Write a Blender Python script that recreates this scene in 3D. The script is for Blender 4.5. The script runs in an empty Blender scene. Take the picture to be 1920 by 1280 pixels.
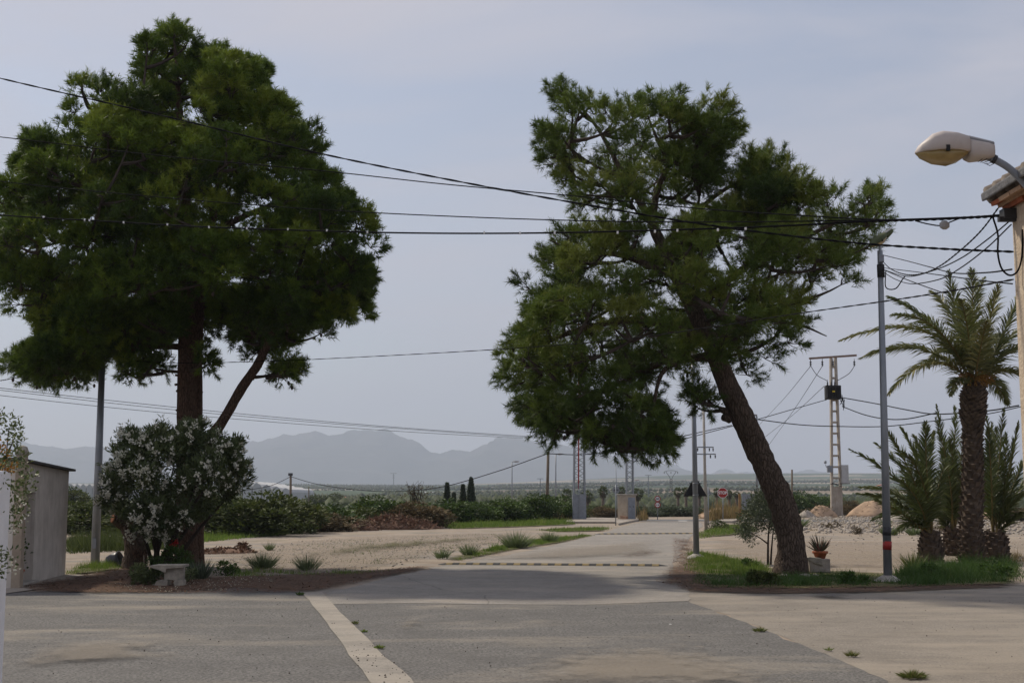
import bpy, math, random
import numpy as np
from mathutils import Vector, Matrix

# ------------------------------------------------------------------ camera, sky, sun, exposure
SC = bpy.context.scene
COL = SC.collection
FPX = 2500.0                                   # focal length in photograph pixels (1920 wide)
TH = math.atan((930 - 640) / FPX)              # camera tilted up: the horizon lies at row 930
CH = 1.7                                       # eye height
cam_data = bpy.data.cameras.new('camera')
cam_data.sensor_fit = 'HORIZONTAL'; cam_data.sensor_width = 36.0
cam_data.lens = FPX / 1920 * 36.0
cam_data.clip_start = 0.1; cam_data.clip_end = 60000
cam = bpy.data.objects.new('camera', cam_data); COL.objects.link(cam)
cam.location = (0, 0, CH); cam.rotation_euler = (math.pi / 2 + TH, 0, 0)
SC.camera = cam

SUN_EL, SUN_AZ = math.radians(47), math.radians(-46)     # azimuth from +Y (ahead) towards +X
world = bpy.data.worlds.new('World'); SC.world = world; world.use_nodes = True
wn, wl = world.node_tree.nodes, world.node_tree.links
wn.clear()
w_out = wn.new('ShaderNodeOutputWorld'); w_bg = wn.new('ShaderNodeBackground')
w_sky = wn.new('ShaderNodeTexSky'); w_sky.sky_type = 'NISHITA'; w_sky.sun_disc = False
w_sky.sun_elevation = SUN_EL; w_sky.sun_rotation = SUN_AZ
w_sky.dust_density = 1.5; w_sky.air_density = 1.0; w_sky.ozone_density = 1.5
# thin high cloud veil over the whole dome
w_tc = wn.new('ShaderNodeTexCoord')
w_map = wn.new('ShaderNodeMapping'); w_map.inputs['Scale'].default_value = (1.1, 0.8, 4.2)
w_map.inputs['Rotation'].default_value = (0.0, 0.20, 0.3); w_map.inputs['Location'].default_value = (7.3, 2.0, 1.7)
w_n1 = wn.new('ShaderNodeTexNoise'); w_n1.inputs['Scale'].default_value = 1.7
w_n1.inputs['Detail'].default_value = 6; w_n1.inputs['Roughness'].default_value = 0.52
w_n1.inputs['Distortion'].default_value = 0.5
w_rmp = wn.new('ShaderNodeMapRange')
w_rmp.inputs['From Min'].default_value = 0.40; w_rmp.inputs['From Max'].default_value = 0.60
w_rmp.inputs['To Min'].default_value = 0.38; w_rmp.inputs['To Max'].default_value = 0.97
w_mix = wn.new('ShaderNodeMixRGB'); w_mix.inputs['Color2'].default_value = (5.75, 5.65, 6.3, 1)
wl.new(w_tc.outputs['Generated'], w_map.inputs['Vector']); wl.new(w_map.outputs[0], w_n1.inputs['Vector'])
wl.new(w_n1.outputs['Fac'], w_rmp.inputs['Value']); wl.new(w_rmp.outputs[0], w_mix.inputs['Fac'])
wl.new(w_sky.outputs[0], w_mix.inputs['Color1']); wl.new(w_mix.outputs[0], w_bg.inputs['Color'])
w_bg.inputs['Strength'].default_value = 0.10
wl.new(w_bg.outputs[0], w_out.inputs['Surface'])

sun_data = bpy.data.lights.new('sun', 'SUN'); sun_data.energy = 3.9; sun_data.angle = math.radians(3)
sun_data.color = (1.0, 0.91, 0.77)
sun = bpy.data.objects.new('sun', sun_data); COL.objects.link(sun)
sdir = Vector((math.cos(SUN_EL) * math.sin(SUN_AZ), math.cos(SUN_EL) * math.cos(SUN_AZ), math.sin(SUN_EL)))
sun.rotation_euler = sdir.to_track_quat('Z', 'Y').to_euler(); sun.location = (0, 0, 60)

SC.view_settings.view_transform = 'Standard'; SC.view_settings.look = 'None'
SC.view_settings.exposure = 0.0; SC.view_settings.gamma = 1.0; SC.view_settings.use_curve_mapping = False
SC.render.engine = 'CYCLES'
cy = SC.cycles
cy.max_bounces = 6; cy.diffuse_bounces = 3; cy.glossy_bounces = 2; cy.transmission_bounces = 3
cy.transparent_max_bounces = 12; cy.volume_bounces = 1; cy.use_denoising = True
cy.caustics_reflective = False; cy.caustics_refractive = False

RNG = np.random.default_rng(7)
random.seed(7)

# ------------------------------------------------------------------ helpers
def ray(px, py):
    xc, yc = (px - 960) / FPX, (640 - py) / FPX
    return np.array([xc, math.cos(TH) - yc * math.sin(TH), math.sin(TH) + yc * math.cos(TH)])
def P(px, py, Y):
    d = ray(px, py); t = Y / d[1]
    return Vector((d[0] * t, Y, CH + d[2] * t))
def G(px, py, z=0.0):
    d = ray(px, py); t = (z - CH) / d[2]
    return Vector((d[0] * t, d[1] * t, z))
def GY(px, Y, z=0.0):
    """ground point at depth Y under image column px (taken at ground level)"""
    t = (Y * math.sin(TH) + (z - CH) * math.cos(TH), 0)
    depth = Y * math.cos(TH) + (z - CH) * math.sin(TH)
    return Vector(((px - 960) / FPX * depth, Y, z))

ORIG = {}
def tag(o, label=None, cat=None, group=None, kind=None):
    if label: o['label'] = label
    if cat: o['category'] = cat
    if group: o['group'] = group
    if kind: o['kind'] = kind
    return o
def empty(name, loc, label=None, cat=None, group=None):
    o = bpy.data.objects.new(name, None); COL.objects.link(o)
    o.location = loc; o.empty_display_size = 0.2
    ORIG[o.name] = Vector(loc)
    return tag(o, label, cat, group)
def link_mesh(name, me, mat=None, parent=None, smooth=False, loc=None):
    o = bpy.data.objects.new(name, me); COL.objects.link(o)
    if mat is not None:
        for m in (mat if isinstance(mat, (list, tuple)) else [mat]): me.materials.append(m)
    if parent is not None: o.parent = parent
    if loc is not None: o.location = loc
    if smooth and len(me.polygons): me.polygons.foreach_set('use_smooth', [True] * len(me.polygons))
    return o
def world_origin(o):
    v = Vector((0, 0, 0))
    while o is not None: v = v + Vector(o.location); o = o.parent
    return v
def np_mesh(name, V, F, attrs=None, matidx=None):
    V = np.asarray(V, dtype=np.float32).reshape(-1, 3); F = np.asarray(F, dtype=np.int32)
    me = bpy.data.meshes.new(name)
    me.vertices.add(len(V)); me.vertices.foreach_set('co', V.ravel())
    n, k = F.shape
    me.loops.add(n * k); me.loops.foreach_set('vertex_index', F.ravel())
    me.polygons.add(n); me.polygons.foreach_set('loop_start', np.arange(0, n * k, k, dtype=np.int32))
    if matidx is not None: me.polygons.foreach_set('material_index', np.asarray(matidx, dtype=np.int32))
    me.update(calc_edges=True)
    for key, val in (attrs or {}).items():
        a = me.attributes.new(key, 'FLOAT', 'POINT'); a.data.foreach_set('value', np.asarray(val, dtype=np.float32))
    return me

class MB:
    """collects shapes in world space; build() links them as one mesh object"""
    def __init__(s): s.v = []; s.f = []; s.m = []
    def add(s, vs, fs, m=0):
        b = len(s.v); s.v += [tuple(v) for v in vs]
        for f in fs: s.f.append(tuple(b + i for i in f)); s.m.append(m)
        return s
    def box(s, c, size, rz=0.0, m=0, R=None):
        hx, hy, hz = size[0] / 2, size[1] / 2, size[2] / 2
        R = R or Matrix.Rotation(rz, 3, 'Z'); c = Vector(c)
        vs = [c + R @ Vector((sx * hx, sy * hy, sz * hz)) for sz in (-1, 1) for sx, sy in ((-1, -1), (1, -1), (1, 1), (-1, 1))]
        return s.add(vs, [(0, 3, 2, 1), (4, 5, 6, 7), (0, 1, 5, 4), (1, 2, 6, 5), (2, 3, 7, 6), (3, 0, 4, 7)], m)
    def bar(s, a, b, w, h=None, m=0):
        a, b = Vector(a), Vector(b); d = b - a
        R = d.to_track_quat('X', 'Z').to_matrix()
        return s.box((a + b) / 2, (d.length, w, h or w), m=m, R=R)
    def tube(s, pts, rad, n=8, cap=True, m=0, jit=0.0, rnd=None):
        pts = [Vector(p) for p in pts]
        if not hasattr(rad, '__len__'): rad = [rad] * len(pts)
        rings = []; up = Vector((0.31, 0.2, 0.93)).normalized()
        prev = None
        for i, p in enumerate(pts):
            t = (pts[min(i + 1, len(pts) - 1)] - pts[max(i - 1, 0)])
            t = t.normalized() if t.length > 1e-9 else Vector((0, 0, 1))
            x = (prev - t * prev.dot(t)) if prev is not None else t.cross(up if abs(t.dot(up)) < .95 else Vector((1, 0, 0)))
            x.normalize(); prev = x; y = t.cross(x)
            ring = []
            for k in range(n):
                a = 2 * math.pi * k / n
                r = rad[i] * (1 + (jit * (rnd.random() - .5) if rnd else 0))
                ring.append(p + x * math.cos(a) * r + y * math.sin(a) * r)
            rings.append(ring)
        fs = []
        for i in range(len(pts) - 1):
            for k in range(n):
                k2 = (k + 1) % n
                fs.append((i * n + k, i * n + k2, (i + 1) * n + k2, (i + 1) * n + k))
        if cap: fs.append(tuple(reversed(range(n)))); fs.append(tuple((len(pts) - 1) * n + k for k in range(n)))
        return s.add([v for r in rings for v in r], fs, m)
    def lathe(s, c, prof, n=16, m=0, axis=None):
        c = Vector(c); R = Vector(axis).to_track_quat('Z', 'X').to_matrix() if axis else Matrix.Identity(3)
        vs = []; fs = []
        for r, z in prof:
            for k in range(n):
                a = 2 * math.pi * k / n; vs.append(c + R @ Vector((r * math.cos(a), r * math.sin(a), z)))
        for i in range(len(prof) - 1):
            for k in range(n):
                k2 = (k + 1) % n; fs.append((i * n + k, i * n + k2, (i + 1) * n + k2, (i + 1) * n + k))
        fs.append(tuple(reversed(range(n)))); fs.append(tuple((len(prof) - 1) * n + k for k in range(n)))
        return s.add(vs, fs, m)
    def loft(s, rings, m=0, cap=True):
        n = len(rings[0]); vs = [v for r in rings for v in r]; fs = []
        for i in range(len(rings) - 1):
            for k in range(n):
                k2 = (k + 1) % n; fs.append((i * n + k, i * n + k2, (i + 1) * n + k2, (i + 1) * n + k))
        if cap: fs.append(tuple(reversed(range(n)))); fs.append(tuple((len(rings) - 1) * n + k for k in range(n)))
        return s.add(vs, fs, m)
    def prism(s, poly, ext, m=0):
        """poly: list of points, ext: extrusion vector"""
        poly = [Vector(p) for p in poly]; e = Vector(ext); n = len(poly)
        fs = [tuple(range(n)), tuple(reversed(range(n, 2 * n)))]
        for k in range(n): fs.append((k, n + k, n + (k + 1) % n, (k + 1) % n))
        return s.add(poly + [p + e for p in poly], fs, m)
    def build(s, name, mat, parent=None, smooth=False, bevel=0.0):
        o0 = world_origin(parent) if parent is not None else Vector((0, 0, 0))
        me = bpy.data.meshes.new(name)
        me.from_pydata([(v[0] - o0.x, v[1] - o0.y, v[2] - o0.z) for v in s.v], [], s.f)
        mats = mat if isinstance(mat, (list, tuple)) else [mat]
        o = link_mesh(name, me, mats, parent, smooth)
        if len(mats) > 1: me.polygons.foreach_set('material_index', s.m)
        me.update()
        if bevel:
            b = o.modifiers.new('bevel', 'BEVEL'); b.width = bevel; b.segments = 2; b.limit_method = 'ANGLE'
        return o
    def thing(s, name, mat, label, cat, group=None, smooth=False, bevel=0.0, base=None):
        """one-mesh thing with its origin at its base"""
        arr = np.array(s.v); b = Vector(base) if base is not None else Vector((arr[:, 0].mean(), arr[:, 1].mean(), arr[:, 2].min()))
        me = bpy.data.meshes.new(name); me.from_pydata([(v[0] - b.x, v[1] - b.y, v[2] - b.z) for v in s.v], [], s.f)
        mats = mat if isinstance(mat, (list, tuple)) else [mat]
        o = link_mesh(name, me, mats, None, smooth, b)
        if len(mats) > 1: me.polygons.foreach_set('material_index', s.m)
        if bevel:
            bb = o.modifiers.new('bevel', 'BEVEL'); bb.width = bevel; bb.segments = 2; bb.limit_method = 'ANGLE'
        return tag(o, label, cat, group)

def catmull(pts, n=8):
    pts = [np.array(p, float) for p in pts]; out = []
    for i in range(len(pts) - 1):
        p0 = pts[i - 1] if i else 2 * pts[0] - pts[1]; p1, p2 = pts[i], pts[i + 1]
        p3 = pts[i + 2] if i + 2 < len(pts) else 2 * pts[-1] - pts[-2]
        for k in range(n):
            t = k / n
            out.append(.5 * (2 * p1 + (p2 - p0) * t + (2 * p0 - 5 * p1 + 4 * p2 - p3) * t * t + (3 * p1 - p0 - 3 * p2 + p3) * t ** 3))
    out.append(pts[-1]); return [Vector(p) for p in out]
def bez(a, b, c, n=10):
    a, b, c = np.array(a, float), np.array(b, float), np.array(c, float)
    return [Vector((1 - t) ** 2 * a + 2 * t * (1 - t) * b + t * t * c) for t in np.linspace(0, 1, n)]
def in_poly(x, y, poly):
    ins = np.zeros(len(x), bool); n = len(poly); j = n - 1
    for i in range(n):
        xi, yi = poly[i]; xj, yj = poly[j]
        c = ((yi > y) != (yj > y)) & (x < (xj - xi) * (y - yi) / (yj - yi + 1e-12) + xi)
        ins ^= c; j = i
    return ins
def edge_dist(x, y, poly):
    d = np.full(len(x), 1e9); n = len(poly)
    for i in range(n):
        ax, ay = poly[i]; bx, by = poly[(i + 1) % n]
        ex, ey = bx - ax, by - ay
        t = np.clip(((x - ax) * ex + (y - ay) * ey) / (ex * ex + ey * ey + 1e-12), 0, 1)
        d = np.minimum(d, np.hypot(x - ax - t * ex, y - ay - t * ey))
    return d
def unit(a): return a / (np.linalg.norm(a, axis=-1, keepdims=True) + 1e-9)
def rand_dirs(n): return unit(RNG.normal(size=(n, 3)))

# ------------------------------------------------------------------ materials
MATS = {}
def nodes_of(name):
    m = bpy.data.materials.new(name); m.use_nodes = True
    nt = m.node_tree; b = nt.nodes['Principled BSDF']; b.inputs['Specular IOR Level'].default_value = 0.3
    return m, nt.nodes, nt.links, b
def noise(N, L, vec, scale, detail=4, rough=0.55, dist=0.0):
    n = N.new('ShaderNodeTexNoise'); n.inputs['Scale'].default_value = scale; n.inputs['Detail'].default_value = detail
    n.inputs['Roughness'].default_value = rough; n.inputs['Distortion'].default_value = dist
    L.new(vec, n.inputs['Vector']); return n.outputs['Fac']
def ramp(N, L, fac, stops, interp='LINEAR'):
    r = N.new('ShaderNodeValToRGB'); r.color_ramp.interpolation = interp
    e = r.color_ramp.elements
    while len(e) < len(stops): e.new(0.5)
    for i, (p, c) in enumerate(stops): e[i].position = p; e[i].color = (*c, 1) if len(c) == 3 else c
    L.new(fac, r.inputs['Fac']); return r.outputs['Color']
def mixc(N, L, fac, a, b, mode='MIX'):
    m = N.new('ShaderNodeMixRGB'); m.blend_type = mode
    for k, v in ((0, fac), (1, a), (2, b)):
        if isinstance(v, (int, float)): m.inputs[k].default_value = v
        elif isinstance(v, tuple): m.inputs[k].default_value = (*v, 1)
        else: L.new(v, m.inputs[k])
    return m.outputs[0]
def maprange(N, L, v, a, b, c=0.0, d=1.0):
    m = N.new('ShaderNodeMapRange'); L.new(v, m.inputs[0])
    for i, x in enumerate((a, b, c, d)): m.inputs[i + 1].default_value = x
    return m.outputs[0]
def mth(N, L, op, a, b):
    m = N.new('ShaderNodeMath'); m.operation = op
    for i, x in enumerate((a, b)):
        if isinstance(x, (int, float)): m.inputs[i].default_value = x
        else: L.new(x, m.inputs[i])
    return m.outputs[0]
def bump(N, L, b, h, strength=0.4, dist=0.02):
    n = N.new('ShaderNodeBump'); n.inputs['Strength'].default_value = strength; n.inputs['Distance'].default_value = dist
    L.new(h, n.inputs['Height']); L.new(n.outputs[0], b.inputs['Normal'])
def objvec(N, L, scale=None):
    t = N.new('ShaderNodeTexCoord'); v = t.outputs['Object']
    if scale:
        m = N.new('ShaderNodeMapping'); m.inputs['Scale'].default_value = scale; L.new(v, m.inputs['Vector']); v = m.outputs[0]
    return v
def mat(name, c1, c2=None, rough=0.85, scale=3.0, spec=0.3, metal=0.0, bmp=0.0, bscale=None, stretch=None, streak=None):
    if name in MATS: return MATS[name]
    m, N, L, b = nodes_of(name)
    b.inputs['Roughness'].default_value = rough; b.inputs['Specular IOR Level'].default_value = spec; b.inputs['Metallic'].default_value = metal
    v = objvec(N, L, stretch)
    f = noise(N, L, v, scale, 6, 0.62)
    c2 = c2 or tuple(x * 0.72 for x in c1)
    col = ramp(N, L, f, [(0.32, c2), (0.66, c1)])
    if streak:
        sv = objvec(N, L, (6, 6, 0.5)); sf = noise(N, L, sv, 2.0, 5, 0.65)
        col = mixc(N, L, maprange(N, L, sf, 0.52, 0.72, 0, 0.75), col, streak)
    L.new(col, b.inputs['Base Color'])
    if bmp: bump(N, L, b, noise(N, L, v, bscale or scale * 6, 6, 0.6), bmp)
    MATS[name] = m; return m
def leaf_mat(name, stops, rough=0.6, trans=0.25, tcol=None):
    if name in MATS: return MATS[name]
    m, N, L, b = nodes_of(name); b.inputs['Roughness'].default_value = rough; b.inputs['Specular IOR Level'].default_value = 0.25
    a = N.new('ShaderNodeAttribute'); a.attribute_name = 'tint'
    col = ramp(N, L, a.outputs['Fac'], stops); L.new(col, b.inputs['Base Color'])
    if trans:
        t = N.new('ShaderNodeBsdfTranslucent'); mx = N.new('ShaderNodeMixShader'); mx.inputs[0].default_value = trans
        L.new(mixc(N, L, 0.5, col, tcol or (0.10, 0.14, 0.02)), t.inputs['Color'])
        L.new(b.outputs[0], mx.inputs[1]); L.new(t.outputs[0], mx.inputs[2])
        L.new(mx.outputs[0], N['Material Output'].inputs['Surface'])
    MATS[name] = m; return m
def asphalt(name, dark, light, sandy, sand_lo=0.56, sand_hi=0.72, agg=55.0, sand_scale=0.45, crack=True):
    m, N, L, b = nodes_of(name); b.inputs['Roughness'].default_value = 0.93; b.inputs['Specular IOR Level'].default_value = 0.2
    v = objvec(N, L)
    f = noise(N, L, v, agg, 3, 0.7)
    col = ramp(N, L, f, [(0.34, dark), (0.52, light), (0.66, tuple(x * 1.25 for x in light)), (0.74, tuple(x * 1.8 for x in light))])
    mid = noise(N, L, v, 1.1, 6, 0.65)
    col = mixc(N, L, maprange(N, L, mid, 0.38, 0.68, 0.0, 0.6), col, tuple(x * 0.60 for x in light))
    blot = noise(N, L, v, 7.0, 6, 0.7); col = mixc(N, L, maprange(N, L, blot, 0.50, 0.70, 0, 0.5), col, tuple(x * 0.5 for x in light))
    mx = N.new('ShaderNodeMapping'); mx.inputs['Scale'].default_value = (0.55, 1.4, 1); L.new(v, mx.inputs['Vector'])
    sd = noise(N, L, mx.outputs[0], sand_scale, 7, 0.62, 0.4)
    fine = noise(N, L, v, 18.0, 3, 0.7)
    sfac = maprange(N, L, mth(N, L, 'ADD', sd, mth(N, L, 'MULTIPLY', mth(N, L, 'SUBTRACT', fine, 0.5), 0.22)), sand_lo, sand_hi, 0.0, 0.85)
    col = mixc(N, L, sfac, col, sandy)
    if crack:
        vo = N.new('ShaderNodeTexVoronoi'); vo.feature = 'DISTANCE_TO_EDGE'; vo.inputs['Scale'].default_value = 0.16
        dv = N.new('ShaderNodeMixRGB'); dv.inputs[0].default_value = 0.2
        nn = N.new('ShaderNodeTexNoise'); nn.inputs['Scale'].default_value = 0.9; L.new(v, nn.inputs['Vector'])
        L.new(v, dv.inputs[1]); L.new(nn.outputs['Color'], dv.inputs[2]); L.new(dv.outputs[0], vo.inputs['Vector'])
        cf = maprange(N, L, vo.outputs['Distance'], 0.0, 0.0022, 0.55, 0.0)
        col = mixc(N, L, cf, col, tuple(x * 0.45 for x in dark))
    L.new(col, b.inputs['Base Color']); bump(N, L, b, f, 0.25, 0.004)
    MATS[name] = m; return m
def patch_mat(name, stops, scale=6.0, nscale=2.2, rough=0.95, amount=0.9, bmp=0.5):
    """ground cover sheet that frays out at its edge (attribute 'edge' is 0 at the rim)"""
    m, N, L, b = nodes_of(name); b.inputs['Roughness'].default_value = rough; b.inputs['Specular IOR Level'].default_value = 0.15
    v = objvec(N, L); f = noise(N, L, v, scale, 6, 0.7)
    L.new(ramp(N, L, f, stops), b.inputs['Base Color']); bump(N, L, b, f, bmp, 0.02)
    a = N.new('ShaderNodeAttribute'); a.attribute_name = 'edge'
    n2 = noise(N, L, v, nscale, 7, 0.72)
    s = mth(N, L, 'ADD', mth(N, L, 'MULTIPLY', a.outputs['Fac'], 0.75), mth(N, L, 'SUBTRACT', n2, 0.5))
    al = maprange(N, L, s, 0.10, 0.36, 0.0, amount)
    L.new(al, b.inputs['Alpha']); MATS[name] = m; return m

M_conc = mat('concrete', (0.42, 0.39, 0.34), (0.28, 0.26, 0.23), 0.9, 4, bmp=0.3)
M_conc_old = mat('weathered_concrete', (0.40, 0.36, 0.29), (0.20, 0.18, 0.15), 0.95, 5, bmp=0.5)
M_galv = mat('galvanised_steel', (0.27, 0.29, 0.31), (0.18, 0.195, 0.215), 0.5, 5, 0.5, 0.4, stretch=(1, 1, 0.3))
M_grey_paint = mat('grey_paint', (0.25, 0.27, 0.30), (0.19, 0.205, 0.23), 0.55, 4)
M_darkmetal = mat('dark_metal', (0.05, 0.05, 0.055), (0.03, 0.03, 0.03), 0.5, 4)
M_black = mat('black_rubber', (0.022, 0.022, 0.024), (0.014, 0.014, 0.014), 0.7, 5)
M_cable = mat('cable_sheath', (0.016, 0.016, 0.017), (0.010, 0.010, 0.011), 0.95, 3, 0.05)
M_wood = mat('pole_wood', (0.19, 0.15, 0.11), (0.11, 0.085, 0.06), 0.9, 5, stretch=(3, 3, 0.4))
M_red = mat('red_paint', (0.36, 0.028, 0.022), (0.24, 0.022, 0.02), 0.5, 6)
M_white = mat('white_paint', (0.78, 0.78, 0.77), (0.66, 0.66, 0.65), 0.6, 6)
M_yellow = mat('yellow_paint', (0.27, 0.20, 0.085), (0.15, 0.12, 0.07), 0.9, 12)
M_bump_black = mat('bump_rubber', (0.05, 0.048, 0.045), (0.03, 0.03, 0.03), 0.85, 9)
M_terra = mat('terracotta', (0.42, 0.13, 0.06), (0.28, 0.09, 0.045), 0.85, 8)
def bark(name, ridge_c, mid_c, crack_c, sc=(19, 19, 4.2)):
    m, N, L, b = nodes_of(name); b.inputs['Roughness'].default_value = .95; b.inputs['Specular IOR Level'].default_value = .1
    v = objvec(N, L); nz = N.new('ShaderNodeTexNoise'); nz.inputs['Scale'].default_value = 3.0; L.new(v, nz.inputs['Vector'])
    mp = N.new('ShaderNodeMapping'); mp.inputs['Scale'].default_value = sc; L.new(mixc(N, L, .12, v, nz.outputs['Color']), mp.inputs['Vector'])
    vo = N.new('ShaderNodeTexVoronoi'); vo.feature = 'DISTANCE_TO_EDGE'; vo.inputs['Scale'].default_value = 1.3; L.new(mp.outputs[0], vo.inputs['Vector'])
    pl = maprange(N, L, vo.outputs['Distance'], 0.0, .16); g = noise(N, L, mp.outputs[0], 4.0, 6, .7)
    col = mixc(N, L, maprange(N, L, g, .35, .68), mid_c, ridge_c); col = mixc(N, L, maprange(N, L, pl, .0, .9, .62, 0.0), col, crack_c)
    big = noise(N, L, v, 1.1, 4, .6); col = mixc(N, L, maprange(N, L, big, .5, .7, 0, .45), col, tuple(x * .55 for x in mid_c))
    L.new(col, b.inputs['Base Color']); bump(N, L, b, mth(N, L, 'ADD', pl, mth(N, L, 'MULTIPLY', g, .5)), 1.0, .03); MATS[name] = m; return m
M_bark = bark('pine_bark', (.15, .095, .068), (.095, .06, .044), (.022, .016, .013))
M_bark2 = bark('grey_pine_bark', (.17, .13, .10), (.105, .076, .058), (.022, .017, .014))
M_twig = mat('twig_bark', (0.07, 0.052, 0.042), (0.035, 0.028, 0.022), 0.95, 4)
M_plaster = mat('grey_plaster', (0.66, 0.60, 0.53), (0.50, 0.45, 0.39), 0.95, 2.2, bmp=0.25, streak=(0.42, 0.36, 0.31))
M_cream = mat('cream_render', (0.62, 0.51, 0.38), (0.46, 0.36, 0.26), 0.95, 7.0, bmp=0.9, bscale=35, streak=(0.42, 0.33, 0.24))
M_whitewall = mat('white_wall', (0.78, 0.79, 0.82), (0.68, 0.69, 0.72), 0.9, 3, bmp=0.2)
M_stone = mat('pale_stone', (0.42, 0.37, 0.31), (0.24, 0.21, 0.18), 0.95, 5, bmp=0.6)
M_greenhouse = mat('greenhouse_film', (0.58, 0.58, 0.57), (0.46, 0.46, 0.45), 0.8, 0.2)
M_dry = mat('dry_brush', (0.20, 0.115, 0.075), (0.09, 0.055, 0.04), 0.95, 3)
M_sandheap = mat('earth_heap', (0.47, 0.33, 0.22), (0.30, 0.21, 0.145), 0.95, 1.2, bmp=0.8)

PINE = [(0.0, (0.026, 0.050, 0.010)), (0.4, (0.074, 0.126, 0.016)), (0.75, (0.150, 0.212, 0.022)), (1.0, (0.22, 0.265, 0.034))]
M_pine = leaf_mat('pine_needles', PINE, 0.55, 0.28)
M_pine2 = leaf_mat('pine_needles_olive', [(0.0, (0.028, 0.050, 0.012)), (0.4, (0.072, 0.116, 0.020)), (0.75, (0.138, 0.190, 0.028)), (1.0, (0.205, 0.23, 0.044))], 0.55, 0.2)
M_oleander = leaf_mat('oleander_leaves', [(0.0, (0.042, 0.064, 0.026)), (0.6, (0.120, 0.150, 0.060)), (1.0, (0.24, 0.26, 0.12))], 0.45, 0.15)
M_petal = leaf_mat('white_petals', [(0.0, (0.60, 0.58, 0.44)), (1.0, (0.82, 0.80, 0.70))], 0.7, 0.3, (0.7, 0.7, 0.6))
M_olive = leaf_mat('olive_leaves', [(0.0, (0.05, 0.065, 0.045)), (0.6, (0.10, 0.125, 0.085)), (1.0, (0.17, 0.19, 0.13))], 0.55, 0.2)
M_citrus = leaf_mat('citrus_leaves', [(0.0, (0.020, 0.044, 0.010)), (0.6, (0.058, 0.110, 0.020)), (1.0, (0.115, 0.18, 0.036))], 0.5, 0.2)
M_bushd = leaf_mat('scrub_leaves', [(0.0, (0.026, 0.036, 0.012)), (0.6, (0.065, 0.085, 0.024)), (1.0, (0.125, 0.14, 0.045))], 0.7, 0.2)
M_bushb = leaf_mat('dry_scrub_leaves', [(0.0, (0.055, 0.045, 0.028)), (0.6, (0.115, 0.090, 0.05)), (1.0, (0.19, 0.14, 0.07))], 0.8, 0.2, (0.2, 0.14, 0.06))
M_reed = leaf_mat('dry_reeds', [(0.0, (0.11, 0.10, 0.03)), (0.6, (0.24, 0.17, 0.07)), (1.0, (0.36, 0.25, 0.12))], 0.8, 0.25, (0.3, 0.22, 0.1))
M_cypress = leaf_mat('cypress_leaves', [(0.0, (0.010, 0.020, 0.012)), (1.0, (0.030, 0.052, 0.026))], 0.7, 0.1)
M_grass = leaf_mat('grass_blades', [(0.0, (0.055, 0.10, 0.018)), (0.5, (0.125, 0.195, 0.034)), (0.8, (0.20, 0.255, 0.06)), (1.0, (0.30, 0.26, 0.11))], 0.6, 0.35, (0.16, 0.24, 0.03))
M_grassd = leaf_mat('shade_darkened_grass', [(0.0, (0.024, 0.056, 0.014)), (0.6, (0.055, 0.112, 0.026)), (1.0, (0.12, 0.165, 0.05))], 0.6, 0.3, (0.10, 0.17, 0.02))  # darker copy of the grass colours, with the trees' shade put into the colour
M_weed = leaf_mat('grey_green_weed', [(0.0, (0.085, 0.12, 0.06)), (1.0, (0.22, 0.26, 0.14))], 0.7, 0.3)
M_palm = leaf_mat('palm_leaflets', [(0.0, (0.05, 0.070, 0.028)), (0.5, (0.115, 0.135, 0.050)), (1.0, (0.25, 0.225, 0.085))], 0.45, 0.2)
M_rachis = mat('palm_rachis', (0.20, 0.15, 0.05), (0.12, 0.09, 0.035), 0.7, 5)
M_dates = mat('date_stalks', (0.36, 0.19, 0.04), (0.22, 0.11, 0.03), 0.8, 8)
M_palmtrunk = mat('palm_trunk_bark', (0.155, 0.115, 0.085), (0.05, 0.037, 0.028), 0.95, 5, bmp=0.8)
M_needlebits = mat('fallen_needles', (0.20, 0.11, 0.065), (0.10, 0.055, 0.035), 0.95, 4)

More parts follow.
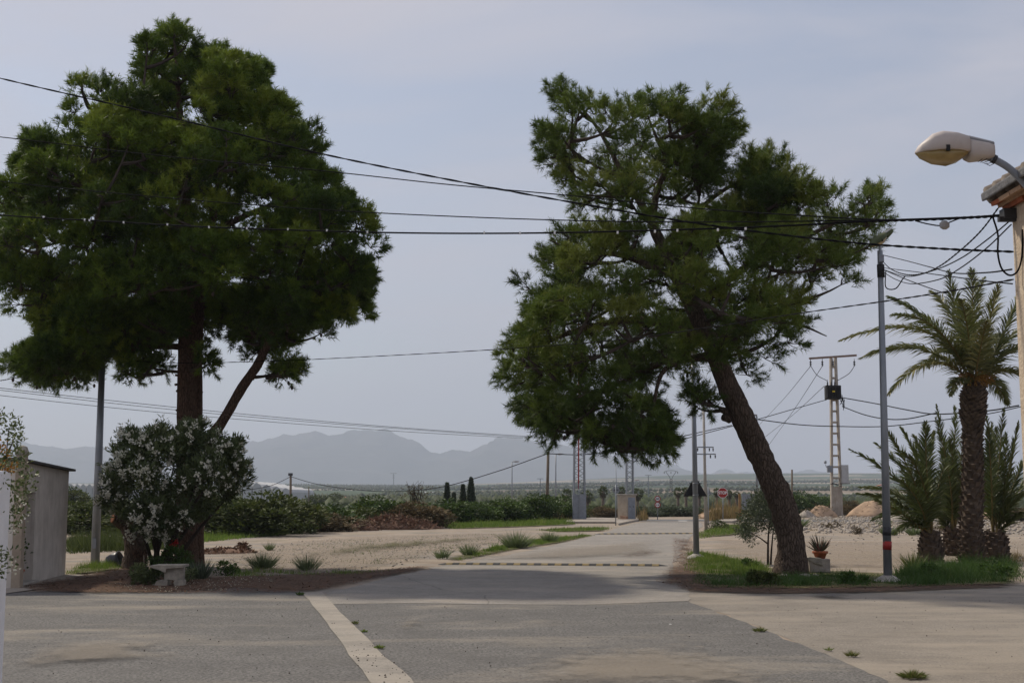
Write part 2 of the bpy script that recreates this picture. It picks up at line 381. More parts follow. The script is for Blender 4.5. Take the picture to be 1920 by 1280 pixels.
# ground
def ground_mat():
    m, N, L, b = nodes_of('dry_earth'); b.inputs['Roughness'].default_value = 0.97; b.inputs['Specular IOR Level'].default_value = 0.1
    geo = N.new('ShaderNodeNewGeometry'); v = geo.outputs['Position']
    big = noise(N, L, v, 0.10, 6, 0.6); fine = noise(N, L, v, 7.0, 6, 0.75); mid = noise(N, L, v, 0.9, 6, 0.65)
    col = ramp(N, L, mid, [(0.28, (0.21, 0.17, 0.13)), (0.50, (0.31, 0.255, 0.20)), (0.72, (0.385, 0.325, 0.26))])
    sv = N.new('ShaderNodeMapping'); sv.inputs['Scale'].default_value = (0.35, 1.0, 1); L.new(v, sv.inputs['Vector'])
    gs = noise(N, L, sv.outputs[0], 0.55, 6, 0.6, 0.3)
    col = mixc(N, L, maprange(N, L, gs, 0.46, 0.62, 0, 0.75), col, (0.205, 0.195, 0.18))
    col = mixc(N, L, maprange(N, L, fine, 0.48, 0.75, 0, 0.45), col, (0.26, 0.205, 0.155))
    pale = noise(N, L, v, 2.6, 5, 0.7)
    col = mixc(N, L, maprange(N, L, pale, 0.58, 0.72, 0, 0.6), col, (0.46, 0.395, 0.32))
    gw = noise(N, L, v, 0.32, 7, 0.7); col = mixc(N, L, maprange(N, L, gw, 0.56, 0.68, 0, 0.55), col, (0.15, 0.15, 0.075))
    # farmland far away: strip fields
    fv = N.new('ShaderNodeMapping'); fv.inputs['Scale'].default_value = (1 / 300, 1 / 240, 0); fv.inputs['Rotation'].default_value = (0, 0, 0.12)
    L.new(v, fv.inputs['Vector'])
    vo = N.new('ShaderNodeTexVoronoi'); vo.inputs['Scale'].default_value = 1.0; vo.distance = 'CHEBYCHEV'; L.new(fv.outputs[0], vo.inputs['Vector'])
    sep = N.new('ShaderNodeSeparateColor'); L.new(vo.outputs['Color'], sep.inputs[0])
    fcol = ramp(N, L, sep.outputs[0], [(0.0, (0.030, 0.050, 0.024)), (0.18, (0.055, 0.080, 0.036)), (0.36, (0.036, 0.062, 0.030)), (0.54, (0.17, 0.13, 0.095)), (0.66, (0.26, 0.20, 0.15)), (0.76, (0.05, 0.078, 0.036)), (0.92, (0.36, 0.30, 0.24))], 'CONSTANT')
    fcol = mixc(N, L, maprange(N, L, noise(N, L, v, 0.03, 6, 0.7), 0.35, 0.7, 0, 0.55), fcol, (0.05, 0.07, 0.035))
    sx = N.new('ShaderNodeSeparateXYZ'); L.new(v, sx.inputs[0])
    far = maprange(N, L, sx.outputs['Y'], 150, 240)
    L.new(mixc(N, L, far, col, fcol), b.inputs['Base Color'])
    bump(N, L, b, noise(N, L, v, 3.5, 8, 0.75), 0.6, 0.06); return m
M_ground = ground_mat()
def hill_mat(name, c1, c2, sc):
    m, N, L, b = nodes_of(name); b.inputs['Roughness'].default_value = 1.0; b.inputs['Specular IOR Level'].default_value = 0.0
    geo = N.new('ShaderNodeNewGeometry')
    L.new(ramp(N, L, noise(N, L, geo.outputs['Position'], sc, 8, 0.65), [(0.35, c1), (0.65, c2)]), b.inputs['Base Color']); return m
M_mount = hill_mat('mountain_scrub', (0.035, 0.042, 0.032), (0.10, 0.095, 0.08), 0.003)
M_quarry = hill_mat('quarry_slope', (0.30, 0.25, 0.20), (0.15, 0.15, 0.09), 0.006)

# ------------------------------------------------------------------ the setting
def smooth01(t): t = np.clip(t, 0, 1); return t * t * (3 - 2 * t)
def terrain(x, y):
    x = np.asarray(x, float); y = np.asarray(y, float)
    z = -3.2 * smooth01((y - 128) / 110)
    ratio = np.clip((x / np.maximum(y, 1) + 0.12) / 0.30, 0, 1)
    H = 42 + 34 * smooth01(ratio)
    z = z + (H + 3.2) * np.clip((y - 650) / 3900, 0, 1) ** 1.25
    z = z + np.where(y > 700, 5.0 * np.sin(x / 410 + y / 900) * np.clip((y - 700) / 2500, 0, 1), 0)
    return z
def build_ground():
    ys = np.concatenate([np.linspace(-30, 140, 36), np.geomspace(146, 9000, 70)])
    us = np.linspace(-1, 1, 81); us = np.sign(us) * np.abs(us) ** 1.3
    V = []; F = []
    for y in ys:
        w = 45 + max(y, 0) * 0.95
        for u in us:
            V.append((u * w, y, 0))
    V = np.array(V); V[:, 2] = terrain(V[:, 0], V[:, 1])
    nu = len(us)
    for j in range(len(ys) - 1):
        for i in range(nu - 1): F.append((j * nu + i, j * nu + i + 1, (j + 1) * nu + i + 1, (j + 1) * nu + i))
    o = link_mesh('ground', np_mesh('ground', V, F), M_ground, smooth=True)
    tag(o, kind='structure')
build_ground()

def ridge(name, prof, Y, depth, material, rough=0.11, seed=1):
    """a mountain range whose crest follows prof (photo columns / rows at depth Y)"""
    prof = np.array(prof, float); X = np.array([P(a, b, Y).x for a, b in prof]); Z = np.array([P(a, b, Y).z for a, b in prof])
    xs = np.linspace(X[0], X[-1], 520); zs = np.interp(xs, X, Z); rg = np.random.default_rng(seed)
    def fbm(a, b):
        s = np.zeros_like(a)
        for k in range(6):
            fx, fy, p, q = rg.normal() * 2 ** k, rg.normal() * 2 ** k, rg.uniform(0, 6.3), 0.55 ** k
            s += q * np.sin(a * fx + b * fy + p)
        return s
    crest = sum(amp_ * np.sin(xs / l_ + rg.uniform(0, 6.3)) * np.sin(xs / (l_ * 2.7) + rg.uniform(0, 6.3)) for amp_, l_ in ((16, 120), (11, 55), (7, 27), (4, 13))) * (Y / 10000)
    vs = np.linspace(-1, 1, 41); V = []; F = []
    for v in vs:
        a = xs / (depth * 0.8); b = np.full_like(xs, v)
        prof_v = (1 - abs(v)) ** 0.9
        n = fbm(a, b * 1.5) * rough * zs * min(1, abs(v) * 4) * (1 - abs(v))
        z = zs * prof_v + n + crest * (1 - abs(v)) ** 2
        V.append(np.stack([xs + fbm(b, a) * depth * .03, Y + v * depth + 0 * xs, z - 5], 1))
    nu = len(xs); V = np.concatenate(V)
    for j in range(len(vs) - 1):
        for i in range(nu - 1): F.append((j * nu + i, j * nu + i + 1, (j + 1) * nu + i + 1, (j + 1) * nu + i))
    return tag(link_mesh(name, np_mesh(name, V, F), material, smooth=True), kind='structure')
ridge('mountain_range', [(-700, 860), (-400, 838), (-200, 842), (-60, 835), (10, 825), (40, 826), (80, 836), (120, 842), (160, 838), (200, 834), (250, 846), (330, 850), (400, 842), (455, 830), (490, 820), (530, 813), (580, 807), (605, 812), (640, 810), (660, 807), (680, 805), (700, 809), (715, 807), (740, 815), (765, 822), (780, 833), (795, 844), (815, 846), (840, 843), (875, 841), (890, 833), (918, 827), (923, 817), (945, 818), (962, 823), (1000, 829), (1060, 834), (1100, 842), (1180, 858), (1260, 878), (1360, 894), (1500, 906), (1700, 915)], 10000, 1500, M_mount, seed=3)
ridge('far_mountain_range', [(1000, 905), (1120, 890), (1190, 880), (1240, 872), (1262, 873), (1290, 882), (1320, 886), (1350, 876), (1375, 884), (1420, 890), (1480, 886), (1540, 879), (1570, 884), (1620, 893), (1700, 885), (1800, 878), (1900, 886), (2100, 880), (2400, 895)], 12400, 900, M_mount, seed=5)
ridge('quarry_hill', [(1290, 908), (1320, 898), (1345, 888), (1380, 887), (1420, 886), (1460, 887), (1490, 884), (1520, 887), (1560, 893), (1600, 899), (1660, 893), (1720, 887), (1800, 884), (1900, 890), (2050, 900)], 4700, 350, M_quarry, rough=0.05, seed=9)

def sheet(name, poly_px, z, material, step=0.35, edge_w=0.5, world_poly=None, kind='structure', label=None, cat=None):
    """flat ground sheet inside a photo-traced outline laid on the ground; 'edge' = distance from the rim"""
    poly = world_poly or [tuple(G(a, b))[:2] for a, b in poly_px]
    arr = np.array(poly); x0, y0 = arr.min(0); x1, y1 = arr.max(0)
    import mathutils.geometry as mg
    xs = np.arange(x0 - step, x1 + step, step); ys = np.arange(y0 - step, y1 + step, step)
    gx, gy = np.meshgrid(xs, ys); px, py = gx.ravel(), gy.ravel()
    ins = in_poly(px, py, poly); d = edge_dist(px, py, poly)
    sd = np.where(ins, d, -d)
    keep = sd > step * 0.45
    pts = [Vector((a, b)) for a, b in zip(px[keep], py[keep])]
    # rim vertices
    rim = []
    for i in range(len(poly)):
        a, b = np.array(poly[i]), np.array(poly[(i + 1) % len(poly)])
        n = max(1, int(np.hypot(*(b - a)) / step))
        for k in range(n): rim.append(a + (b - a) * k / n)
    nr = len(rim)
    allp = [Vector(r) for r in rim] + pts
    edges = [(i, (i + 1) % nr) for i in range(nr)]
    vv, ee, ff, *_ = mg.delaunay_2d_cdt(allp, edges, [], 1, 1e-5)
    V = np.array([(v.x, v.y, z) for v in vv]); F = np.array([tuple(f) for f in ff])
    e = np.clip(edge_dist(V[:, 0], V[:, 1], poly) / edge_w, 0, 1)
    o = link_mesh(name, np_mesh(name, V, F, {'edge': e}), material, kind and None)
    return tag(o, label, cat, kind=kind)
def jag(pts, amp, rnd, n=5):
    """roughen a photo-space polyline in ground metres; returns ground points"""
    out = []
    for i in range(len(pts) - 1):
        a, b = np.array(G(*pts[i]))[:2], np.array(G(*pts[i + 1]))[:2]
        for k in range(n):
            out.append(tuple(a + (b - a) * k / n + (np.array([rnd.gauss(0, amp), rnd.gauss(0, amp)]) if k else 0)))
    out.append(tuple(np.array(G(*pts[-1]))[:2])); return out

M_fore = asphalt('coarse_asphalt', (0.035, 0.034, 0.033), (0.165, 0.157, 0.146), (0.31, 0.27, 0.215), 0.53, 0.74, 32.0, 0.42, crack=False)
M_road = asphalt('worn_road_asphalt', (0.16, 0.148, 0.132), (0.285, 0.262, 0.232), (0.37, 0.32, 0.262), 0.52, 0.74, 60.0, 0.5)
M_apron = asphalt('sandy_apron', (0.155, 0.14, 0.12), (0.255, 0.225, 0.188), (0.31, 0.268, 0.215), 0.44, 0.66, 38.0, 0.6, crack=False)
M_cross = asphalt('junction_asphalt', (0.11, 0.11, 0.115), (0.17, 0.17, 0.17), (0.24, 0.225, 0.20), 0.58, 0.75, 60.0, 0.5)
M_strip = asphalt('concrete_strip', (0.26, 0.235, 0.20), (0.31, 0.28, 0.24), (0.36, 0.32, 0.265), 0.45, 0.65, 50.0, 0.9, crack=False)
rr = random.Random(3)
SEAM = [(600, 1133), (760, 1131), (900, 1133), (1100, 1134), (1290, 1127)]
left_edge = [(-500, 1150), (-150, 1124), (0, 1112), (120, 1106), (220, 1108), (300, 1106), (380, 1103), (450, 1099), (520, 1106), (568, 1112), (605, 1113), (600, 1133)]
fore = jag(left_edge, 0.05, rr) + jag(SEAM, 0.03, rr)[1:] + jag([(1290, 1127), (1340, 1145), (1400, 1167), (1500, 1207), (1620, 1257), (1690, 1290)], 0.04, rr)[1:]
g = G(1690, 1290)
fore += [(g.x + .3, 9.0), (g.x + 1.2, 6), (g.x + 2, -12), (-14, -12), (-16, 14)]
sheet('forecourt_pavement', None, 0.006, M_fore, 0.5, 0.5, world_poly=fore)
road = jag([(600, 1133), (612, 1112), (700, 1090), (780, 1071), (830, 1060), (900, 1049), (960, 1038), (1040, 1022), (1100, 1008), (1150, 992), (1190, 981), (1225, 977)], 0.06, rr) \
     + jag([(1225, 977), (1310, 977)], 0.0, rr)[1:] + jag([(1310, 977), (1318, 985), (1304, 1000), (1288, 1020), (1272, 1042), (1262, 1058), (1258, 1080), (1276, 1098), (1292, 1108), (1290, 1127)], 0.06, rr)[1:] + jag(list(reversed(SEAM)), 0.0, rr)[1:-1]
sheet('road', None, 0.010, M_road, 0.5, 0.5, world_poly=road)
apron = jag([(1292, 1108), (1400, 1113), (1520, 1112), (1650, 1110), (1760, 1106), (1920, 1098), (2250, 1092)], 0.06, rr) + [(16, 10), (9, 4), (g.x + 1.6, 4.0), (g.x + .3, 9.0)] \
      + list(reversed(jag([(1290, 1127), (1340, 1145), (1400, 1167), (1500, 1207), (1620, 1257), (1690, 1290)], 0.04, random.Random(44))))
sheet('concrete_apron', None, 0.003, M_apron, 0.5, 0.5, world_poly=apron)
sheet('crossing_road', None, 0.014, M_cross, 1.5, 1.0, world_poly=[(-10.0, 92.5), (8, 92.8), (14.5, 92.2), (19, 90), (60, 88), (60, 97.5), (20, 98.5), (8, 99.0), (-10, 99.5)])
strip = jag([(566, 1112), (600, 1152), (640, 1205), (690, 1275), (722, 1330)], 0.012, rr) + list(reversed(jag([(604, 1111), (650, 1160), (700, 1210), (772, 1275), (820, 1330)], 0.012, rr)))
g1, g2 = G(722, 1330), G(820, 1330)
strip_w = jag([(566, 1112), (600, 1152), (640, 1205), (690, 1275), (722, 1330)], 0.012, rr) + [(g1.x + .9, 4.0), (g1.x + 1.55, 4.0)] + list(reversed(jag([(604, 1111), (650, 1160), (700, 1210), (772, 1275), (820, 1330)], 0.012, rr)))
sheet('concrete_strip', None, 0.016, M_strip, 0.25, 0.2, world_poly=strip_w)
# shed forecourt slab, kiosk pavement
M_slab = asphalt('old_slab', (0.24, 0.21, 0.175), (0.33, 0.29, 0.245), (0.38, 0.335, 0.28), 0.45, 0.65, 40.0, 0.9)
sheet('shed_pavement', [(-120, 1135), (20, 1100), (122, 1078), (170, 1078), (190, 1083), (130, 1098), (20, 1112), (-120, 1140)], 0.018, M_slab, 0.4, 0.3)
kerb = MB()
kp = [G(1062, 981), G(1155, 981), G(1160, 984.5), G(1175, 981), G(1195, 977), G(1202, 974), G(1100, 972.5), G(1062, 974)]
kerb.prism([p + Vector((0, 0, 0.12)) for p in kp][::-1], (0, 0, -0.14)); tag(kerb.build('pavement', M_slab), kind='structure')
kerb2 = MB(); kp = [G(1338, 979.5), G(1372, 979.8), G(1384, 977), G(1420, 975), G(1420, 973), G(1365, 974)]
kerb2.prism([p + Vector((0, 0, 0.12)) for p in kp][::-1], (0, 0, -0.14)); tag(kerb2.build('pavement', M_slab), kind='structure')
M_line = patch_mat('worn_road_paint', [(0.3, (0.45, 0.44, 0.42)), (0.7, (0.7, 0.69, 0.67))], 9, 3.0, 0.8, 0.8)
for a, b in ((1215, 1226), (1268, 1292)):
    sheet('stop_line', [(a, 977), (b, 977), (b, 975.6), (a, 975.6)], 0.02, M_line, 0.3, 0.4, kind='structure')

# soil, needle litter, sand drifts
M_litter = patch_mat('pine_litter', [(0.30, (0.05, 0.034, 0.025)), (0.5, (0.115, 0.075, 0.052)), (0.7, (0.20, 0.14, 0.10))], 22, 2.6, amount=0.8)
M_soil = patch_mat('grassy_soil', [(0.3, (0.06, 0.06, 0.025)), (0.7, (0.13, 0.12, 0.05))], 6, 1.6, amount=0.97)
M_drift = patch_mat('sand_drift', [(0.3, (0.22, 0.195, 0.16)), (0.7, (0.38, 0.325, 0.26))], 34, 3.2, amount=0.5)
M_tar = patch_mat('tar_patch', [(0.3, (0.055, 0.055, 0.055)), (0.7, (0.12, 0.115, 0.11))], 20, 1.8, amount=0.62)
M_pale = patch_mat('pale_ground', [(0.3, (0.30, 0.245, 0.19)), (0.7, (0.43, 0.36, 0.285))], 7, 0.7, amount=0.5)
Z = [0.020]
def cover(name, poly, m, w=0.8, step=0.4):
    Z[0] += 0.0015
    return sheet(name, poly, Z[0], m, step, w)
cover('pale_earth', [(1330, 1010), (1480, 1012), (1700, 1015), (1950, 1012), (2100, 1040), (1950, 1062), (1700, 1066), (1500, 1066), (1400, 1050), (1320, 1028)], M_pale, 2.0, 0.8)
cover('pale_earth', [(380, 1040), (560, 1012), (700, 1003), (860, 999), (1000, 1000), (990, 1012), (860, 1034), (760, 1060), (640, 1080), (480, 1078), (400, 1060)], M_pale, 2.5, 0.8)
cover('needle_litter', [(40, 1098), (130, 1083), (230, 1062), (330, 1072), (400, 1082), (560, 1076), (680, 1070), (800, 1060), (840, 1058), (790, 1074), (690, 1090), (600, 1110), (520, 1112), (450, 1104), (380, 1110), (300, 1113), (180, 1115), (60, 1111)], M_litter, 1.0)
cover('needle_litter', [(1262, 1010), (1296, 1012), (1310, 1040), (1320, 1070), (1420, 1094), (1660, 1098), (1910, 1094), (1920, 1102), (1650, 1113), (1450, 1116), (1320, 1112), (1285, 1118), (1255, 1098), (1225, 1092), (1240, 1070), (1262, 1055), (1268, 1030)], M_litter, 0.8)
cover('needle_litter', [(1180, 1032), (1230, 1028), (1250, 1036), (1220, 1046), (1150, 1046)], M_litter, 1.6)
cover('grass_soil', [(370, 1018), (480, 1006), (600, 994), (700, 986), (660, 982), (520, 992), (370, 1004)], M_soil, 0.8)
cover('grass_soil', [(830, 1047), (900, 1030), (980, 1013), (1100, 1002), (1125, 1002), (1060, 1018), (980, 1030), (900, 1046), (850, 1056)], M_soil, 0.7)
cover('grass_soil', [(820, 982), (1000, 975), (1080, 977), (1085, 984), (960, 989), (840, 992)], M_soil, 1.2, 0.8)
cover('grass_soil', [(1000, 993), (1080, 990), (1150, 990), (1140, 996), (1040, 998)], M_soil, 1.0, 0.8)
cover('grass_soil', [(1290, 1030), (1330, 1036), (1400, 1052), (1450, 1066), (1660, 1076), (1920, 1066), (1920, 1098), (1660, 1104), (1450, 1107), (1320, 1104), (1290, 1075)], M_soil, 0.7)
cover('grass_soil', [(118, 1072), (160, 1062), (230, 1058), (240, 1068), (190, 1076), (120, 1080)], M_soil, 0.6)
cover('grass_soil', [(1300, 1000), (1345, 984), (1410, 984), (1430, 996), (1390, 1003), (1330, 1008), (1302, 1014)], M_soil, 1.0, 0.6)
cover('sand_drift', [(900, 1300), (960, 1235), (1120, 1215), (1290, 1205), (1420, 1240), (1600, 1300)], M_drift, 1.9, 0.3)
cover('sand_drift', [(0, 1245), (60, 1215), (200, 1200), (320, 1205), (300, 1240), (150, 1250), (30, 1262)], M_drift, 1.1, 0.2)
cover('sand_drift', [(270, 1232), (330, 1222), (360, 1230), (310, 1238)], M_drift, 0.4, 0.2)
cover('sand_drift', [(730, 1170), (800, 1150), (830, 1160), (790, 1185), (740, 1190)], M_drift, 0.9, 0.3)
cover('tar_patch', [(1480, 1117), (1580, 1114), (1605, 1122), (1560, 1124)], M_tar, 0.5, 0.2)

def joint(name, pts, w, m_=None):
    a = [G(*p) for p in pts]; rj = random.Random(len(pts)); L_, R_ = [], []
    for i, p in enumerate(catmull(a, 8)):
        q = rj.uniform(.3, 1) * w; L_.append((p.x - q + rj.gauss(0, .01), p.y)); R_.append((p.x + q + rj.gauss(0, .01), p.y + .02))
    Z[0] += .0012
    return sheet(name, None, Z[0], m_ or M_litter, .12, w * .7, world_poly=L_ + R_[::-1])
joint('joint_dirt', [(604, 1111), (650, 1160), (700, 1210), (772, 1275), (800, 1305)], .05)
joint('joint_dirt', [(566, 1112), (600, 1152), (640, 1205), (690, 1275), (705, 1300)], .035)
joint('joint_dirt', [(1290, 1127), (1340, 1145), (1400, 1167), (1500, 1207), (1620, 1257), (1690, 1290)], .035)
joint('crack', [(150, 1165), (230, 1175), (300, 1171), (395, 1186), (470, 1183), (560, 1196)], .010, M_tar)
joint('crack', [(880, 1182), (960, 1190), (1010, 1206), (1090, 1212), (1180, 1230)], .010, M_tar)
joint('crack', [(1420, 1135), (1530, 1142), (1610, 1139), (1700, 1150), (1800, 1147)], .012, M_tar)
joint('tar_seam', [(600, 1133), (760, 1131.5), (900, 1133.5), (1100, 1134), (1290, 1127)], .06, M_tar)
joint('joint_dirt', [(1690, 1203), (1760, 1202), (1905, 1197)], .03)
cover('sand_drift', [(850, 1052), (1000, 1030), (1250, 1010), (1255, 1040), (1100, 1050)], M_drift, 3.0, .6)
cover('grass_soil', [(520, 1045), (640, 1022), (900, 1006), (1000, 1004), (900, 1016), (700, 1040), (600, 1052)], M_soil, 4.5, .8)

# ------------------------------------------------------------------ vegetation builders
def blades_mesh(name, base, axis, length, width, tint, bend=0.0):
    """one triangle per blade/needle. arrays: base (n,3), axis (n,3) unit, length/width/tint (n,)"""
    n = len(base); side = unit(np.cross(axis, rand_dirs(n)))
    V = np.empty((n, 3, 3), np.float32)
    V[:, 0] = base - side * (width / 2)[:, None]; V[:, 1] = base + side * (width / 2)[:, None]
    V[:, 2] = base + axis * length[:, None]
    if bend is not None and np.any(bend): V[:, 2, 2] -= bend
    return np_mesh(name, V.reshape(-1, 3), np.arange(n * 3).reshape(n, 3), {'tint': np.repeat(tint, 3)})
def leaves_mesh(name, base, axis, length, width, tint, fold=0.15):
    """one four-cornered leaf each"""
    n = len(base); side = unit(np.cross(axis, rand_dirs(n))); nor = np.cross(axis, side)
    V = np.empty((n, 4, 3), np.float32)
    V[:, 0] = base; V[:, 2] = base + axis * length[:, None]
    mid = base + axis * (length * .45)[:, None] + nor * (length * fold)[:, None]
    V[:, 1] = mid - side * (width / 2)[:, None]; V[:, 3] = mid + side * (width / 2)[:, None]
    return np_mesh(name, V.reshape(-1, 3), np.arange(n * 4).reshape(n, 4), {'tint': np.repeat(tint, 4)})

def crown_points(poly_px, Y, R, n, edge_in=0.0, shell=0.5, squash=1.0):
    """points spread through the rounded volume whose outline at depth Y is poly_px"""
    poly = [(P(a, b, Y).x, P(a, b, Y).z) for a, b in poly_px]; arr = np.array(poly)
    lo, hi = arr.min(0), arr.max(0); X = []; Z_ = []; E = []
    cnt = 0; tries = 0
    while cnt < n:
        tries += 1
        if tries > 25: edge_in *= 0.7
        x = RNG.uniform(lo[0], hi[0], 4000); z = RNG.uniform(lo[1], hi[1], 4000)
        ok = in_poly(x, z, poly); x, z = x[ok], z[ok]; e = edge_dist(x, z, poly)
        ok = e > edge_in; X.append(x[ok]); Z_.append(z[ok]); E.append(e[ok]); cnt += ok.sum()
    x, z, e = np.concatenate(X)[:n], np.concatenate(Z_)[:n], np.concatenate(E)[:n]
    t = np.clip(e / R, 0, 1); T = R * np.sqrt(np.maximum(0, 1 - (1 - t) ** 2)) * squash
    u = RNG.uniform(0, 1, n) ** shell * np.sign(RNG.uniform(-1, 1, n))
    dy = T * u; k = 1 + np.minimum(dy, 0) / Y          # the near side of the crown rounds off downwards and inwards
    return np.stack([x * k, Y + dy, CH + (z - CH) * k], 1), e

def lobe_points(poly_px, Y, R, nlobe, per, rlo, rhi, shell=0.5, up=0.45):
    """clump centres on the upper, outer sides of rounded boughs packed inside the outline"""
    L0, e0 = crown_points(poly_px, Y, R, nlobe, 0.42, shell)
    poly = [(P(a, b, Y).x, P(a, b, Y).z) for a, b in poly_px]
    rl = np.minimum(RNG.uniform(rlo, rhi, nlobe), e0 * 0.95 + 0.15); cen = L0.mean(0)
    out = unit((L0 - cen) * np.array([1, 1, .6])); idx = np.repeat(np.arange(nlobe), per); m = len(idx)
    d = unit(rand_dirs(m) + out[idx] * .5 + np.array([0, 0, up]))
    C = L0[idx] + d * (rl[idx] * RNG.uniform(.55, 1, m))[:, None] * np.array([1, 1, .75])
    kk = Y / C[:, 1]; kk = np.maximum(kk, 1); fx, fz = C[:, 0] * kk, CH + (C[:, 2] - CH) * kk
    e = np.where(in_poly(fx, fz, poly), edge_dist(fx, fz, poly), -1)
    ok = e > 0.10
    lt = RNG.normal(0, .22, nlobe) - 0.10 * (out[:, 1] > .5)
    return C[ok], e[ok], (lt[idx] + .16 * d[:, 2])[ok]  # bright lobe tops and dark undersides: bough shading put into the tint
def pine_needles(C, rc, centre, ntuft, nneedle, tint0, droop=0.0, nlen=0.165, nwid=0.015):
    """needle tufts of the clumps C (n,3) of radius rc (n,)"""
    n = len(C)
    out = unit((C - centre) * np.array([1, 1, 0.7]))
    idx = np.repeat(np.arange(n), ntuft); m = len(idx)
    d = unit(rand_dirs(m) + out[idx] * 0.55 + np.array([0, 0, 0.45]))
    pos = C[idx] + d * (rc[idx] * RNG.uniform(0.40, 1.0, m) ** 0.5)[:, None] * np.array([1, 1, 0.72])
    ax = unit(d * 0.7 + out[idx] * 0.35 + np.array([0, 0, 0.45]) + rand_dirs(m) * 0.3 - np.array([0, 0, 1.5]) * droop)
    tl = RNG.uniform(0.12, 0.26, m)
    hgt = d[:, 2]
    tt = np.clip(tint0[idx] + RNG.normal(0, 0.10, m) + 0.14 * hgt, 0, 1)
    k = np.repeat(np.arange(m), nneedle); q = len(k)
    s = RNG.uniform(0, 1, q)
    nd = unit(np.cross(ax[k], rand_dirs(q)))
    na = unit(ax[k] * RNG.uniform(0.35, 1.1, q)[:, None] + nd * 0.8)
    base = pos[k] + ax[k] * (tl[k] * s)[:, None]
    L_ = nlen * RNG.uniform(0.6, 1.15, q)
    return base, na, L_, np.full(q, nwid) * RNG.uniform(0.7, 1.2, q), np.clip(tt[k] + RNG.normal(0, 0.06, q), 0, 1), pos, idx

def rough_trunk(mb, pts, rad, n=14, seed=1, amp=0.06, sub=6):
    rg = np.random.default_rng(seed); path = catmull(pts, sub); rs = np.interp(np.linspace(0, 1, len(path)), np.linspace(0, 1, len(rad)), rad)
    k0 = len(mb.v); mb.tube(path, list(rs), n)
    for i in range(k0, len(mb.v)):
        ring = (i - k0) // n; k = (i - k0) % n; c = path[min(ring, len(path) - 1)]
        v = Vector(mb.v[i]); f = 1 + amp * math.sin(k * 2.4 + ring * .35) + rg.normal() * amp * 0.7
        mb.v[i] = tuple(c + (v - c) * f)
    return path

